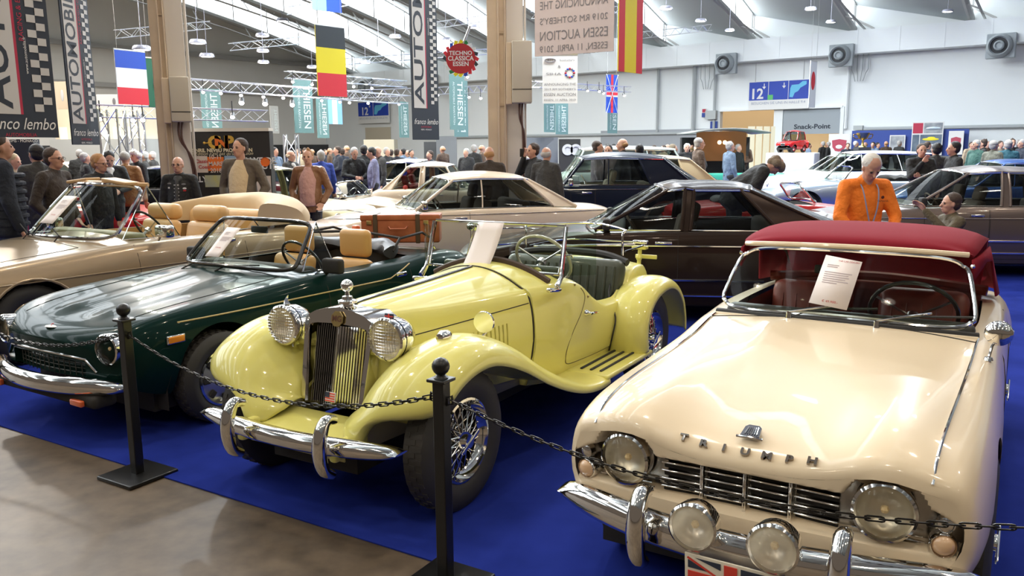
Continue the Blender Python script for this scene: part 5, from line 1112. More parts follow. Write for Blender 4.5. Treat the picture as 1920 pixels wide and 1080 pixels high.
def lanyard(t, h, up, RH, RB, wr):
    b = MB(); c = MATS.get('lanyard') or mat('lanyard', (.25, .28, .42), .6)
    for sg in (1, -1): b.tube(spline([up((-.02, sg*.07, 1.49)), up((.10, sg*.075, 1.42)), up((.165, sg*.05, 1.25)), up((.18, 0, 1.06))], 4), .007, 5, flat=.5)
    b.build('lanyard', c, t); b = MB(); b.rbox(up((.185, 0, 1.0)), (.006, .075, .11), .003, R=RB); b.build('name_badge', mat('badge_beige', (.6, .45, .38), .6), t)
    M = frame(up((.153, .10, 1.315)), RB @ Vector((0, 1, 0)), RB @ Vector((-.2, 0, 1))); text('chest_letters', 'YAMAHA', .026, mat('dark_print', (.10, .02, .01), .8), M, t); b = MB(); b.lathe([(0, .016), (.002, .012), (.002, 0)], up((.148, .10, 1.35)), RB @ Vector((1, 0, 0)), 8); b.build('chest_emblem', mat('dark_print', (.1, .02, .01), .8), t)
def patches(t, h, up, RH, RB, wr):
    for (y, z, w, m) in ((.10, 1.36, .07, 'grey'), (.11, 1.30, .06, 'white'), (.11, 1.27, .05, 'red'), (-.10, 1.37, .06, 'grey'), (-.11, 1.31, .03, 'white')): b = MB(); b.ball(up((.128, y, z)), (.006, w/2, .014), 10); b.build('jacket_patch', MATS['cloth_'+m], t)
    for k in range(6): b = MB(); b.rbox(up((.158-.004*k+(.004 if k < 3 else 0), 0, 1.10+.05*k)), (.004, .075, .010), .002); b.build('shirt_stripe', MATS['cloth_white'], t)
def phone(t, h, up, RH, RB, wr): b = MB(); b.rbox(wr[1]+Vector((.04, 0, .07)), (.07, .012, .13), .005); b.build('mobile_phone', DARK, t)
def puffs(t, h, up, RH, RB, wr):
    for k in range(7):
        z = .92+.075*k; b = MB(); b.tube([up((.012+.160*cos(a), .205*sin(a), z)) for a in [2*pi*q/24 for q in range(24)]], .022, 6, closed=True); b.build('quilted_tube', MATS['cloth_navy'], t)
# --- near figures (photo column, head top row, distance, facing)
person(-6, 250, 8.6, 40, 'person in a quilted navy jacket cut off by the left edge', jacket='navy', puffy=True, hair='brown', lod=1, pose='down', extra=puffs, trousers='jeans')
person(97, 277, 9.7, -8, 'person in glasses and a dark brown jacket looking right, behind the champagne car screen', jacket='darkbrown', hair='brown', glasses=True, lod=0, pose='pocket', girth=1.1)
person(66, 270, 11.2, 150, 'person with black hair and dark coat turned away at far left', jacket='charcoal', hair='black', lod=1, pose='phone')
person(26, 284, 13, 200, 'person in a grey jacket bending left beside a beige jacket', jacket='grey', hair='greybrown', lod=1, bend=.3, pose='front')
person(8, 286, 13.6, 0, 'person in a beige jacket at the left edge', jacket='beige', hair='fair', lod=1, bend=.2, pose='front')
person(177, 288, 10.7, -15, 'person with ginger hair and glasses in a black coat looking right', jacket='black', hair='ginger', glasses=True, lod=0, pose='down', girth=1.15, bend=.08)
person(203, 282, 14, -60, 'person with dark hair in a black suit looking down, behind the ginger-haired one', jacket='black', shirt='!white', hair='black', lod=1, nod=.5, pose='front')
person(233, 283, 14.5, 95, 'person seen from behind in a tan leather jacket with grey hair', jacket='tanleather', hair='grey', hairstyle='thin', lod=1, girth=1.15)
person(254, 281, 17, -120, 'person with white hair and beard in black behind the tan leather jacket', jacket='black', hair='white', hairstyle='bushy', lod=1)
person(333, 293, 11.5, -88, 'bald person in a black jacket with badges over a striped shirt, facing us', jacket='black', shirt='!stripe', hair=None, lod=0, pose='down', extra=patches, girth=1.1, glasses=True)
person(449, 259, 11.5, -100, 'tall person in an open grey-brown jacket over a cream jumper, facing us', jacket='olivegrey', shirt='cream', hair='brown', lod=0, pose='pocket', girth=1.15, turn=-.25)
person(544, 281, 18, -20, 'bald person in a dark suit looking right, behind the pale rounded car', jacket='charcoal', shirt='!white', hair='fair', hairstyle='fringe', lod=1)
person(577, 279, 12.7, -95, 'person in a tan leather jacket over a pink shirt with a hand in the pocket', jacket='brownleather', shirt='pink', hair='ginger', hairstyle='thin', lod=0, pose='pocket', girth=1.12, turn=.1)
person(601, 282, 16.9, 120, 'person in a bright blue jacket half hidden by the tan leather jacket and pink shirt', jacket='blue', hair='grey', lod=1)
person(663, 276, 19.0, -60, 'person in a black jacket looking at something in both hands', jacket='black', hair='grey', lod=1, pose='front', nod=.35)
person(699, 276, 18.9, -165, 'person in a lavender shirt with dark hair turned left', jacket='lavender', hair='black', lod=1, pose='down', collar=False, nod=.3)
person(711, 274, 19.7, -150, 'bald person in a long dark grey coat behind the lavender shirt', jacket='charcoal', hair=None, lod=1, nod=.35)
person(682, 272, 20.2, 100, 'person in black seen from behind between the black jacket and lavender shirt', jacket='black', hair='black', lod=1)
person(917, 274, 13.5, 85, 'broad bald person in a dark brown-black coat seen from behind left of the middle column', jacket='darkbrown', hair='ginger', hairstyle='fringe', lod=1, girth=1.3)
person(1000, 268, 14.05, -150, 'person in black holding a phone to the ear right of the middle column', jacket='black', hair='brown', lod=1, pose='phone', extra=phone)
person(1024, 275, 13.75, 60, 'person with thin grey hair and charcoal jacket seen from behind beside the middle column', jacket='charcoal', hair='grey', hairstyle='fringe', lod=1, girth=1.2)
person(1120, 264, 17.4, -5, 'person in a pale lilac shirt with cropped hair turned right', jacket='lilac', hair='brown', lod=1, collar=False)
person(1141, 271, 17.5, -110, 'person in a pink-white shirt facing us between two others', jacket='lilac', hair='black', lod=1, collar=False)
person(1168, 259, 17.3, 165, 'large bald person in a black jacket turned left', jacket='black', hair='ginger', hairstyle='fringe', lod=1, girth=1.3)
person(1199, 270, 17.5, 100, 'person in black with dark hair behind the large bald one', jacket='black', hair='black', lod=1)
person(1262, 270, 22, 0, 'person in a dark blue jacket turned right near the green car', jacket='navy', hair='greybrown', lod=1)
person(1311, 258, 19, 5, 'person with grey hair in a long brown coat before the black stand', jacket='brown', hair='grey', lod=1)
person(1288, 269, 25, -90, 'person with white hair in black facing us before the black stand', jacket='black', hair='white', lod=1)
person(1369, 265, 21, 10, 'person with grey hair in a denim jacket before the warm-lit bar', jacket='denim', hair='grey', lod=1)
p = at(1378, 330, 11.6); figure('person', 'person with bushy greying hair in black bending deeply over a car', (p.x, p.y, 0), radians(-4), 1.08, jacket='black', hair='greybrown', hairstyle='bushy', lod=1, bend=.75, nod=.6, pose='front', girth=1.4, puffy=True)
person(1622, 287, 7.6, -86, 'person with white hair in an orange shirt with a lanyard, looking down', top=1.735, jacket='orange', hair='white', hairstyle='thin', lod=0, pose='table', nod=.55, bend=.10, girth=1.0, extra=lanyard, trousers='darktrousers', collar=True, skin=SKIN)
p = at(1783, 361, 9.4); figure('person', 'crouching person in an olive-brown jacket looking left beside the grey-brown saloon', (p.x+.02, p.y, 0), radians(178), 1.0, jacket='olive', hair='brown', lod=0, crouch=True, pose='point', hairstyle='short', girth=1.2)
person(1729, 269, 15.2, -100, 'person in black resting the chin on a hand', jacket='black', hair='brown', lod=1, pose='chin')
person(1757, 268, 15.7, 90, 'person in dark grey seen from behind right of the hand-on-chin one', jacket='charcoal', hair='black', lod=1)
person(1790, 265, 14.6, 175, 'person with thick dark hair in black turned left', jacket='black', hair='black', lod=1)
person(1831, 262, 22, -170, 'person with grey hair and a blue rucksack in dark green', jacket='green', hair='grey', lod=1)
person(1844, 261, 24, 160, 'person in black half hidden behind the blue rucksack', jacket='black', hair='brown', lod=1)
person(1864, 263, 20, 20, 'person in a khaki grey jacket with grey hair at far right', jacket='khaki', hair='grey', lod=1)
person(1891, 262, 20.5, 80, 'person in a dark teal jacket with grey hair seen from behind at far right', jacket='teal', hair='grey', lod=1, girth=1.2)
person(1899, 260, 26, -100, 'person in a dark suit facing us above the teal jacket', jacket='black', hair='brown', lod=1)
person(1917, 261, 25, 180, 'person in dark clothes cut off by the right edge', jacket='navy', hair='grey', lod=1)
# --- small figures further back: a few prototypes, copied
protos = []
for i, (j_, hr, hs, ps) in enumerate((('black', 'grey', 'short', 'down'), ('navy', 'brown', 'short', 'front'), ('charcoal', 'white', 'short', 'pocket'), ('beige', 'brown', 'short', 'down'), ('brown', 'ginger', 'fringe', 'front'), ('denim', 'black', 'short', 'down'))):
    protos.append((j_, hr, hs, ps))
rp_ = random.Random(3); made = {}
FARP = [(632, 274, 24), (641, 278, 27), (650, 272, 30), (618, 277, 33), (725, 276, 24), (733, 280, 27), (744, 279, 25), (755, 278, 28), (765, 281, 30), (771, 280, 26), (806, 282, 21), (830, 273, 28), (874, 278, 24), (889, 271, 26), (903, 271, 28), (492, 283, 30), (505, 281, 34), (515, 276, 24), (560, 278, 28), (571, 277, 36), (585, 279, 32), (610, 280, 38),
        (1065, 270, 38), (1080, 269, 36), (1150, 270, 40), (1215, 274, 30), (1226, 272, 32), (1244, 272, 30), (1252, 270, 32), (1298, 271, 28), (1306, 273, 26), (1385, 270, 27), (1395, 264, 29), (1590, 268, 36), (1605, 264, 38), (1623, 266, 39), (1637, 266, 36), (1646, 267, 38), (1662, 264, 38), (1687, 262, 37), (1517, 268, 38), (1543, 265, 40), (1553, 266, 40), (1740, 265, 26), (1877, 264, 30), (1910, 262, 31), (1852, 264, 32), (1822, 266, 33), (270, 284, 21), (285, 284, 23), (148, 280, 22), (158, 286, 18)]
LOOK = {'black': 'black', 'navy': 'navy blue', 'charcoal': 'charcoal', 'beige': 'beige', 'brown': 'brown', 'denim': 'grey-blue'}
for i, (px, yt, Y) in enumerate(FARP):
    k = rp_.randrange(6); j_, hr, hs, ps = protos[k]; p = at(px, yt, Y); s = max(.92, min(1.1, p.z/1.755)); yw = rp_.uniform(0, 2*pi)
    zone = 'far left' if px < 420 else 'behind the black advertising stand' if px < 620 else 'left of the middle column' if px < 940 else 'right of the middle column' if px < 1420 else 'before the blue booth wall' if px < 1700 else 'far right'
    lab = 'small distant person in %s clothes in the crowd %s' % (LOOK[j_], zone)
    if k not in made: made[k] = figure('person', lab, (p.x, p.y, 0), yw, s, jacket=j_, hair=hr, hairstyle=hs, pose=ps, lod=2, group='distant visitors')
    else: c = copy_tree(made[k], None, (p.x, p.y, 0), yw, lab, s)
# ================= CARS FURTHER BACK =================
BEI = paint('beige', (.62, .48, .28), 0, .25); RED = paint('red', (.50, .012, .012), 0, .2); BLK = paint('black', (.012, .012, .013), 0, .2); WHT = paint('white', (.75, .75, .72), 0, .25); SIL = paint('silver_blue', (.35, .42, .50), .6, .25); PGR = paint('pale_green', (.45, .52, .48), 0, .25); BUR2 = paint('burgundy', (.16, .01, .02), 0, .22); BLU = paint('blue', (.03, .09, .30), .2, .2); TUR = paint('turquoise', (.05, .38, .26), 0, .3); PYE = paint('pale_cream', (.66, .60, .36), 0, .25)
REDI = mat('red_upholstery', (.35, .03, .02), .6)
sedan('beige_saloon', 'beige saloon side-on in front of the bending person', (1.31, 18.6, 0), 3.10, BEI, fo=.8, wb=2.7, ro=1.15, w=.85, belt=.93, roof=1.42, detail=1, scale=1.06, ws=(-.70, -.80), tp=(-1.2, -1.35), rb=(-3.15, -3.02, .62), rt=(-2.50, -2.44, .54), bnodes=[(-1.6, -1.62, 'g'), (-2.35, -2.2, 'p')])
sedan('pale_green_wagon', 'tall pale green vintage car with large windows, behind the person beside the middle column', (.55, 21.9, 0), 3.1, PGR, fo=.8, wb=2.6, ro=1.1, w=.85, belt=.98, roof=1.46, detail=1, scale=1.17, ws=(-.80, -.90), tp=(-1.05, -1.15), rb=(-3.5, -3.4, .66), rt=(-3.2, -3.1, .56), bnodes=[(-1.6, -1.6, 'g'), (-2.6, -2.5, 'g')])
sedan('cream_bubble_car', 'small cream rounded car with red seats facing right behind the champagne speedster', (-.5, 17.9, 0), -.10, CRM2, fo=.52, wb=1.9, ro=.62, w=.70, h0=.78, h1=.90, belt=.92, deck=.90, nose=.62, roof=1.40, R=.28, ws=(-.42, -.52), tp=(-.72, -.84), rb=(-2.32, -2.2, .52), rt=(-1.72, -1.62, .46), bnodes=[(-1.30, -1.28, 'p'), (-1.40, -1.36, 'g'), (-2.0, -1.66, 'p')], seatm=REDI, crown=.06, tread=False)
sedan('champagne_fastback', 'champagne fastback coupe behind the small cream rounded car', (-1.2, 21.8, 0), -.1, CRM2, fo=.75, wb=2.4, ro=1.0, w=.82, belt=.92, roof=1.42, detail=1, ws=(-.60, -.72), tp=(-1.1, -1.22), rb=(-3.1, -3.0, .58), rt=(-2.0, -1.95, .5), bnodes=[(-1.45, -1.46, 'g'), (-2.35, -2.0, 'p')])
def open_car(name, label, loc, yaw, col, seatm=DARK, scale=1, group=None, detail=1, w=.80, wb=2.2, **k):
    car, bd = sedan(name, label, loc, yaw, col, fo=.72, wb=wb, ro=.85, w=w, h0=.66, h1=.80, belt=.84, deck=.80, nose=.56, kind='open', R=.30, detail=detail, ws=(-.60, -.72), rb=(-wb-.25, -wb-.1, .5), rt=(-2, -2, .5), scale=scale, seatm=seatm, group=group, **k)
    if detail == 1: screen_open(car, (-.62, -.78, w-.16, .86, .84), (-.90, -1.0, w-.26, 1.14, 1.12))
    else: screen_open(car, (-.62, -.78, w-.16, .86, .84), (-.90, -1.0, w-.26, 1.14, 1.12))
    folded_top(car, -wb+.02, w-.24, .86, DARK, lx=.3, h=.07); 
    return car
open_car('champagne_speedster', 'low champagne speedster facing right with a black folded top', (-2.3, 16.2, 0), -.26, GOLDB, detail=2)
sedan('pale_cream_car', 'pale cream rounded fifties car behind the person in tan leather and pink shirt', (-3.1, 13.9, 0), -.42, PYE, fo=.68, wb=2.1, ro=.8, w=.78, h0=.80, h1=.92, belt=.95, deck=.90, nose=.66, roof=1.42, R=.30, detail=1, ws=(-.55, -.72), tp=(-.85, -1.0), rb=(-2.7, -2.55, .52), rt=(-1.95, -1.85, .48), bnodes=[(-1.4, -1.4, 'p'), (-1.5, -1.48, 'g'), (-2.2, -1.95, 'p')])
open_car('red_roadster', 'bright red low car behind the champagne car screen at the left', (-6.9, 14.8, 0), -.3, RED)
sedan('black_classic', 'black classic saloon with bright window frames left of the left column', (-6.0, 19.2, 0), -.12, BLK, detail=1)
sedan('dark_classic', 'dark saloon behind the people at far left', (-11.2, 17.6, 0), -.2, BLK, detail=1)
sedan('burgundy_rally_car', 'burgundy and white car left of the person holding something in both hands', (-5.9, 22.4, 0), .05, BUR2, detail=1, roofc=WHT)
open_car('red_sports_car', 'red low sports car behind the dark brown coupe', (5.7, 13.95, 0), .0, RED)
open_car('silver_roadster', 'silver-blue open roadster left of the person in orange', (6.9, 19.9, 0), 3.05, SIL, scale=1.12)
sedan('white_wagon', 'white and pale blue estate car behind the person in orange', (8.3, 24.5, 0), 3.05, WHT, wb=2.8, detail=1, scale=1.1, rb=(-3.9, -3.8, .7), rt=(-3.5, -3.4, .58), bnodes=[(-1.6, -1.6, 'g'), (-2.6, -2.5, 'g')])
sedan('white_saloon', 'white square saloon below the red microcar', (9.6, 28.4, 0), 3.1, WHT, detail=1)
sedan('blue_coupe', 'blue coupe half hidden by the grey-brown saloon windscreen', (8.6, 17.4, 0), 3.0, BLU, detail=1)
sedan('green_convertible', 'turquoise green car right of the large bald person', (4.9, 27, 0), 3.0, TUR, detail=1, kind='open')
pa, _ = sedan('distant_saloon', 'x', (-9, 27, 0), .3, BLK, detail=1, group='distant cars')
pb, _ = sedan('distant_coupe', 'x', (-6.2, 24.5, 0), .3, WHT, detail=1, wb=2.4, roof=1.3, group='distant cars', rb=(-2.8, -2.6, .6), rt=(-1.8, -1.7, .5), bnodes=[(-1.5, -1.45, 'p')])
rq = random.Random(5); k = 0
COLS = [('black', BLK), ('white', WHT), ('red', RED), ('silver-blue', SIL), ('champagne', GOLDB), ('pale green', PGR), ('dark green', GRND), ('burgundy', BUR2)]
for (x, y) in ((-11.8, 25.2), (-6.4, 25.4), (-1.0, 25.1), (4.0, 24.7), (-8.6, 29.5), (-3.2, 29.4), (2.2, 29.5), (-9, 33.5), (-3.6, 33.4), (7.6, 33.4), (-10, 38), (-4.6, 38.2)):
    cn, cm = COLS[rq.randrange(8)]; src, old = ((pa, BLK), (pb, WHT))[k % 2]; zone = 'at the far left' if x < -8 else 'left of the middle column' if x < 0 else 'right of the middle column' if x < 6 else 'at the far right'
    lab = 'distant %s classic car in the rows %s' % (cn, zone)
    if k < 2: c = src; c.location = (x, y, 0); c.rotation_euler = (0, 0, .03); c['label'] = lab
    else: c = copy_tree(src, None, (x, y, 0), rq.uniform(-.08, .08), lab)
    recolor(c, old, cm); k += 1
# red microcar on its plinth, trophy on a pedestal
b = MB(); q = at(1487, 286, 34); st_ = thing('display_plinth', 'pale display plinth carrying the red microcar', 'plinth', (q.x, q.y, 0), -.5); b.rbox((0, 0, q.z/2), (1.9, 1.4, q.z-.01), .05); b.build('plinth_body', mat('plinth_white', (.6, .6, .58), .5), st_)
sedan('red_microcar', 'tiny red microcar raised on a plinth under the snack sign', (q.x-.35, q.y-.2, q.z), -2.45, RED, fo=.42, wb=1.15, ro=.30, w=.60, h0=.62, h1=.72, belt=.76, deck=.74, nose=.52, roof=1.28, R=.22, detail=1, scale=.66, ws=(-.25, -.35), tp=(-.50, -.6), rb=(-1.35, -1.3, .5), rt=(-1.2, -1.15, .46), bnodes=[(-.75, -.75, 'g')], bump_=False)
q = at(1617, 276, 33); t = thing('trophy', 'tall golden cup trophy on a pedestal before the blue booth wall', 'trophy', (q.x, q.y, 0)); GO = mat('gold', (.75, .55, .18), .2, 1)
b = MB(); b.box((0, 0, q.z/2), (.5, .5, q.z)); b.build('pedestal', GDARK, t)
b = MB(); z0 = q.z; b.lathe([(0, .16), (.05, .15), (.08, .06), (.2, .035), (.28, .05), (.34, .16), (.5, .24), (.56, .26)], (0, 0, z0), (0, 0, 1), 18); b.build('cup', GO, t)
for sg in (1, -1): b = MB(); b.tube(spline([(sg*.24, 0, z0+.5), (sg*.38, 0, z0+.5), (sg*.34, 0, z0+.36), (sg*.18, 0, z0+.33)], 4), .018, 6); b.build('handle', GO, t)
# ================= COLUMNS, BANNERS, STANDS, BARRIER =================
CONP = mat('column_concrete', (.62, .50, .36), .75, noise=(3, (.54, .43, .31), 5), bump=(6, .3)); CONW = mat('column_white', (.66, .62, .56), .6); BOXM = mat('box_beige', (.50, .46, .38), .45)
def column(px, Y, wl, wr, lab, box, z1=12):
    """ribbed column: a rough concrete half and a paler half, a service box on its side"""
    p = at(px, 275, Y); t = thing('hall_column', lab, 'column', (p.x, p.y, 0), -math.atan2(p.x, p.y))
    b = MB(); b.box((-wl/2, .06, z1/2), (wl, .35, z1)); b.box((-wl*.40, -.14, z1/2), (wl*.12, .05, z1)); b.box((-wl*.05, -.14, z1/2), (wl*.10, .05, z1)); b.build('concrete_shaft', CONP, t, bevel=.015)
    b = MB(); b.box((wr/2, .08, z1/2), (wr, .3, z1)); b.build('pale_shaft', CONW, t, bevel=.015)
    for k in range(6): b = MB(); b.box((-wl*.25, -.135, 1.3+k*1.2), (wl*.4, .03, .035)); b.build('shaft_clamp', mat('clamp_tan', (.45, .34, .22), .6), t)
    x, z, w, h = box; b = MB(); b.rbox((x, -.15, z), (w, .42, h), .02); bx = b.build('service_box', BOXM, t); b = MB(); b.box((x, -.363, z-h*.28), (w*.96, .006, .012)); b.build('box_gap', DARK, bx); b = MB(); b.rbox((x-w*.5-.05, -.12, z-.02), (.10, .36, h), .015); b.build('box_side', CONP, bx)
    for i in range(2): b = MB(); xx = x-.04-.07*i; b.tube(spline([(xx+.12*i, -.16, z-h/2), (xx+.10*i, -.18, z-h/2-.25), (wr+.02-.03*i, -.08, z-h/2-.7), (wr+.02-.03*i, -.08, .1)], 5), .016, 6); b.build('cable', mat('cable_brown', (.10, .05, .04), .5), t)
    b = MB(); b.tube([(wr+.03, -.03, 0), (wr+.03, -.03, z1)], .02, 8); b.build('conduit', CONW, t)
    return t
column(950, 14.6, .32, .30, 'middle concrete column with a beige service box, rising behind the brown-black coat', (.27, 3.03, .34, 1.02))
column(325, 12.4, .20, .26, 'left concrete column with a beige service box beside the black advertising stand', (.14, 2.50, .27, .64))
# ---------- hanging banners ----------
def banner(name, label, TL, TR, Ybot, Y, m, parts=None, cat='banner', thick=.02, yaw=None, group=None, rods=True, BL=None):
    """a real hanging cloth: width and height in metres from its surveyed corners"""
    pl = at(TL[0], TL[1], Y[0]); pr = at(TR[0], TR[1], Y[1]); w = (Vector((pr.x, pr.y))-Vector((pl.x, pl.y))).length; yw = math.atan2(pr.y-pl.y, pr.x-pl.x)
    pb = at(BL[0] if BL else TL[0], Ybot, Y[0]); h = pl.z-pb.z; cx, cy = (pl.x+pr.x)/2, (pl.y+pr.y)/2; zt = (pl.z+pr.z)/2
    t = thing(name, label, cat, (cx, cy, zt-h/2), yw, group)
    b = MB(); b.box((0, 0, 0), (w, thick, h)); b.build('cloth', m, t)
    if rods:
        b = MB(); b.tube([(-w/2, 0, h/2), (w/2, 0, h/2)], .02, 6); b.build('top_rod', STEEL, t)
        for sg in (1, -1): b = MB(); b.tube([(sg*w*.4, 0, h/2), (sg*w*.4, 0, h/2+3)], .004, 4); b.build('hanging_wire', STEEL, t)
    F = lambda x, z: frame((x*w, -thick/2-.004, z*h), (1, 0, 0), (0, 0, 1)); Fv = lambda x, z: frame((x*w, -thick/2-.004, z*h), (0, 0, 1), (-1, 0, 0))
    if parts: parts(t, w, h, F, Fv)
    return t
def fpatch(t, w, h, x0, x1, z0, z1, m, name='colour_field', off=.004, thick=.02):
    b = MB(); b.box(((x0+x1)/2*w, -thick/2-off, (z0+z1)/2*h), ((x1-x0)*w, .003, (z1-z0)*h)); return b.build(name, m, t)
NAVB = mat('banner_navy', (.020, .028, .045), .6); BG = mat('banner_light_grey', (.55, .54, .53), .6); BRED = mat('banner_red', (.45, .02, .06), .6); BWH = mat('banner_white', (.75, .75, .74), .6); TEAL = mat('banner_teal', (.12, .22, .21), .6); TEALL = mat('banner_pale_text', (.55, .62, .60), .6)
def autom(t, w, h, F, Fv, mirror=False, zoff=0, big=False):
    fpatch(t, w, h, -.44, .02, -.36, .50, BG, 'light_panel'); fpatch(t, w, h, .02, .055, -.36, .50, BRED, 'red_edge')
    v, f = text_mb('AUTOMOBILIA', w*.46, bold=w*.006, sx=1.0); L = max(p.x for p in v)-min(p.x for p in v); s = (h*.97 if not big else h*1.9)/L
    v = [Vector((p.x*s, p.y*1.05, p.z)) for p in v]
    zc = .14 if not big else -.30+.97
    M = Fv(-.21, zc) @ Matrix.Translation((0, 0, .003)); b = MB()
    if big:
        x0 = min(p.x for p in v); vv = [p-Vector((x0, 0, 0)) for p in v]; M = Fv(-.22, -.33) @ Matrix.Translation((0, 0, .003))
        keep = [k for k, q in enumerate(f) if max(vv[i].x for i in q) < h*.82]; b.add(vv, [f[k] for k in keep], 0, M)
        used = sorted(set(i for q in b.f for i in q)); mp = {o: n for n, o in enumerate(used)}; b.v = [b.v[i] for i in used]; b.f = [tuple(mp[i] for i in q) for q in b.f]
    else: b.add(v, f, 0, M)
    b.build('banner_letters', NAVB, t, merge=0)
    b = MB(); n = int(h*.86/(w*.085)); c = h*.86/n
    for k in range(n):
        for j in range(2):
            if (k+j) % 2 == 0: b.box(((.24+.12*j+.03)*w, -.0145, (-.34)*h+c*(k+.5)), (.115*w, .002, c))
    b.build('chequer_strip', BG, t); text('signature', 'franco lembo', w*.20, BWH, F(0, -.42), t, shear=.35, sx=.85); text('small_print', 'AUTOMOBILIA', w*.06, BRED, F(0, -.42) @ Matrix.Translation((0, -w*.13, 0)), t); text('town_print', 'REIMS - MONACO', w*.05, BWH, F(0, -.42) @ Matrix.Translation((0, -w*.20, 0)), t)
    text('web_print', 'www.automobilia.fr', w*.055, BWH, Fv(.16, .0), t); text('subtitle', 'RACING & EXOTIC CARS', w*.09, BRED, Fv(.13, .34), t)
banner('tall_banner', 'large dark banner cut off by the left edge with a chequered strip', (-75, -60), (78, -60), 272, (7.5, 8.2), NAVB, lambda *a: autom(*a, big=True), BL=(-60, 272))
banner('tall_banner', 'narrow dark lettered banner between the left edge and the flag of France', (108, -15), (160, -15), 280, (11.5, 12.2), NAVB, autom, BL=(130, 280))
banner('tall_banner', 'dark lettered banner hanging left of the middle column', (762, -175), (813, -175), 270, (16, 16.6), NAVB, autom, BL=(765, 270))
def stripes(cols, vert=False):
    def f(t, w, h, F, Fv):
        n = len(cols); tot = sum(c[1] for c in cols); a = -.5
        for c, q in cols:
            d = q/tot
            if vert: fpatch(t, w, h, a, a+d, -.5, .5, c, 'flag_stripe')
            else: fpatch(t, w, h, -.5, .5, -a-d, -a, c, 'flag_stripe')
            a += d
    return f
fb_, fr_, fw_, fy_, fk_ = mat('flag_blue', (.02, .08, .50), .6), mat('flag_bright_red', (.70, .03, .05), .6), mat('flag_white', (.78, .82, .84), .6), mat('flag_yellow', (.85, .72, .02), .6), mat('flag_black', (.03, .04, .05), .6); fl_ = mat('flag_light_blue', (.25, .50, .75), .6)
banner('national_flag', 'large flag of France with horizontal hung bands left of the left column', (213, 92), (271, 98), 195, (17, 17.6), fw_, stripes([(fb_, 1), (fw_, 1.1), (fr_, .95)]), cat='flag')
banner('national_flag', 'large flag of Belgium in black, yellow and red left of the dark banner', (590, 44), (645, 54), 178, (18, 18.6), fy_, stripes([(fk_, .95), (fy_, 1.1), (fr_, 1)]), cat='flag')
banner('national_flag', 'long red and yellow flag of Spain right of the pink auction banner', (1161, -60), (1206, -60), 140, (15, 15.6), fy_, stripes([(fr_, 1), (fy_, 2), (fr_, 1.1)], True), cat='flag', BL=(1158, 140))
banner('national_flag', 'small flag of Argentina in light blue and white', (612, 183), (640, 184), 233, (38, 39), fw_, stripes([(fl_, 1), (fw_, 1), (fl_, 1)], True), cat='flag')
banner('national_flag', 'blue striped flag cut off at the top edge above the flag of Belgium', (583, -30), (638, -30), 22, (21, 21.6), fl_, stripes([(fl_, 1), (fb_, 1.1)], True), cat='flag')
def japan(t, w, h, F, Fv): b = MB(); b.lathe([(0, 1), (.004, 1), (.004, 0)], (0, 0, 0), (0, 0, 1), 24); M = F(0, .08) @ Matrix.Diagonal((w*.30, h*.20, 1, 1)); b.v = [M @ v for v in b.v]; b.build('red_disc', fr_, t)
banner('national_flag', 'narrow white flag of Japan with a red disc right of the blue 12 sign', (1520, 113), (1532, 117), 200, (36, 36.4), fw_, japan, cat='flag')
def ujack(t, w, h, F, Fv):
    fpatch(t, w, h, -.5, .5, -.08, .08, fw_, 'white_cross', .005); fpatch(t, w, h, -.10, .10, -.5, .5, fr_, 'red_cross', .008); fpatch(t, w, h, -.5, .5, -.04, .04, fr_, 'red_bar', .008)
    for sg in (1, -1):
        b = MB(); b.tube([(-w/2, -.016, sg*h/2), (w/2, -.016, -sg*h/2)], w*.05, 4, flat=.1); b.build('white_diagonal', fw_, t)
banner('national_flag', 'small union flag hanging behind the flag of Spain', (1137, 140), (1158, 140), 212, (33, 33.4), fb_, ujack, cat='flag')
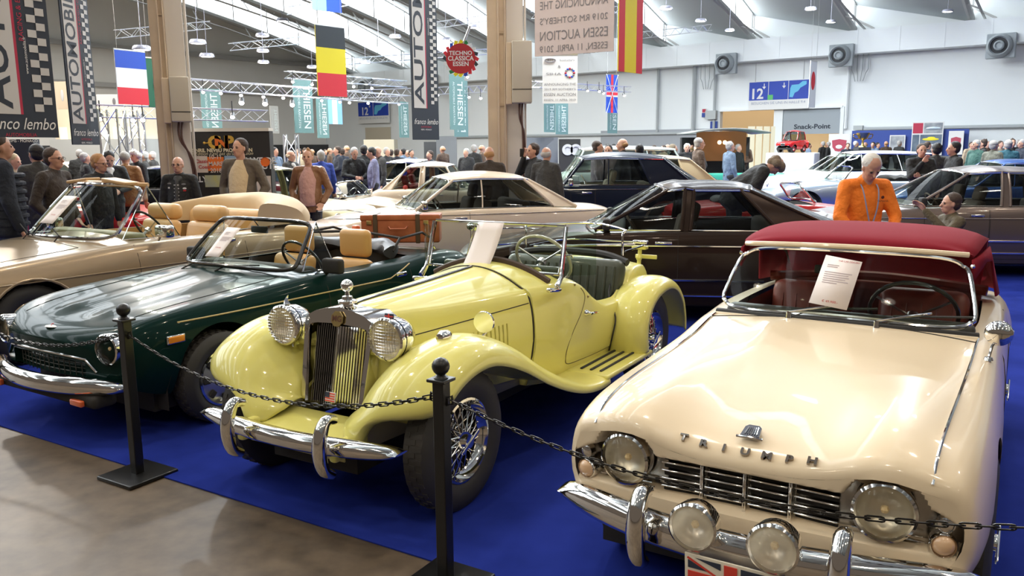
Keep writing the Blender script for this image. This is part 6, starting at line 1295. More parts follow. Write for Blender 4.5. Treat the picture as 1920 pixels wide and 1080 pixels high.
# auction banners: seen from behind, so mirrored
PK = mat('banner_pink', (.66, .57, .55), .7); GT = mat('banner_grey_text', (.22, .21, .22), .7)
def auction(t, w, h, F, Fv):
    MX = Matrix.Diagonal((-1, 1, 1, 1))
    for (tx, z, s_) in (('ANNOUNCING THE', .30, .135), ("2019 RM SOTHEBY'S", .05, .105), ('ESSEN AUCTION', -.19, .155), ('ESSEN, 11 APRIL 2019', -.40, .11)):
        v, f = text_mb(tx, h*s_*1.15); L = max(p.x for p in v)-min(p.x for p in v); k = .86*w/L; b = MB(); b.add([Vector((p.x*k, p.y*1.2, p.z)) for p in v], f, 0, F(0, z) @ MX); b.build('banner_line', GT, t, merge=0)
banner('auction_banner', 'large pale pink auction banner with mirrored grey lettering', (1003, -14), (1152, -22), 102, (13.6, 12.9), PK, auction, BL=(1004, 102))
def auction2(t, w, h, F, Fv):
    def ln(tx, x, z, ww, hh, m=GT): v, f = text_mb(tx, 1); X = [p.x for p in v]; Yv = [p.y for p in v]; kx = ww*w/(max(X)-min(X)); ky = hh*h/(max(Yv)-min(Yv)); b = MB(); b.add([Vector((p.x*kx, p.y*ky, 0)) for p in v], f, 0, F(x, z)); b.build('banner_line', m, t, merge=0)
    b = MB(); M = F(-.28, .38); b.tube([M @ Vector((w*.15*cos(a), h*.035*sin(a), 0)) for a in [2*pi*k/24 for k in range(24)]], .012, 5, closed=True); b.build('oval_mark', GT, t); ln('RM', -.28, .38, .14, .035); ln("Sotheby's", .2, .38, .42, .04); ln('&', -.02, .25, .08, .055); ln('SIHA', -.18, .10, .44, .05)
    for k in range(12): a = 2*pi*k/12; b = MB(); M = F(.28, .12); b.ball(M @ Vector((w*.12*cos(a), w*.12*sin(a), 0)), (w*.035, .006, w*.03), 8); b.build('wreath_flag', (BRED, fb_, GT)[k % 3], t)
    for (tx, z, hh) in (('ANNOUNCING THE', -.11, .05), ("2019 RM SOTHEBY'S", -.21, .045), ('ESSEN AUCTION', -.32, .065), ('ESSEN, 11 APRIL 2019', -.43, .05)): ln(tx, 0, z, .90, hh)
banner('auction_banner', 'white auction notice with a wreath emblem below the pink banner', (1017, 102), (1083, 102), 194, (20, 20), BWH, auction2)
# Thiesen banners
def thiesen(mir):
    def f(t, w, h, F, Fv):
        v, g = text_mb('THIESEN', w*.50, bold=.004); L = max(p.x for p in v)-min(p.x for p in v); k = h*.80/L; M = frame((w*.16, -.015, -h*.02), (0, 0, -1), (1, 0, 0)); b = MB(); b.add([Vector((p.x*k, p.y*(-1 if mir else 1), p.z)) for p in v], g, 0, M); b.build('banner_letters', TEALL, t, merge=0)
        v, g = text_mb('AUTOMOBILE RARITÄTEN', w*.16); L = max(p.x for p in v)-min(p.x for p in v); k = h*.78/L; M = frame((-w*.24, -.015, -h*.02), (0, 0, -1), (1, 0, 0)); b = MB(); b.add([Vector((p.x*k, p.y*(-1 if mir else 1), p.z)) for p in v], g, 0, M); b.build('banner_subline', TEALL, t, merge=0)
    return f
for (x0, x1, y0, y1, Y, mir, lab) in ((548, 584, 148, 250, 27, 0, 'teal lettered banner left of the flag of Belgium, the lower hanging one'), (592, 614, 182, 259, 34, 1, 'teal banner with mirrored letters below the flag of Belgium'), (375, 412, 166, 246, 30, 1, 'teal banner with mirrored letters above the black advertising stand'), (747, 765, 190, 258, 36, 1, 'teal banner peeking out left of the dark banner'),
    (842, 870, 140, 244, 26, 0, 'teal lettered banner right below the round show sign'), (850, 876, 150, 257, 32, 1, 'teal banner mostly hidden behind the one below the show sign'), (1020, 1041, 190, 248, 33, 0, 'teal lettered banner below the white auction notice'), (1042, 1065, 190, 252, 36, 1, 'teal banner right behind the one under the auction notice'), (1140, 1158, 170, 250, 34, 0, 'teal lettered banner below the small union flag'), (505, 521, 198, 250, 42, 1, 'pale grey text banner left of the teal lettered banner')):
    banner('text_banner', lab, (x0, y0), (x1, y0+1), y1, (Y, Y+.6), TEAL if 'pale grey' not in lab else mat('banner_pale_grey', (.42, .42, .40), .6), thiesen(mir), rods=False)
def para(t, w, h, F, Fv): b = MB(); M = F(.2, .0); b.tube([M @ Vector((w*.42*cos(a), w*.42*sin(a), 0)) for a in [2*pi*k/30 for k in range(30)]], .03, 5, closed=True); b.lathe([(0, w*.42), (.004, w*.40), (.004, 0)], M @ Vector((0, 0, 0)), (0, -1, 0), 30); b.build('grey_disc', mat('disc_grey', (.36, .38, .40), .6), t); text('disc_letters', 'PA', w*.32, NAVB, F(.05, .0) @ Matrix.Translation((0, 0, .012)), t); text('lower_letters', 'RESTAURO', w*.12, TEALL, F(.05, -.36), t)
banner('green_banner', 'dark green banner with a grey disc behind the flag of France', (272, 108), (318, 112), 201, (18.5, 19), mat('banner_green', (.01, .10, .05), .6), para)
# round show sign
q = at(864, 110, 19); t = thing('round_show_sign', 'round red event sign ringed by small flags', 'sign', q, 0); b = MB(); b.lathe([(0, 0), (0, .33), (.06, .33), (.06, 0)], (0, .03, 0), (0, -1, 0), 32); b.build('disc', mat('sign_red', (.45, .02, .03), .5), t)
fc = [fr_, fb_, fy_, mat('flag_green', (.02, .22, .06), .6), fw_, fk_]
for k in range(20): a = 2*pi*k/20; b = MB(); b.box((.345*cos(a), -.01-.004*(k % 2), .345*sin(a)), (.115, .03, .075), R=Matrix.Rotation(-a+.6, 3, 'Y')); b.build('rim_flag', fc[(k*5+k//3) % 6], t)
for (tx, z, s_) in (('TECHNO', .115, .125), ('CLASSICA', 0, .14), ('ESSEN', -.12, .135)): v, f = text_mb(tx, s_, bold=.003); L = max(p.x for p in v)-min(p.x for p in v); kx = min(1, .58/L); b = MB(); b.add([Vector((p.x*kx, p.y, 0)) for p in v], f, 0, frame((0, -.036, z), (1, 0, 0), (0, 0, 1))); b.build('sign_letters', BWH, t, merge=0)
b = MB(); b.tube([(.05, 0, .3), (.22, 0, .7)], .03, 6); b.tube([(.22, 0, .7), (.22, 0, 6)], .006, 4); b.build('hanger', STEEL, t)
# ---------- signs on the wall ----------
def wallsign(px0, px1, ytop, ybot, out=.25):
    s0, s1 = wpx(px0), wpx(px1); pl, pr = wp(s0, 0, out), wp(s1, 0, out); z1 = (at(px0, ytop, pl.y).z+at(px1, ytop-(px1-px0)*.055, pr.y).z)/2; z0 = at(px0, ybot, pl.y).z; return pl, pr, z0, z1
def sign12(px0, px1, yt, yb, lab, three):
    pl, pr, z0, z1 = wallsign(px0, px1, yt, yb); w = (pr-pl).length; h = z1-z0; c = (pl+pr)/2; t = thing('hall_sign', lab, 'sign', (c.x, c.y, (z0+z1)/2), math.atan2(-WD.y, -WD.x))
    SB = mat('sign_blue', (.01, .05, .42), .5); b = MB(); b.box((0, 0, 0), (w, .1, h)); b.build('board', WHITE, t); n = 3 if three else 2
    for k in range(n): b = MB(); b.box((-w/2+w/n*(k+.5), -.055, h*.16), (w/n*.97, .012, h*.64)); b.build('blue_field', SB, t)
    F = lambda x, z: frame((x*w, -.064, z*h), (1, 0, 0), (0, 0, 1)); text('number', '12', h*.50, BWH, F(-.5+.5/n-.03, .05), t, bold=.02)
    for k in range(n-1): b = MB(); M = F(-.5+(k+.78)/n, .32); u_ = h*.10; b.add([M @ Vector(p)*1 for p in ((-.15*u_, u_, 0), (.15*u_, u_, 0), (.15*u_, -.2*u_, 0), (-.15*u_, -.2*u_, 0), (-.7*u_, -.1*u_, 0), (.7*u_, -.1*u_, 0), (0, -u_, 0))], [(0, 3, 2, 1), (4, 6, 5)]); b.build('arrow', BWH, t, merge=0)
    b = MB(); M = F(.5-.5/n, .16); b.add([M @ Vector((x*w/n*.9, z*h*.55, 0)) for x, z in ((-.48, -.45), (-.45, .1), (-.38, .3), (0, .32), (.2, .5), (.42, .5), (.42, .3), (.1, .1), (-.02, -.1), (-.2, -.2), (-.3, -.48))], [tuple(range(11))]); b.build('map_shape', mat('map_cyan', (.12, .50, .75), .5), t)
    if three: b = MB(); b.box((-w*.13, -.064, -.07*h), (w*.09, .008, h*.17)); b.build('green_pictogram', mat('sign_green', (.1, .5, .15), .5), t)
    v, f = text_mb('BESUCHEN SIE UNS IN HALLE 9.4', 1); L = max(p.x for p in v)-min(p.x for p in v); b = MB(); b.add([Vector((p.x*w*.9/L, p.y*h*.13, 0)) for p in v], f, 0, F(0, -.27)); b.build('sign_line', mat('sign_grey_text', (.35, .38, .48), .6), t, merge=0)
    for sg in (1, -1): b = MB(); b.tube([(sg*w*.4, 0, h/2), (sg*w*.4, 0, h/2+1.0)], .012, 4); b.build('hanger', STEEL, t)
sign12(1400, 1509, 154, 207, 'blue hall sign with the number 12, two arrows and a map over the doorway', True); sign12(686, 742, 192, 232, 'smaller blue hall sign with the number 12 left of the dark banner', False)
def wpanel(name, px0, px1, yt, yb, out, m, label=None, cat=None, th=.05, letters=None, struct_=False):
    pl, pr, z0, z1 = wallsign(px0, px1, yt, yb, out); w = (pr-pl).length; h = z1-z0; c = (pl+pr)/2; t = thing(name, label, cat, (c.x, c.y, (z0+z1)/2), math.atan2(-WD.y, -WD.x)); b = MB(); b.box((0, 0, 0), (w, th, h)); b.build('panel', m, t)
    F = lambda x, z: frame((x*w, -th/2-.006, z*h), (1, 0, 0), (0, 0, 1))
    if letters: letters(t, w, h, F)
    return t
wpanel('fascia_sign', 1463, 1567, 214, 252, .10, GRAYP, 'grey fascia over the snack bar with a dark name', 'sign', letters=lambda t, w, h, F: text('sign_letters', 'Snack-Point', h*.30, NAVB, F(.02, -.16), t, bold=.01, sx=1.2))
BB = mat('booth_blue', (.025, .06, .30), .6); PH1 = mat('photo_grey', (.20, .22, .25), .5, noise=(2.5, (.45, .47, .50), 3)); PH2 = mat('photo_dark', (.06, .10, .16), .5, noise=(2, (.16, .20, .25), 3)); 
wpanel('booth_wall', 1605, 1815, 249, 292, 1.6, BB, 'long blue exhibition booth wall below the right wall pipe', 'booth', th=.1)
def emblem(t, w, h, F):
    b = MB(); M = F(0, -.05); b.add([M @ Vector((x*w*.34, z*h*.30, 0)) for x, z in ((-1, .8), (0, 1), (1, .8), (.9, -.3), (.5, -.9), (0, -1), (-.5, -.9), (-.9, -.3))], [tuple(range(8))[::-1]]); b.build('shield', mat('emblem_red', (.45, .05, .09), .5), t); b = MB(); b.ball(F(0, -.12) @ Vector((0, 0, .01)), (w*.16, .01, h*.10), 10); b.build('shield_car', BWH, t)
wpanel('emblem_board', 1565, 1604, 252, 290, 1.75, BWH, 'white board with a red shield emblem left of the blue booth wall', 'board', letters=emblem); wpanel('emblem_board', 1781, 1808, 246, 290, 1.9, BWH, 'white board with a red shield emblem at the right end of the booth wall', 'board', letters=emblem)
def photos(t, w, h, F):
    for (x0, x1, z0, z1, m) in ((-.47, -.15, .16, .47, BRED), (-.12, .47, .16, .47, PH1), (-.47, -.25, -.47, .12, PH2), (-.22, .47, -.17, .12, PH2), (-.22, .47, -.47, -.20, PH1)): b = MB(); b.box(((x0+x1)/2*w, -.03, (z0+z1)/2*h), ((x1-x0)*w, .01, (z1-z0)*h)); b.build('photo_field', m, t)
    b = MB(); b.ball((.12*w, -.04, -.02*h), (w*.27, .01, h*.04), 12); b.ball((.14*w, -.04, .02*h), (w*.13, .01, h*.035), 10); b.build('yellow_car_picture', fy_, t); b = MB(); b.ball((.18*w, -.04, .30*h), (w*.24, .01, h*.05), 12); b.build('silver_car_picture', SIL, t)
wpanel('photo_board', 1714, 1770, 230, 291, 1.8, BWH, 'tall white board of car photographs before the blue booth wall', 'board', letters=photos); wpanel('poster', 1675, 1703, 254, 290, 1.8, BWH, 'small framed poster on the blue booth wall', 'poster', letters=lambda t, w, h, F: fpatch(t, w, h, -.44, .44, -.45, .45, PH1, 'poster_print', .02))
wpanel('small_wall_sign', 1313, 1321, 204, 220, .1, BWH, 'small red and blue arrow sign on the wall left of the doorway', 'sign', letters=lambda t, w, h, F: (fpatch(t, w, h, -.4, .4, .05, .45, BRED, 'red_field', .02), fpatch(t, w, h, -.5, .5, -.5, 0, BB, 'blue_field', .02))); wpanel('small_wall_sign', 1329, 1342, 228, 241, .1, BB, 'small blue notice beside the doorway at head height', 'sign')
wpanel('switch_box', 1322, 1341, 208, 224, .2, mat('box_grey', (.45, .48, .48), .6), 'grey switch box on the wall left of the doorway', 'box', th=.3); wpanel('junction_box', 1594, 1611, 236, 244, .2, mat('box_grey', (.45, .48, .48), .6), 'grey junction box on the wall pipe right of the snack sign', 'box', th=.25)
def wpipe(name, lab, pts, r, m): b = MB(); b.tube(spline(pts, 4) if len(pts) > 2 else pts, r, 6); tag(b.build(name, m), lab, 'pipe')
z_ = at(1700, 240, 42).z; PG = mat('pipe_grey', (.42, .45, .46), .5)
wpipe('wall_pipe', 'grey pipe running along the right wall at head height, right of the snack bar', [wp(wpx(1612), z_, .2), wp(wpx(1920)-2, z_, .2)], .09, PG); wpipe('wall_pipe', 'grey pipe along the right wall between the middle column and the doorway', [wp(wpx(1335), z_-.05, .2), wp(wpx(800), z_-.05, .2)], .09, PG)
for px, lab in ((1298, 'vertical ladder-like cable tray left of the doorway'), (1578, 'vertical white conduit right of the snack bar'), (1336, 'vertical grey conduit dropping to the switch box'), (1232, 'pale vertical conduit on the wall behind the brown coat')): wpipe('wall_conduit', lab, [wp(wpx(px), 2.6, .15), wp(wpx(px), 6.4, .15)], .08 if px != 1298 else .12, PG if px != 1578 else WALLW)
for px, lab in ((1323, 'cluster of thin drop pipes under the duct left of the 12 sign'), (1599, 'cluster of thin drop pipes under the duct right of the flag of Japan')):
    t = thing('drop_pipes', lab, 'pipes', wp(wpx(px), 5.2, .3), math.atan2(-WD.y, -WD.x))
    for k in range(4): b = MB(); b.tube([(-.4+.27*k, 0, 1.15), (-.4+.27*k, 0, .4), (-.3+.2*k, 0, .2), (-.2+.13*k, 0, -.2)], .025, 5); b.build('pipe', PG, t)
# far left stage structures: a pale kiosk, dark boards, the bar
def stand(name, lab, px0, px1, yt, Y, m, cat='stand', th=.2, yb=None, parts=None, yaw=0, trimtop=None):
    p0, p1 = at(px0, yt, Y), at(px1, yt, Y); w = p1.x-p0.x; z0 = at(px0, yb, Y).z if yb else 0; z1 = p0.z; t = thing(name, lab, cat, ((p0.x+p1.x)/2, Y, z0), yaw); h = z1-z0
    b = MB(); b.box((0, 0, h/2), (w, th, h)); b.build('panel', m, t)
    if trimtop: b = MB(); b.box((0, 0, h+.02), (w, th+.05, .05)); b.build('top_trim', trimtop, t)
    F = lambda x, z: frame((x*w, -th/2-.006, h/2+z*h), (1, 0, 0), (0, 0, 1))
    if parts: parts(t, w, h, F)
    return t
for (a, c, lab) in ((1403, 1417, 'first'), (1418, 1431, 'second'), (1432, 1445, 'third'), (1446, 1455, 'fourth')): stand('folding_screen_panel', lab+' cream panel from the left of the folding screen in the doorway', a, c-1.5, 237, 43, mat('screen_cream', (.78, .72, .52), .6), cat='screen', th=.06)
KB = mat('stand_black', (.022, .020, .018), .6); ORG = mat('print_orange', (.85, .18, .02), .6); GLD = mat('print_gold', (.70, .42, .06), .6)
def cnp(t, w, h, F):
    Y_ = lambda y: .5-(y-247)/160.*1.0
    z = lambda y: (at(420, y, 12.9).z-h/2)/h
    for c_, x, m_ in (('C', -.075, GLD), ('N', .0, ORG), ('P', .075, GLD)): text('logo_letter', c_, .26, m_, F(x, z(268)), t, bold=.012, sx=1.1)
    b = MB(); b.tube([F(-.17, z(268)) @ Vector((0, 0, 0)), F(-.10, z(268)) @ Vector((0, 0, 0))], .008, 5); b.ball(F(-.18, z(268)) @ Vector((0, 0, 0)), .022, 8); b.build('logo_shaft', GLD, t)
    text('title_line', 'CNRIL NEVEU PROMOTION', .075, mat('print_ivory', (.75, .66, .45), .6), F(0, z(282)), t, bold=.003); text('script_line', "L'Edition n'est pas qu'une passion", .07, mat('print_ivory', (.75, .66, .45), .6), F(0, z(288)), t, shear=.4)
    def card(x0, x1, y0, y1, m, txt, tm, s_=.09):
        b = MB(); zz0, zz1 = z(y1), z(y0); b.box(((x0+x1)/2*w, -.105, h/2+(zz0+zz1)/2*h), ((x1-x0)*w, .01, (zz1-zz0)*h)); c_ = b.build('poster_card', m, t)
        for k, l_ in enumerate(txt): text('poster_line', l_, s_, tm, F((x0+x1)/2, (zz0+zz1)/2+(len(txt)/2-.5-k)*s_*1.15/h) @ Matrix.Translation((0, 0, .008)), c_, bold=.002)
    PP = mat('poster_pink', (.70, .60, .52), .6)
    card(-.44, -.16, 292, 323, PP, ['Affrose Classic', '& Ecrit du Coeur'], REDINK, .075); card(-.16, .01, 294, 320, ORG, ['10-11', 'MARS', '2018'], PP, .09); card(.02, .14, 292, 308, mat('poster_sky', (.30, .42, .55), .6), [], PP); card(-.20, .05, 328, 350, mat('poster_landscape', (.35, .40, .42), .6, noise=(3, (.55, .52, .15), 3)), [], PP); card(.33, .49, 330, 362, PP, [], PP)
    text('stand_line', 'RALLYE DE', .13, BWH, F(.34, z(302)), t, bold=.004); text('stand_line', 'LA ROUTE', .13, BWH, F(.36, z(312)), t, bold=.004); text('stand_line', 'RALLYE', .12, BWH, F(-.27, z(336)), t, bold=.004)
    b = MB(); b.lathe([(0, 0), (0, .07), (.01, .07)], F(.445, z(304)) @ Vector((0, 0, .004)), (0, -1, 0), 20); b.build('orange_disc', ORG, t)
stand('advertising_stand', 'black advertising stand with orange letters behind the tall person', 329, 508, 247, 12.9, KB, th=.2, parts=cnp, trimtop=mat('trim_ivory', (.7, .66, .58), .5))
stand('dark_partition', 'dark blue-grey partition at the far left below the largest banner', -60, 68, 262, 15.5, mat('partition_slate', (.03, .035, .042), .6)); stand('black_bar_stand', 'black catering stand with a curved roof and warm lamps inside', 1277, 1404, 258, 29, KB, th=.3)
OG = mat('glowing_bar_interior', (.16, .07, .03), .7, emit=(.9, .4, .12), es=.10)  # the bar panel's own emission imitates warm lamp light
t = thing('bar_canopy', 'curved grey canopy over the catering stand', 'canopy', at(1352, 257, 28)); b = MB(); b.grid([[Vector((x, y, .28-.14*(x/1.3)**2)) for y in (-1.2, 1.0)] for x in [-1.3+2.6*k/10 for k in range(11)]]); b.build('roof_sheet', mat('canopy_grey', (.22, .22, .20), .5), t, solid=.05)
q = at(1352, 275, 28.6); b = MB(); b.box((q.x, q.y, 1.75), (1.7, .1, 1.0)); tag(b.build('bar_shelf', OG), 'reddish bar interior with painted-in warm glow under the curved canopy', 'bar')
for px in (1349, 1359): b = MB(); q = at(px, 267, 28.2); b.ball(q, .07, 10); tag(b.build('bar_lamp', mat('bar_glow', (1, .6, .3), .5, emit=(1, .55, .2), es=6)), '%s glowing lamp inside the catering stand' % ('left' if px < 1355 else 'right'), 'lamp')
stand('grey_booth', 'grey booth wall right of the middle column', 980, 1046, 258, 34, mat('booth_grey', (.16, .17, .18), .6)); stand('black_booth', 'black booth wall with round wheel displays right of the grey booth', 1048, 1088, 261, 33, KB, parts=lambda t, w, h, F: [MB().lathe([(0, 0), (0, .22), (.05, .22), (.05, .12)], F(x, .3) @ Vector((0, 0, 0)), (0, -1, 0), 18).build('wheel_display', BG, t) for x in (-.1, .28)]); stand('dark_booth', 'dark booth wall left of the middle column', 818, 856, 256, 36, mat('booth_grey', (.16, .17, .18), .6)); stand('low_dark_booth', 'low dark booth panel behind the pale parked cars', 795, 852, 266, 37, GDARK)
stand('ramp_truck', 'cream transporter cab and ramp below the smaller 12 sign', 686, 742, 262, 44, mat('ramp_cream', (.55, .50, .38), .6), cat='vehicle', th=1.4)
wpanel('roller_door', 694, 740, 240, 268, .06, mat('roller_beige', (.58, .52, .40), .6), 'beige roller door under the smaller 12 sign', 'door')
# kiosk in the far left with bottle banner and green panels
stand('glass_kiosk', 'pale glazed two-storey stand behind the left lattice tower', 140, 300, 200, 31, mat('kiosk_cream', (.62, .54, .40), .6), th=3, yb=262, parts=lambda t, w, h, F: [fpatch(t, w, h, -.45+.15*k, -.36+.15*k, -.40, .35, mat('kiosk_window', (.78, .70, .50), .3, emit=(1, .85, .6), es=.25), 'lit_window', 1.5) for k in range(6)])
stand('kiosk_base', 'grey lower wall of the glazed stand with dark green panels', 130, 302, 262, 30, mat('kiosk_grey', (.40, .41, .40), .6), th=2.6, parts=lambda t, w, h, F: [fpatch(t, w, h, x, x+.14, -.2, .46, mat('panel_green', (.02, .10, .07), .6), 'green_panel', 1.3) for x in (-.12, .28)])
stand('bottle_poster', 'cream poster with a bottle drawing between the two left banners', 102, 128, 153, 24, mat('poster_cream', (.62, .50, .36), .6), th=.05, yb=205, cat='poster', parts=lambda t, w, h, F: MB().ball(F(0, 0) @ Vector((0, 0, 0)), (w*.12, .01, h*.22), 10).build('bottle_drawing', BG, t)); stand('white_poster', 'white poster with a small drawing left of the flag of France', 181, 231, 177, 26, BWH, th=.05, yb=200, cat='poster', parts=lambda t, w, h, F: MB().ball(F(.15, -.1) @ Vector((0, 0, 0)), (w*.06, .01, h*.3), 10).build('small_drawing', GT, t))
# ---------- trusses with spotlights ----------
def truss_mb(a, c, s=.22, bay=.3, r=.011):
    a, c = Vector(a), Vector(c); d = (c-a); L = d.length; d.normalize(); up = Vector((0, 0, 1)) if abs(d.z) < .9 else Vector((1, 0, 0)); sd = d.cross(up).normalized(); up = sd.cross(d); h = s/2; C = [sd*h+up*h, sd*h-up*h, -sd*h-up*h, -sd*h+up*h]; b = MB()
    for q in C: b.tube([a+q, c+q], r, 5)
    n = max(2, int(L/bay))
    for k in range(n):
        for j in range(4):
            p0 = a+d*(L*k/n)+C[j]; p1 = a+d*(L*(k+1)/n)+C[(j+1) % 4]
            if k % 2: p0, p1 = a+d*(L*k/n)+C[(j+1) % 4], a+d*(L*(k+1)/n)+C[j]
            b.tube([p0, p1], r*.55, 4, caps=False)
    return b
def truss(P0, P1, lab, s=.24, **k): o = truss_mb(at(*P0), at(*P1), s*.85, r=.012).build('lattice_truss', ALU); return tag(o, lab, 'truss')
truss((345, 157, 21), (760, 187, 26), 'aluminium truss with spotlights above the black advertising stand', .30, r=.022); truss((178, 208, 19), (500, 218, 21), 'aluminium truss running behind the left column', .32, r=.024); truss((220, 64, 22), (390, 47, 25), 'pale truss hanging across the left column near the top'); truss((433, 88, 25), (570, 75, 27), 'short pale truss right of the left column'); truss((536, 140, 25), (760, 158, 28), 'truss crossing behind the flag of Belgium'); truss((640, 178, 27), (925, 166, 34), 'long truss passing behind the dark banner left of the middle column', .3)
truss((800, 50, 28), (925, 32, 32), 'truss near the roof left of the middle column'); truss((640, 116, 30), (925, 96, 34), 'thin truss below the roof behind the round show sign'); truss((1000, 158, 30), (1180, 168, 33), 'truss with black spotlights behind the auction notice'); truss((1205, 66, 28), (1330, 52, 31), 'truss right of the flag of Spain'); truss((1000, 28, 26), (1160, 18, 29), 'truss partly hidden by the pink auction banner'); truss((540, 20, 24), (665, 2, 26), 'truss at the top edge above the flag of Belgium')
for (px, y0, y1, Y, lab) in ((209, 205, 300, 19, 'left lattice tower behind the tan leather jacket'), (250, 208, 300, 21, 'thinner lattice tower right of the left one'), (545, 252, 290, 24, 'white lattice tower right of the black advertising stand')):
    a = at(px, y0, Y); o = truss_mb((a.x, a.y, .02), a, .42 if Y == 19 else .34, .45, .024).build('lattice_tower', ALU); tag(o, lab, 'tower')
SPH = mat('spot_housing', (.02, .02, .022), .5); SPG = mat('spot_glow', (1, .97, .9), .4, emit=(1, .93, .85), es=18)
def spot_proto():
    t = thing('stage_spotlight', 'x', 'spotlight'); b = MB(); b.lathe([(-.12, .0), (-.12, .07), (.10, .09), (.10, .075), (.06, .07)], (0, 0, 0), (.2, -.8, -.6), 12); b.tube([(0, 0, .05), (0, 0, .48)], .018, 5); b.build('housing', SPH, t); b = MB(); b.lathe([(.085, .072), (.088, 0)], (0, 0, 0), (.2, -.8, -.6), 12); b.build('spot_lens', SPG, t); return t
sp0 = None
for i, (px, y, Y, w_, s_) in enumerate([(381, 171, 21.3, 'above the black advertising stand', 1), (414, 173, 21.7, 'above the black advertising stand', 1), (452, 177, 22.2, 'above the black advertising stand', 1), (453, 190, 26, 'above the black advertising stand', 1.8), (494, 180, 22.7, 'above the black advertising stand', 1), (497, 192, 26, 'above the black advertising stand', 1.8), (531, 182, 23.2, 'above the black advertising stand', 1), (548, 194, 26, 'above the black advertising stand', 1.7), (360, 214, 19, 'right of the left column', 1.2), (436, 217, 20, 'right of the left column', 1.2), (549, 152, 24.5, 'around the flag of Belgium', 1), (585, 157, 25, 'around the flag of Belgium', 1), (603, 187, 26, 'around the flag of Belgium', 1), (637, 190, 26.5, 'around the flag of Belgium', 1), (655, 191, 26.5, 'around the flag of Belgium', 1), (663, 161, 27, 'left of the dark banner', 1), (697, 164, 27, 'left of the dark banner', 1), (690, 192, 27, 'left of the dark banner', 1), (748, 194, 28, 'left of the dark banner', 1),
    (820, 177, 27, 'left of the middle column', 1), (876, 143, 27, 'left of the middle column', 1), (916, 146, 27, 'left of the middle column', 1), (879, 181, 28, 'left of the middle column', 1), (901, 183, 28, 'left of the middle column', 1), (978, 72, 24, 'left of the pink auction banner', 1.1), (1101, 169, 31, 'right of the white auction notice', 1.1), (1123, 170, 31.5, 'right of the white auction notice', 1.1), (1131, 174, 31.5, 'right of the white auction notice', 1), (1170, 178, 32, 'right of the white auction notice', 1.1), (250, 223, 19.5, 'left of the left column', 1.3), (268, 222, 19.5, 'left of the left column', 1.3), (188, 220, 19, 'left of the left column', 1.3)]):
    q = at(px, y, Y); lab = 'small stage spotlight on a truss '+w_
    if sp0 is None: sp0 = spot_proto(); t = sp0; t.location = q; t['label'] = lab; t.scale = (s_*.6,)*3
    else: t = copy_tree(sp0, None, q, 0, lab, s_*.6)
    t['group'] = 'stage spotlights '+w_
for (px, y, Y, lab) in ((266, 93, 19, 'pendant lamp over the flag of France'), (371, 81, 21, 'upper pendant lamp right of the left column'), (388, 106, 24, 'lower pendant lamp right of the left column'), (492, 68, 26, 'top one of three pendant lamps in a row left of the flag of Belgium'), (493, 97, 28, 'middle one of three pendant lamps in a row left of the flag of Belgium'), (494, 118, 30, 'bottom one of three pendant lamps in a row left of the flag of Belgium'), (585, 127, 33, 'pendant lamp touching the left side of the flag of Belgium'), (741, 70, 28, 'pendant lamp left of the dark banner'), (685, 118, 30, 'lower pendant lamp left of the dark banner'), (889, 52, 28, 'pendant lamp left of the middle column near the roof'), (836, 75, 33, 'pendant lamp above the round show sign'), (1249, 17, 27, 'pendant lamp right of the flag of Spain'), (1314, 40, 31, 'middle lamp under the roof above the duct, left group'), (1368, 58, 36, 'lamp under the roof nearest above the 12 sign'), (1520, 18, 30, 'lamp under the roof above the flag of Japan'), (1558, 42, 35, 'lamp under the roof right of the flag of Japan'), (1777, 22, 33, 'lamp under the roof at the right'), (1753, -4, 28, 'lamp cut off by the top edge at the right'), (710, 92, 36, 'small pendant lamp between the flag of Belgium and the dark banner')):
    place_lamp(at(px, y, Y), lab, s=.62)
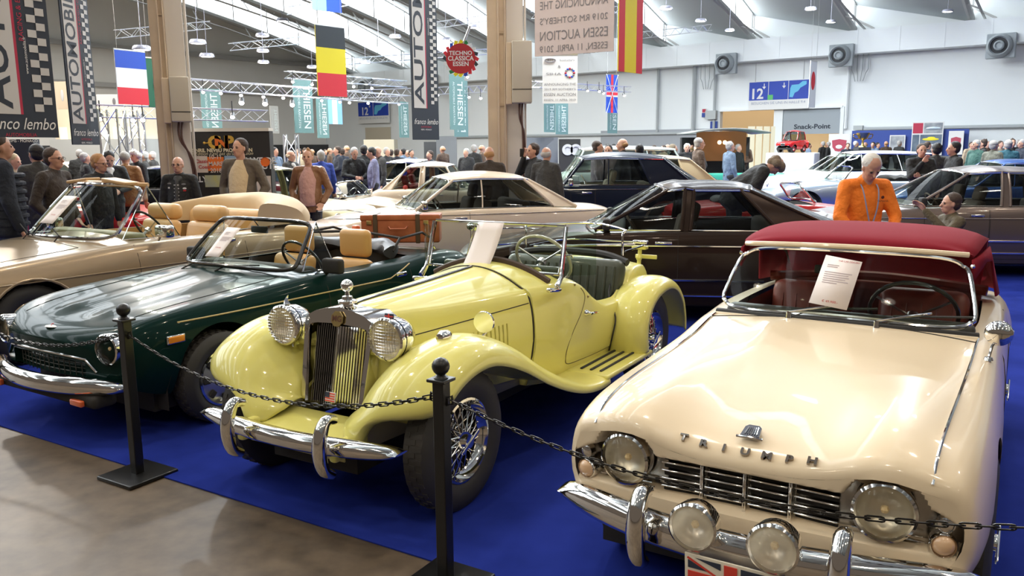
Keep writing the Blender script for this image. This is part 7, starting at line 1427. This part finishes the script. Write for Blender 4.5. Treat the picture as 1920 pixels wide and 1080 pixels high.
# ---------- chain barrier ----------
BM_ = mat('barrier_black', (.012, .012, .012), .35, .3, .2); CHN = mat('chain_dark', (.035, .032, .028), .35, .8)
def post(loc, lab, h=.94):
    t = thing('barrier_post', lab, 'post', loc, -.545); b = MB(); b.rbox((0, 0, .012), (.30, .30, .022), .008); b.build('base_plate', BM_, t)
    b = MB(); b.box((0, 0, h/2), (.052, .052, h-.02)); b.box((0, 0, h-.01), (.085, .085, .014)); b.lathe([(0, .03), (.012, .018)], (0, 0, h), (0, 0, 1), 12); b.build('upright', BM_, t, bevel=.004); b = MB(); b.ball((0, 0, h+.044), .036, 20); b.build('ball_finial', BM_, t)
    for sg in (1, -1): b = MB(); b.tube([(sg*.026, 0, h-.08), (sg*.05, 0, h-.07), (sg*.055, 0, h-.10), (sg*.03, 0, h-.11)], .006, 6, closed=True); b.build('chain_ring', BM_, t)
    return t
A_ = Vector((-2.08, 4.30, 0)); B_ = Vector((-.283, 3.125, 0)); D_ = (B_-A_); Pm1 = A_-D_*1.02; Pp1 = B_+D_*1.0
Pp1 = Vector((1.62, 1.95, 0)); 
post(A_, 'black barrier post with ball top standing left before the green roadster', .895); post(B_, 'black barrier post with ball top between the yellow and cream roadsters', .888); post(Pm1, 'black barrier post out of view to the left', .885); post(Pp1, 'black barrier post out of view to the right', .90)
def chain(a, c, sag, lab, z=.80):
    a, c = a+Vector((0, 0, z)), c+Vector((0, 0, z)); d = (c-a).normalized(); a = a+d*.05; c = c-d*.05; P = [a.lerp(c, k/200)-Vector((0, 0, sag*4*(k/200)*(1-k/200))) for k in range(201)]
    L = sum((P[i+1]-P[i]).length for i in range(200)); n = int(L/.041); b = MB(); acc, idx = 0, 0; step = L/n; pts = [P[0]]
    for i in range(200):
        sgl = (P[i+1]-P[i]).length
        while acc+sgl >= step*len(pts) and len(pts) <= n: t_ = (step*len(pts)-acc)/sgl; pts.append(P[i].lerp(P[i+1], t_))
        acc += sgl
    for i in range(len(pts)-1):
        m_ = (pts[i]+pts[i+1])/2; t_ = (pts[i+1]-pts[i]).normalized(); s1 = t_.cross(Vector((0, 0, 1))).normalized(); s2 = s1.cross(t_); w_ = (s2 if i % 2 else s1); w_ = (w_*.9+(s1 if i % 2 else s2)*.35).normalized(); h_, r_ = .019, .0095
        ring = [m_+t_*(h_*sg+ (r_*cos(a_)) * 1.0)+w_*(r_*sin(a_)) for sg, rg in ((1, (-90, 90)), (-1, (90, 270))) for a_ in [radians(rg[0]+(rg[1]-rg[0])*q/4) for q in range(5)]]
        b.tube(ring, .0032, 5, closed=True)
    o = b.build('barrier_chain', CHN, merge=0); return tag(o, lab, 'chain')
chain(A_, B_, .17, 'black chain hanging in front of the yellow roadster'); chain(Pm1, A_, .17, 'black chain hanging in front of the green roadster'); chain(B_, Pp1, .15, 'black chain hanging across the nose of the cream roadster')
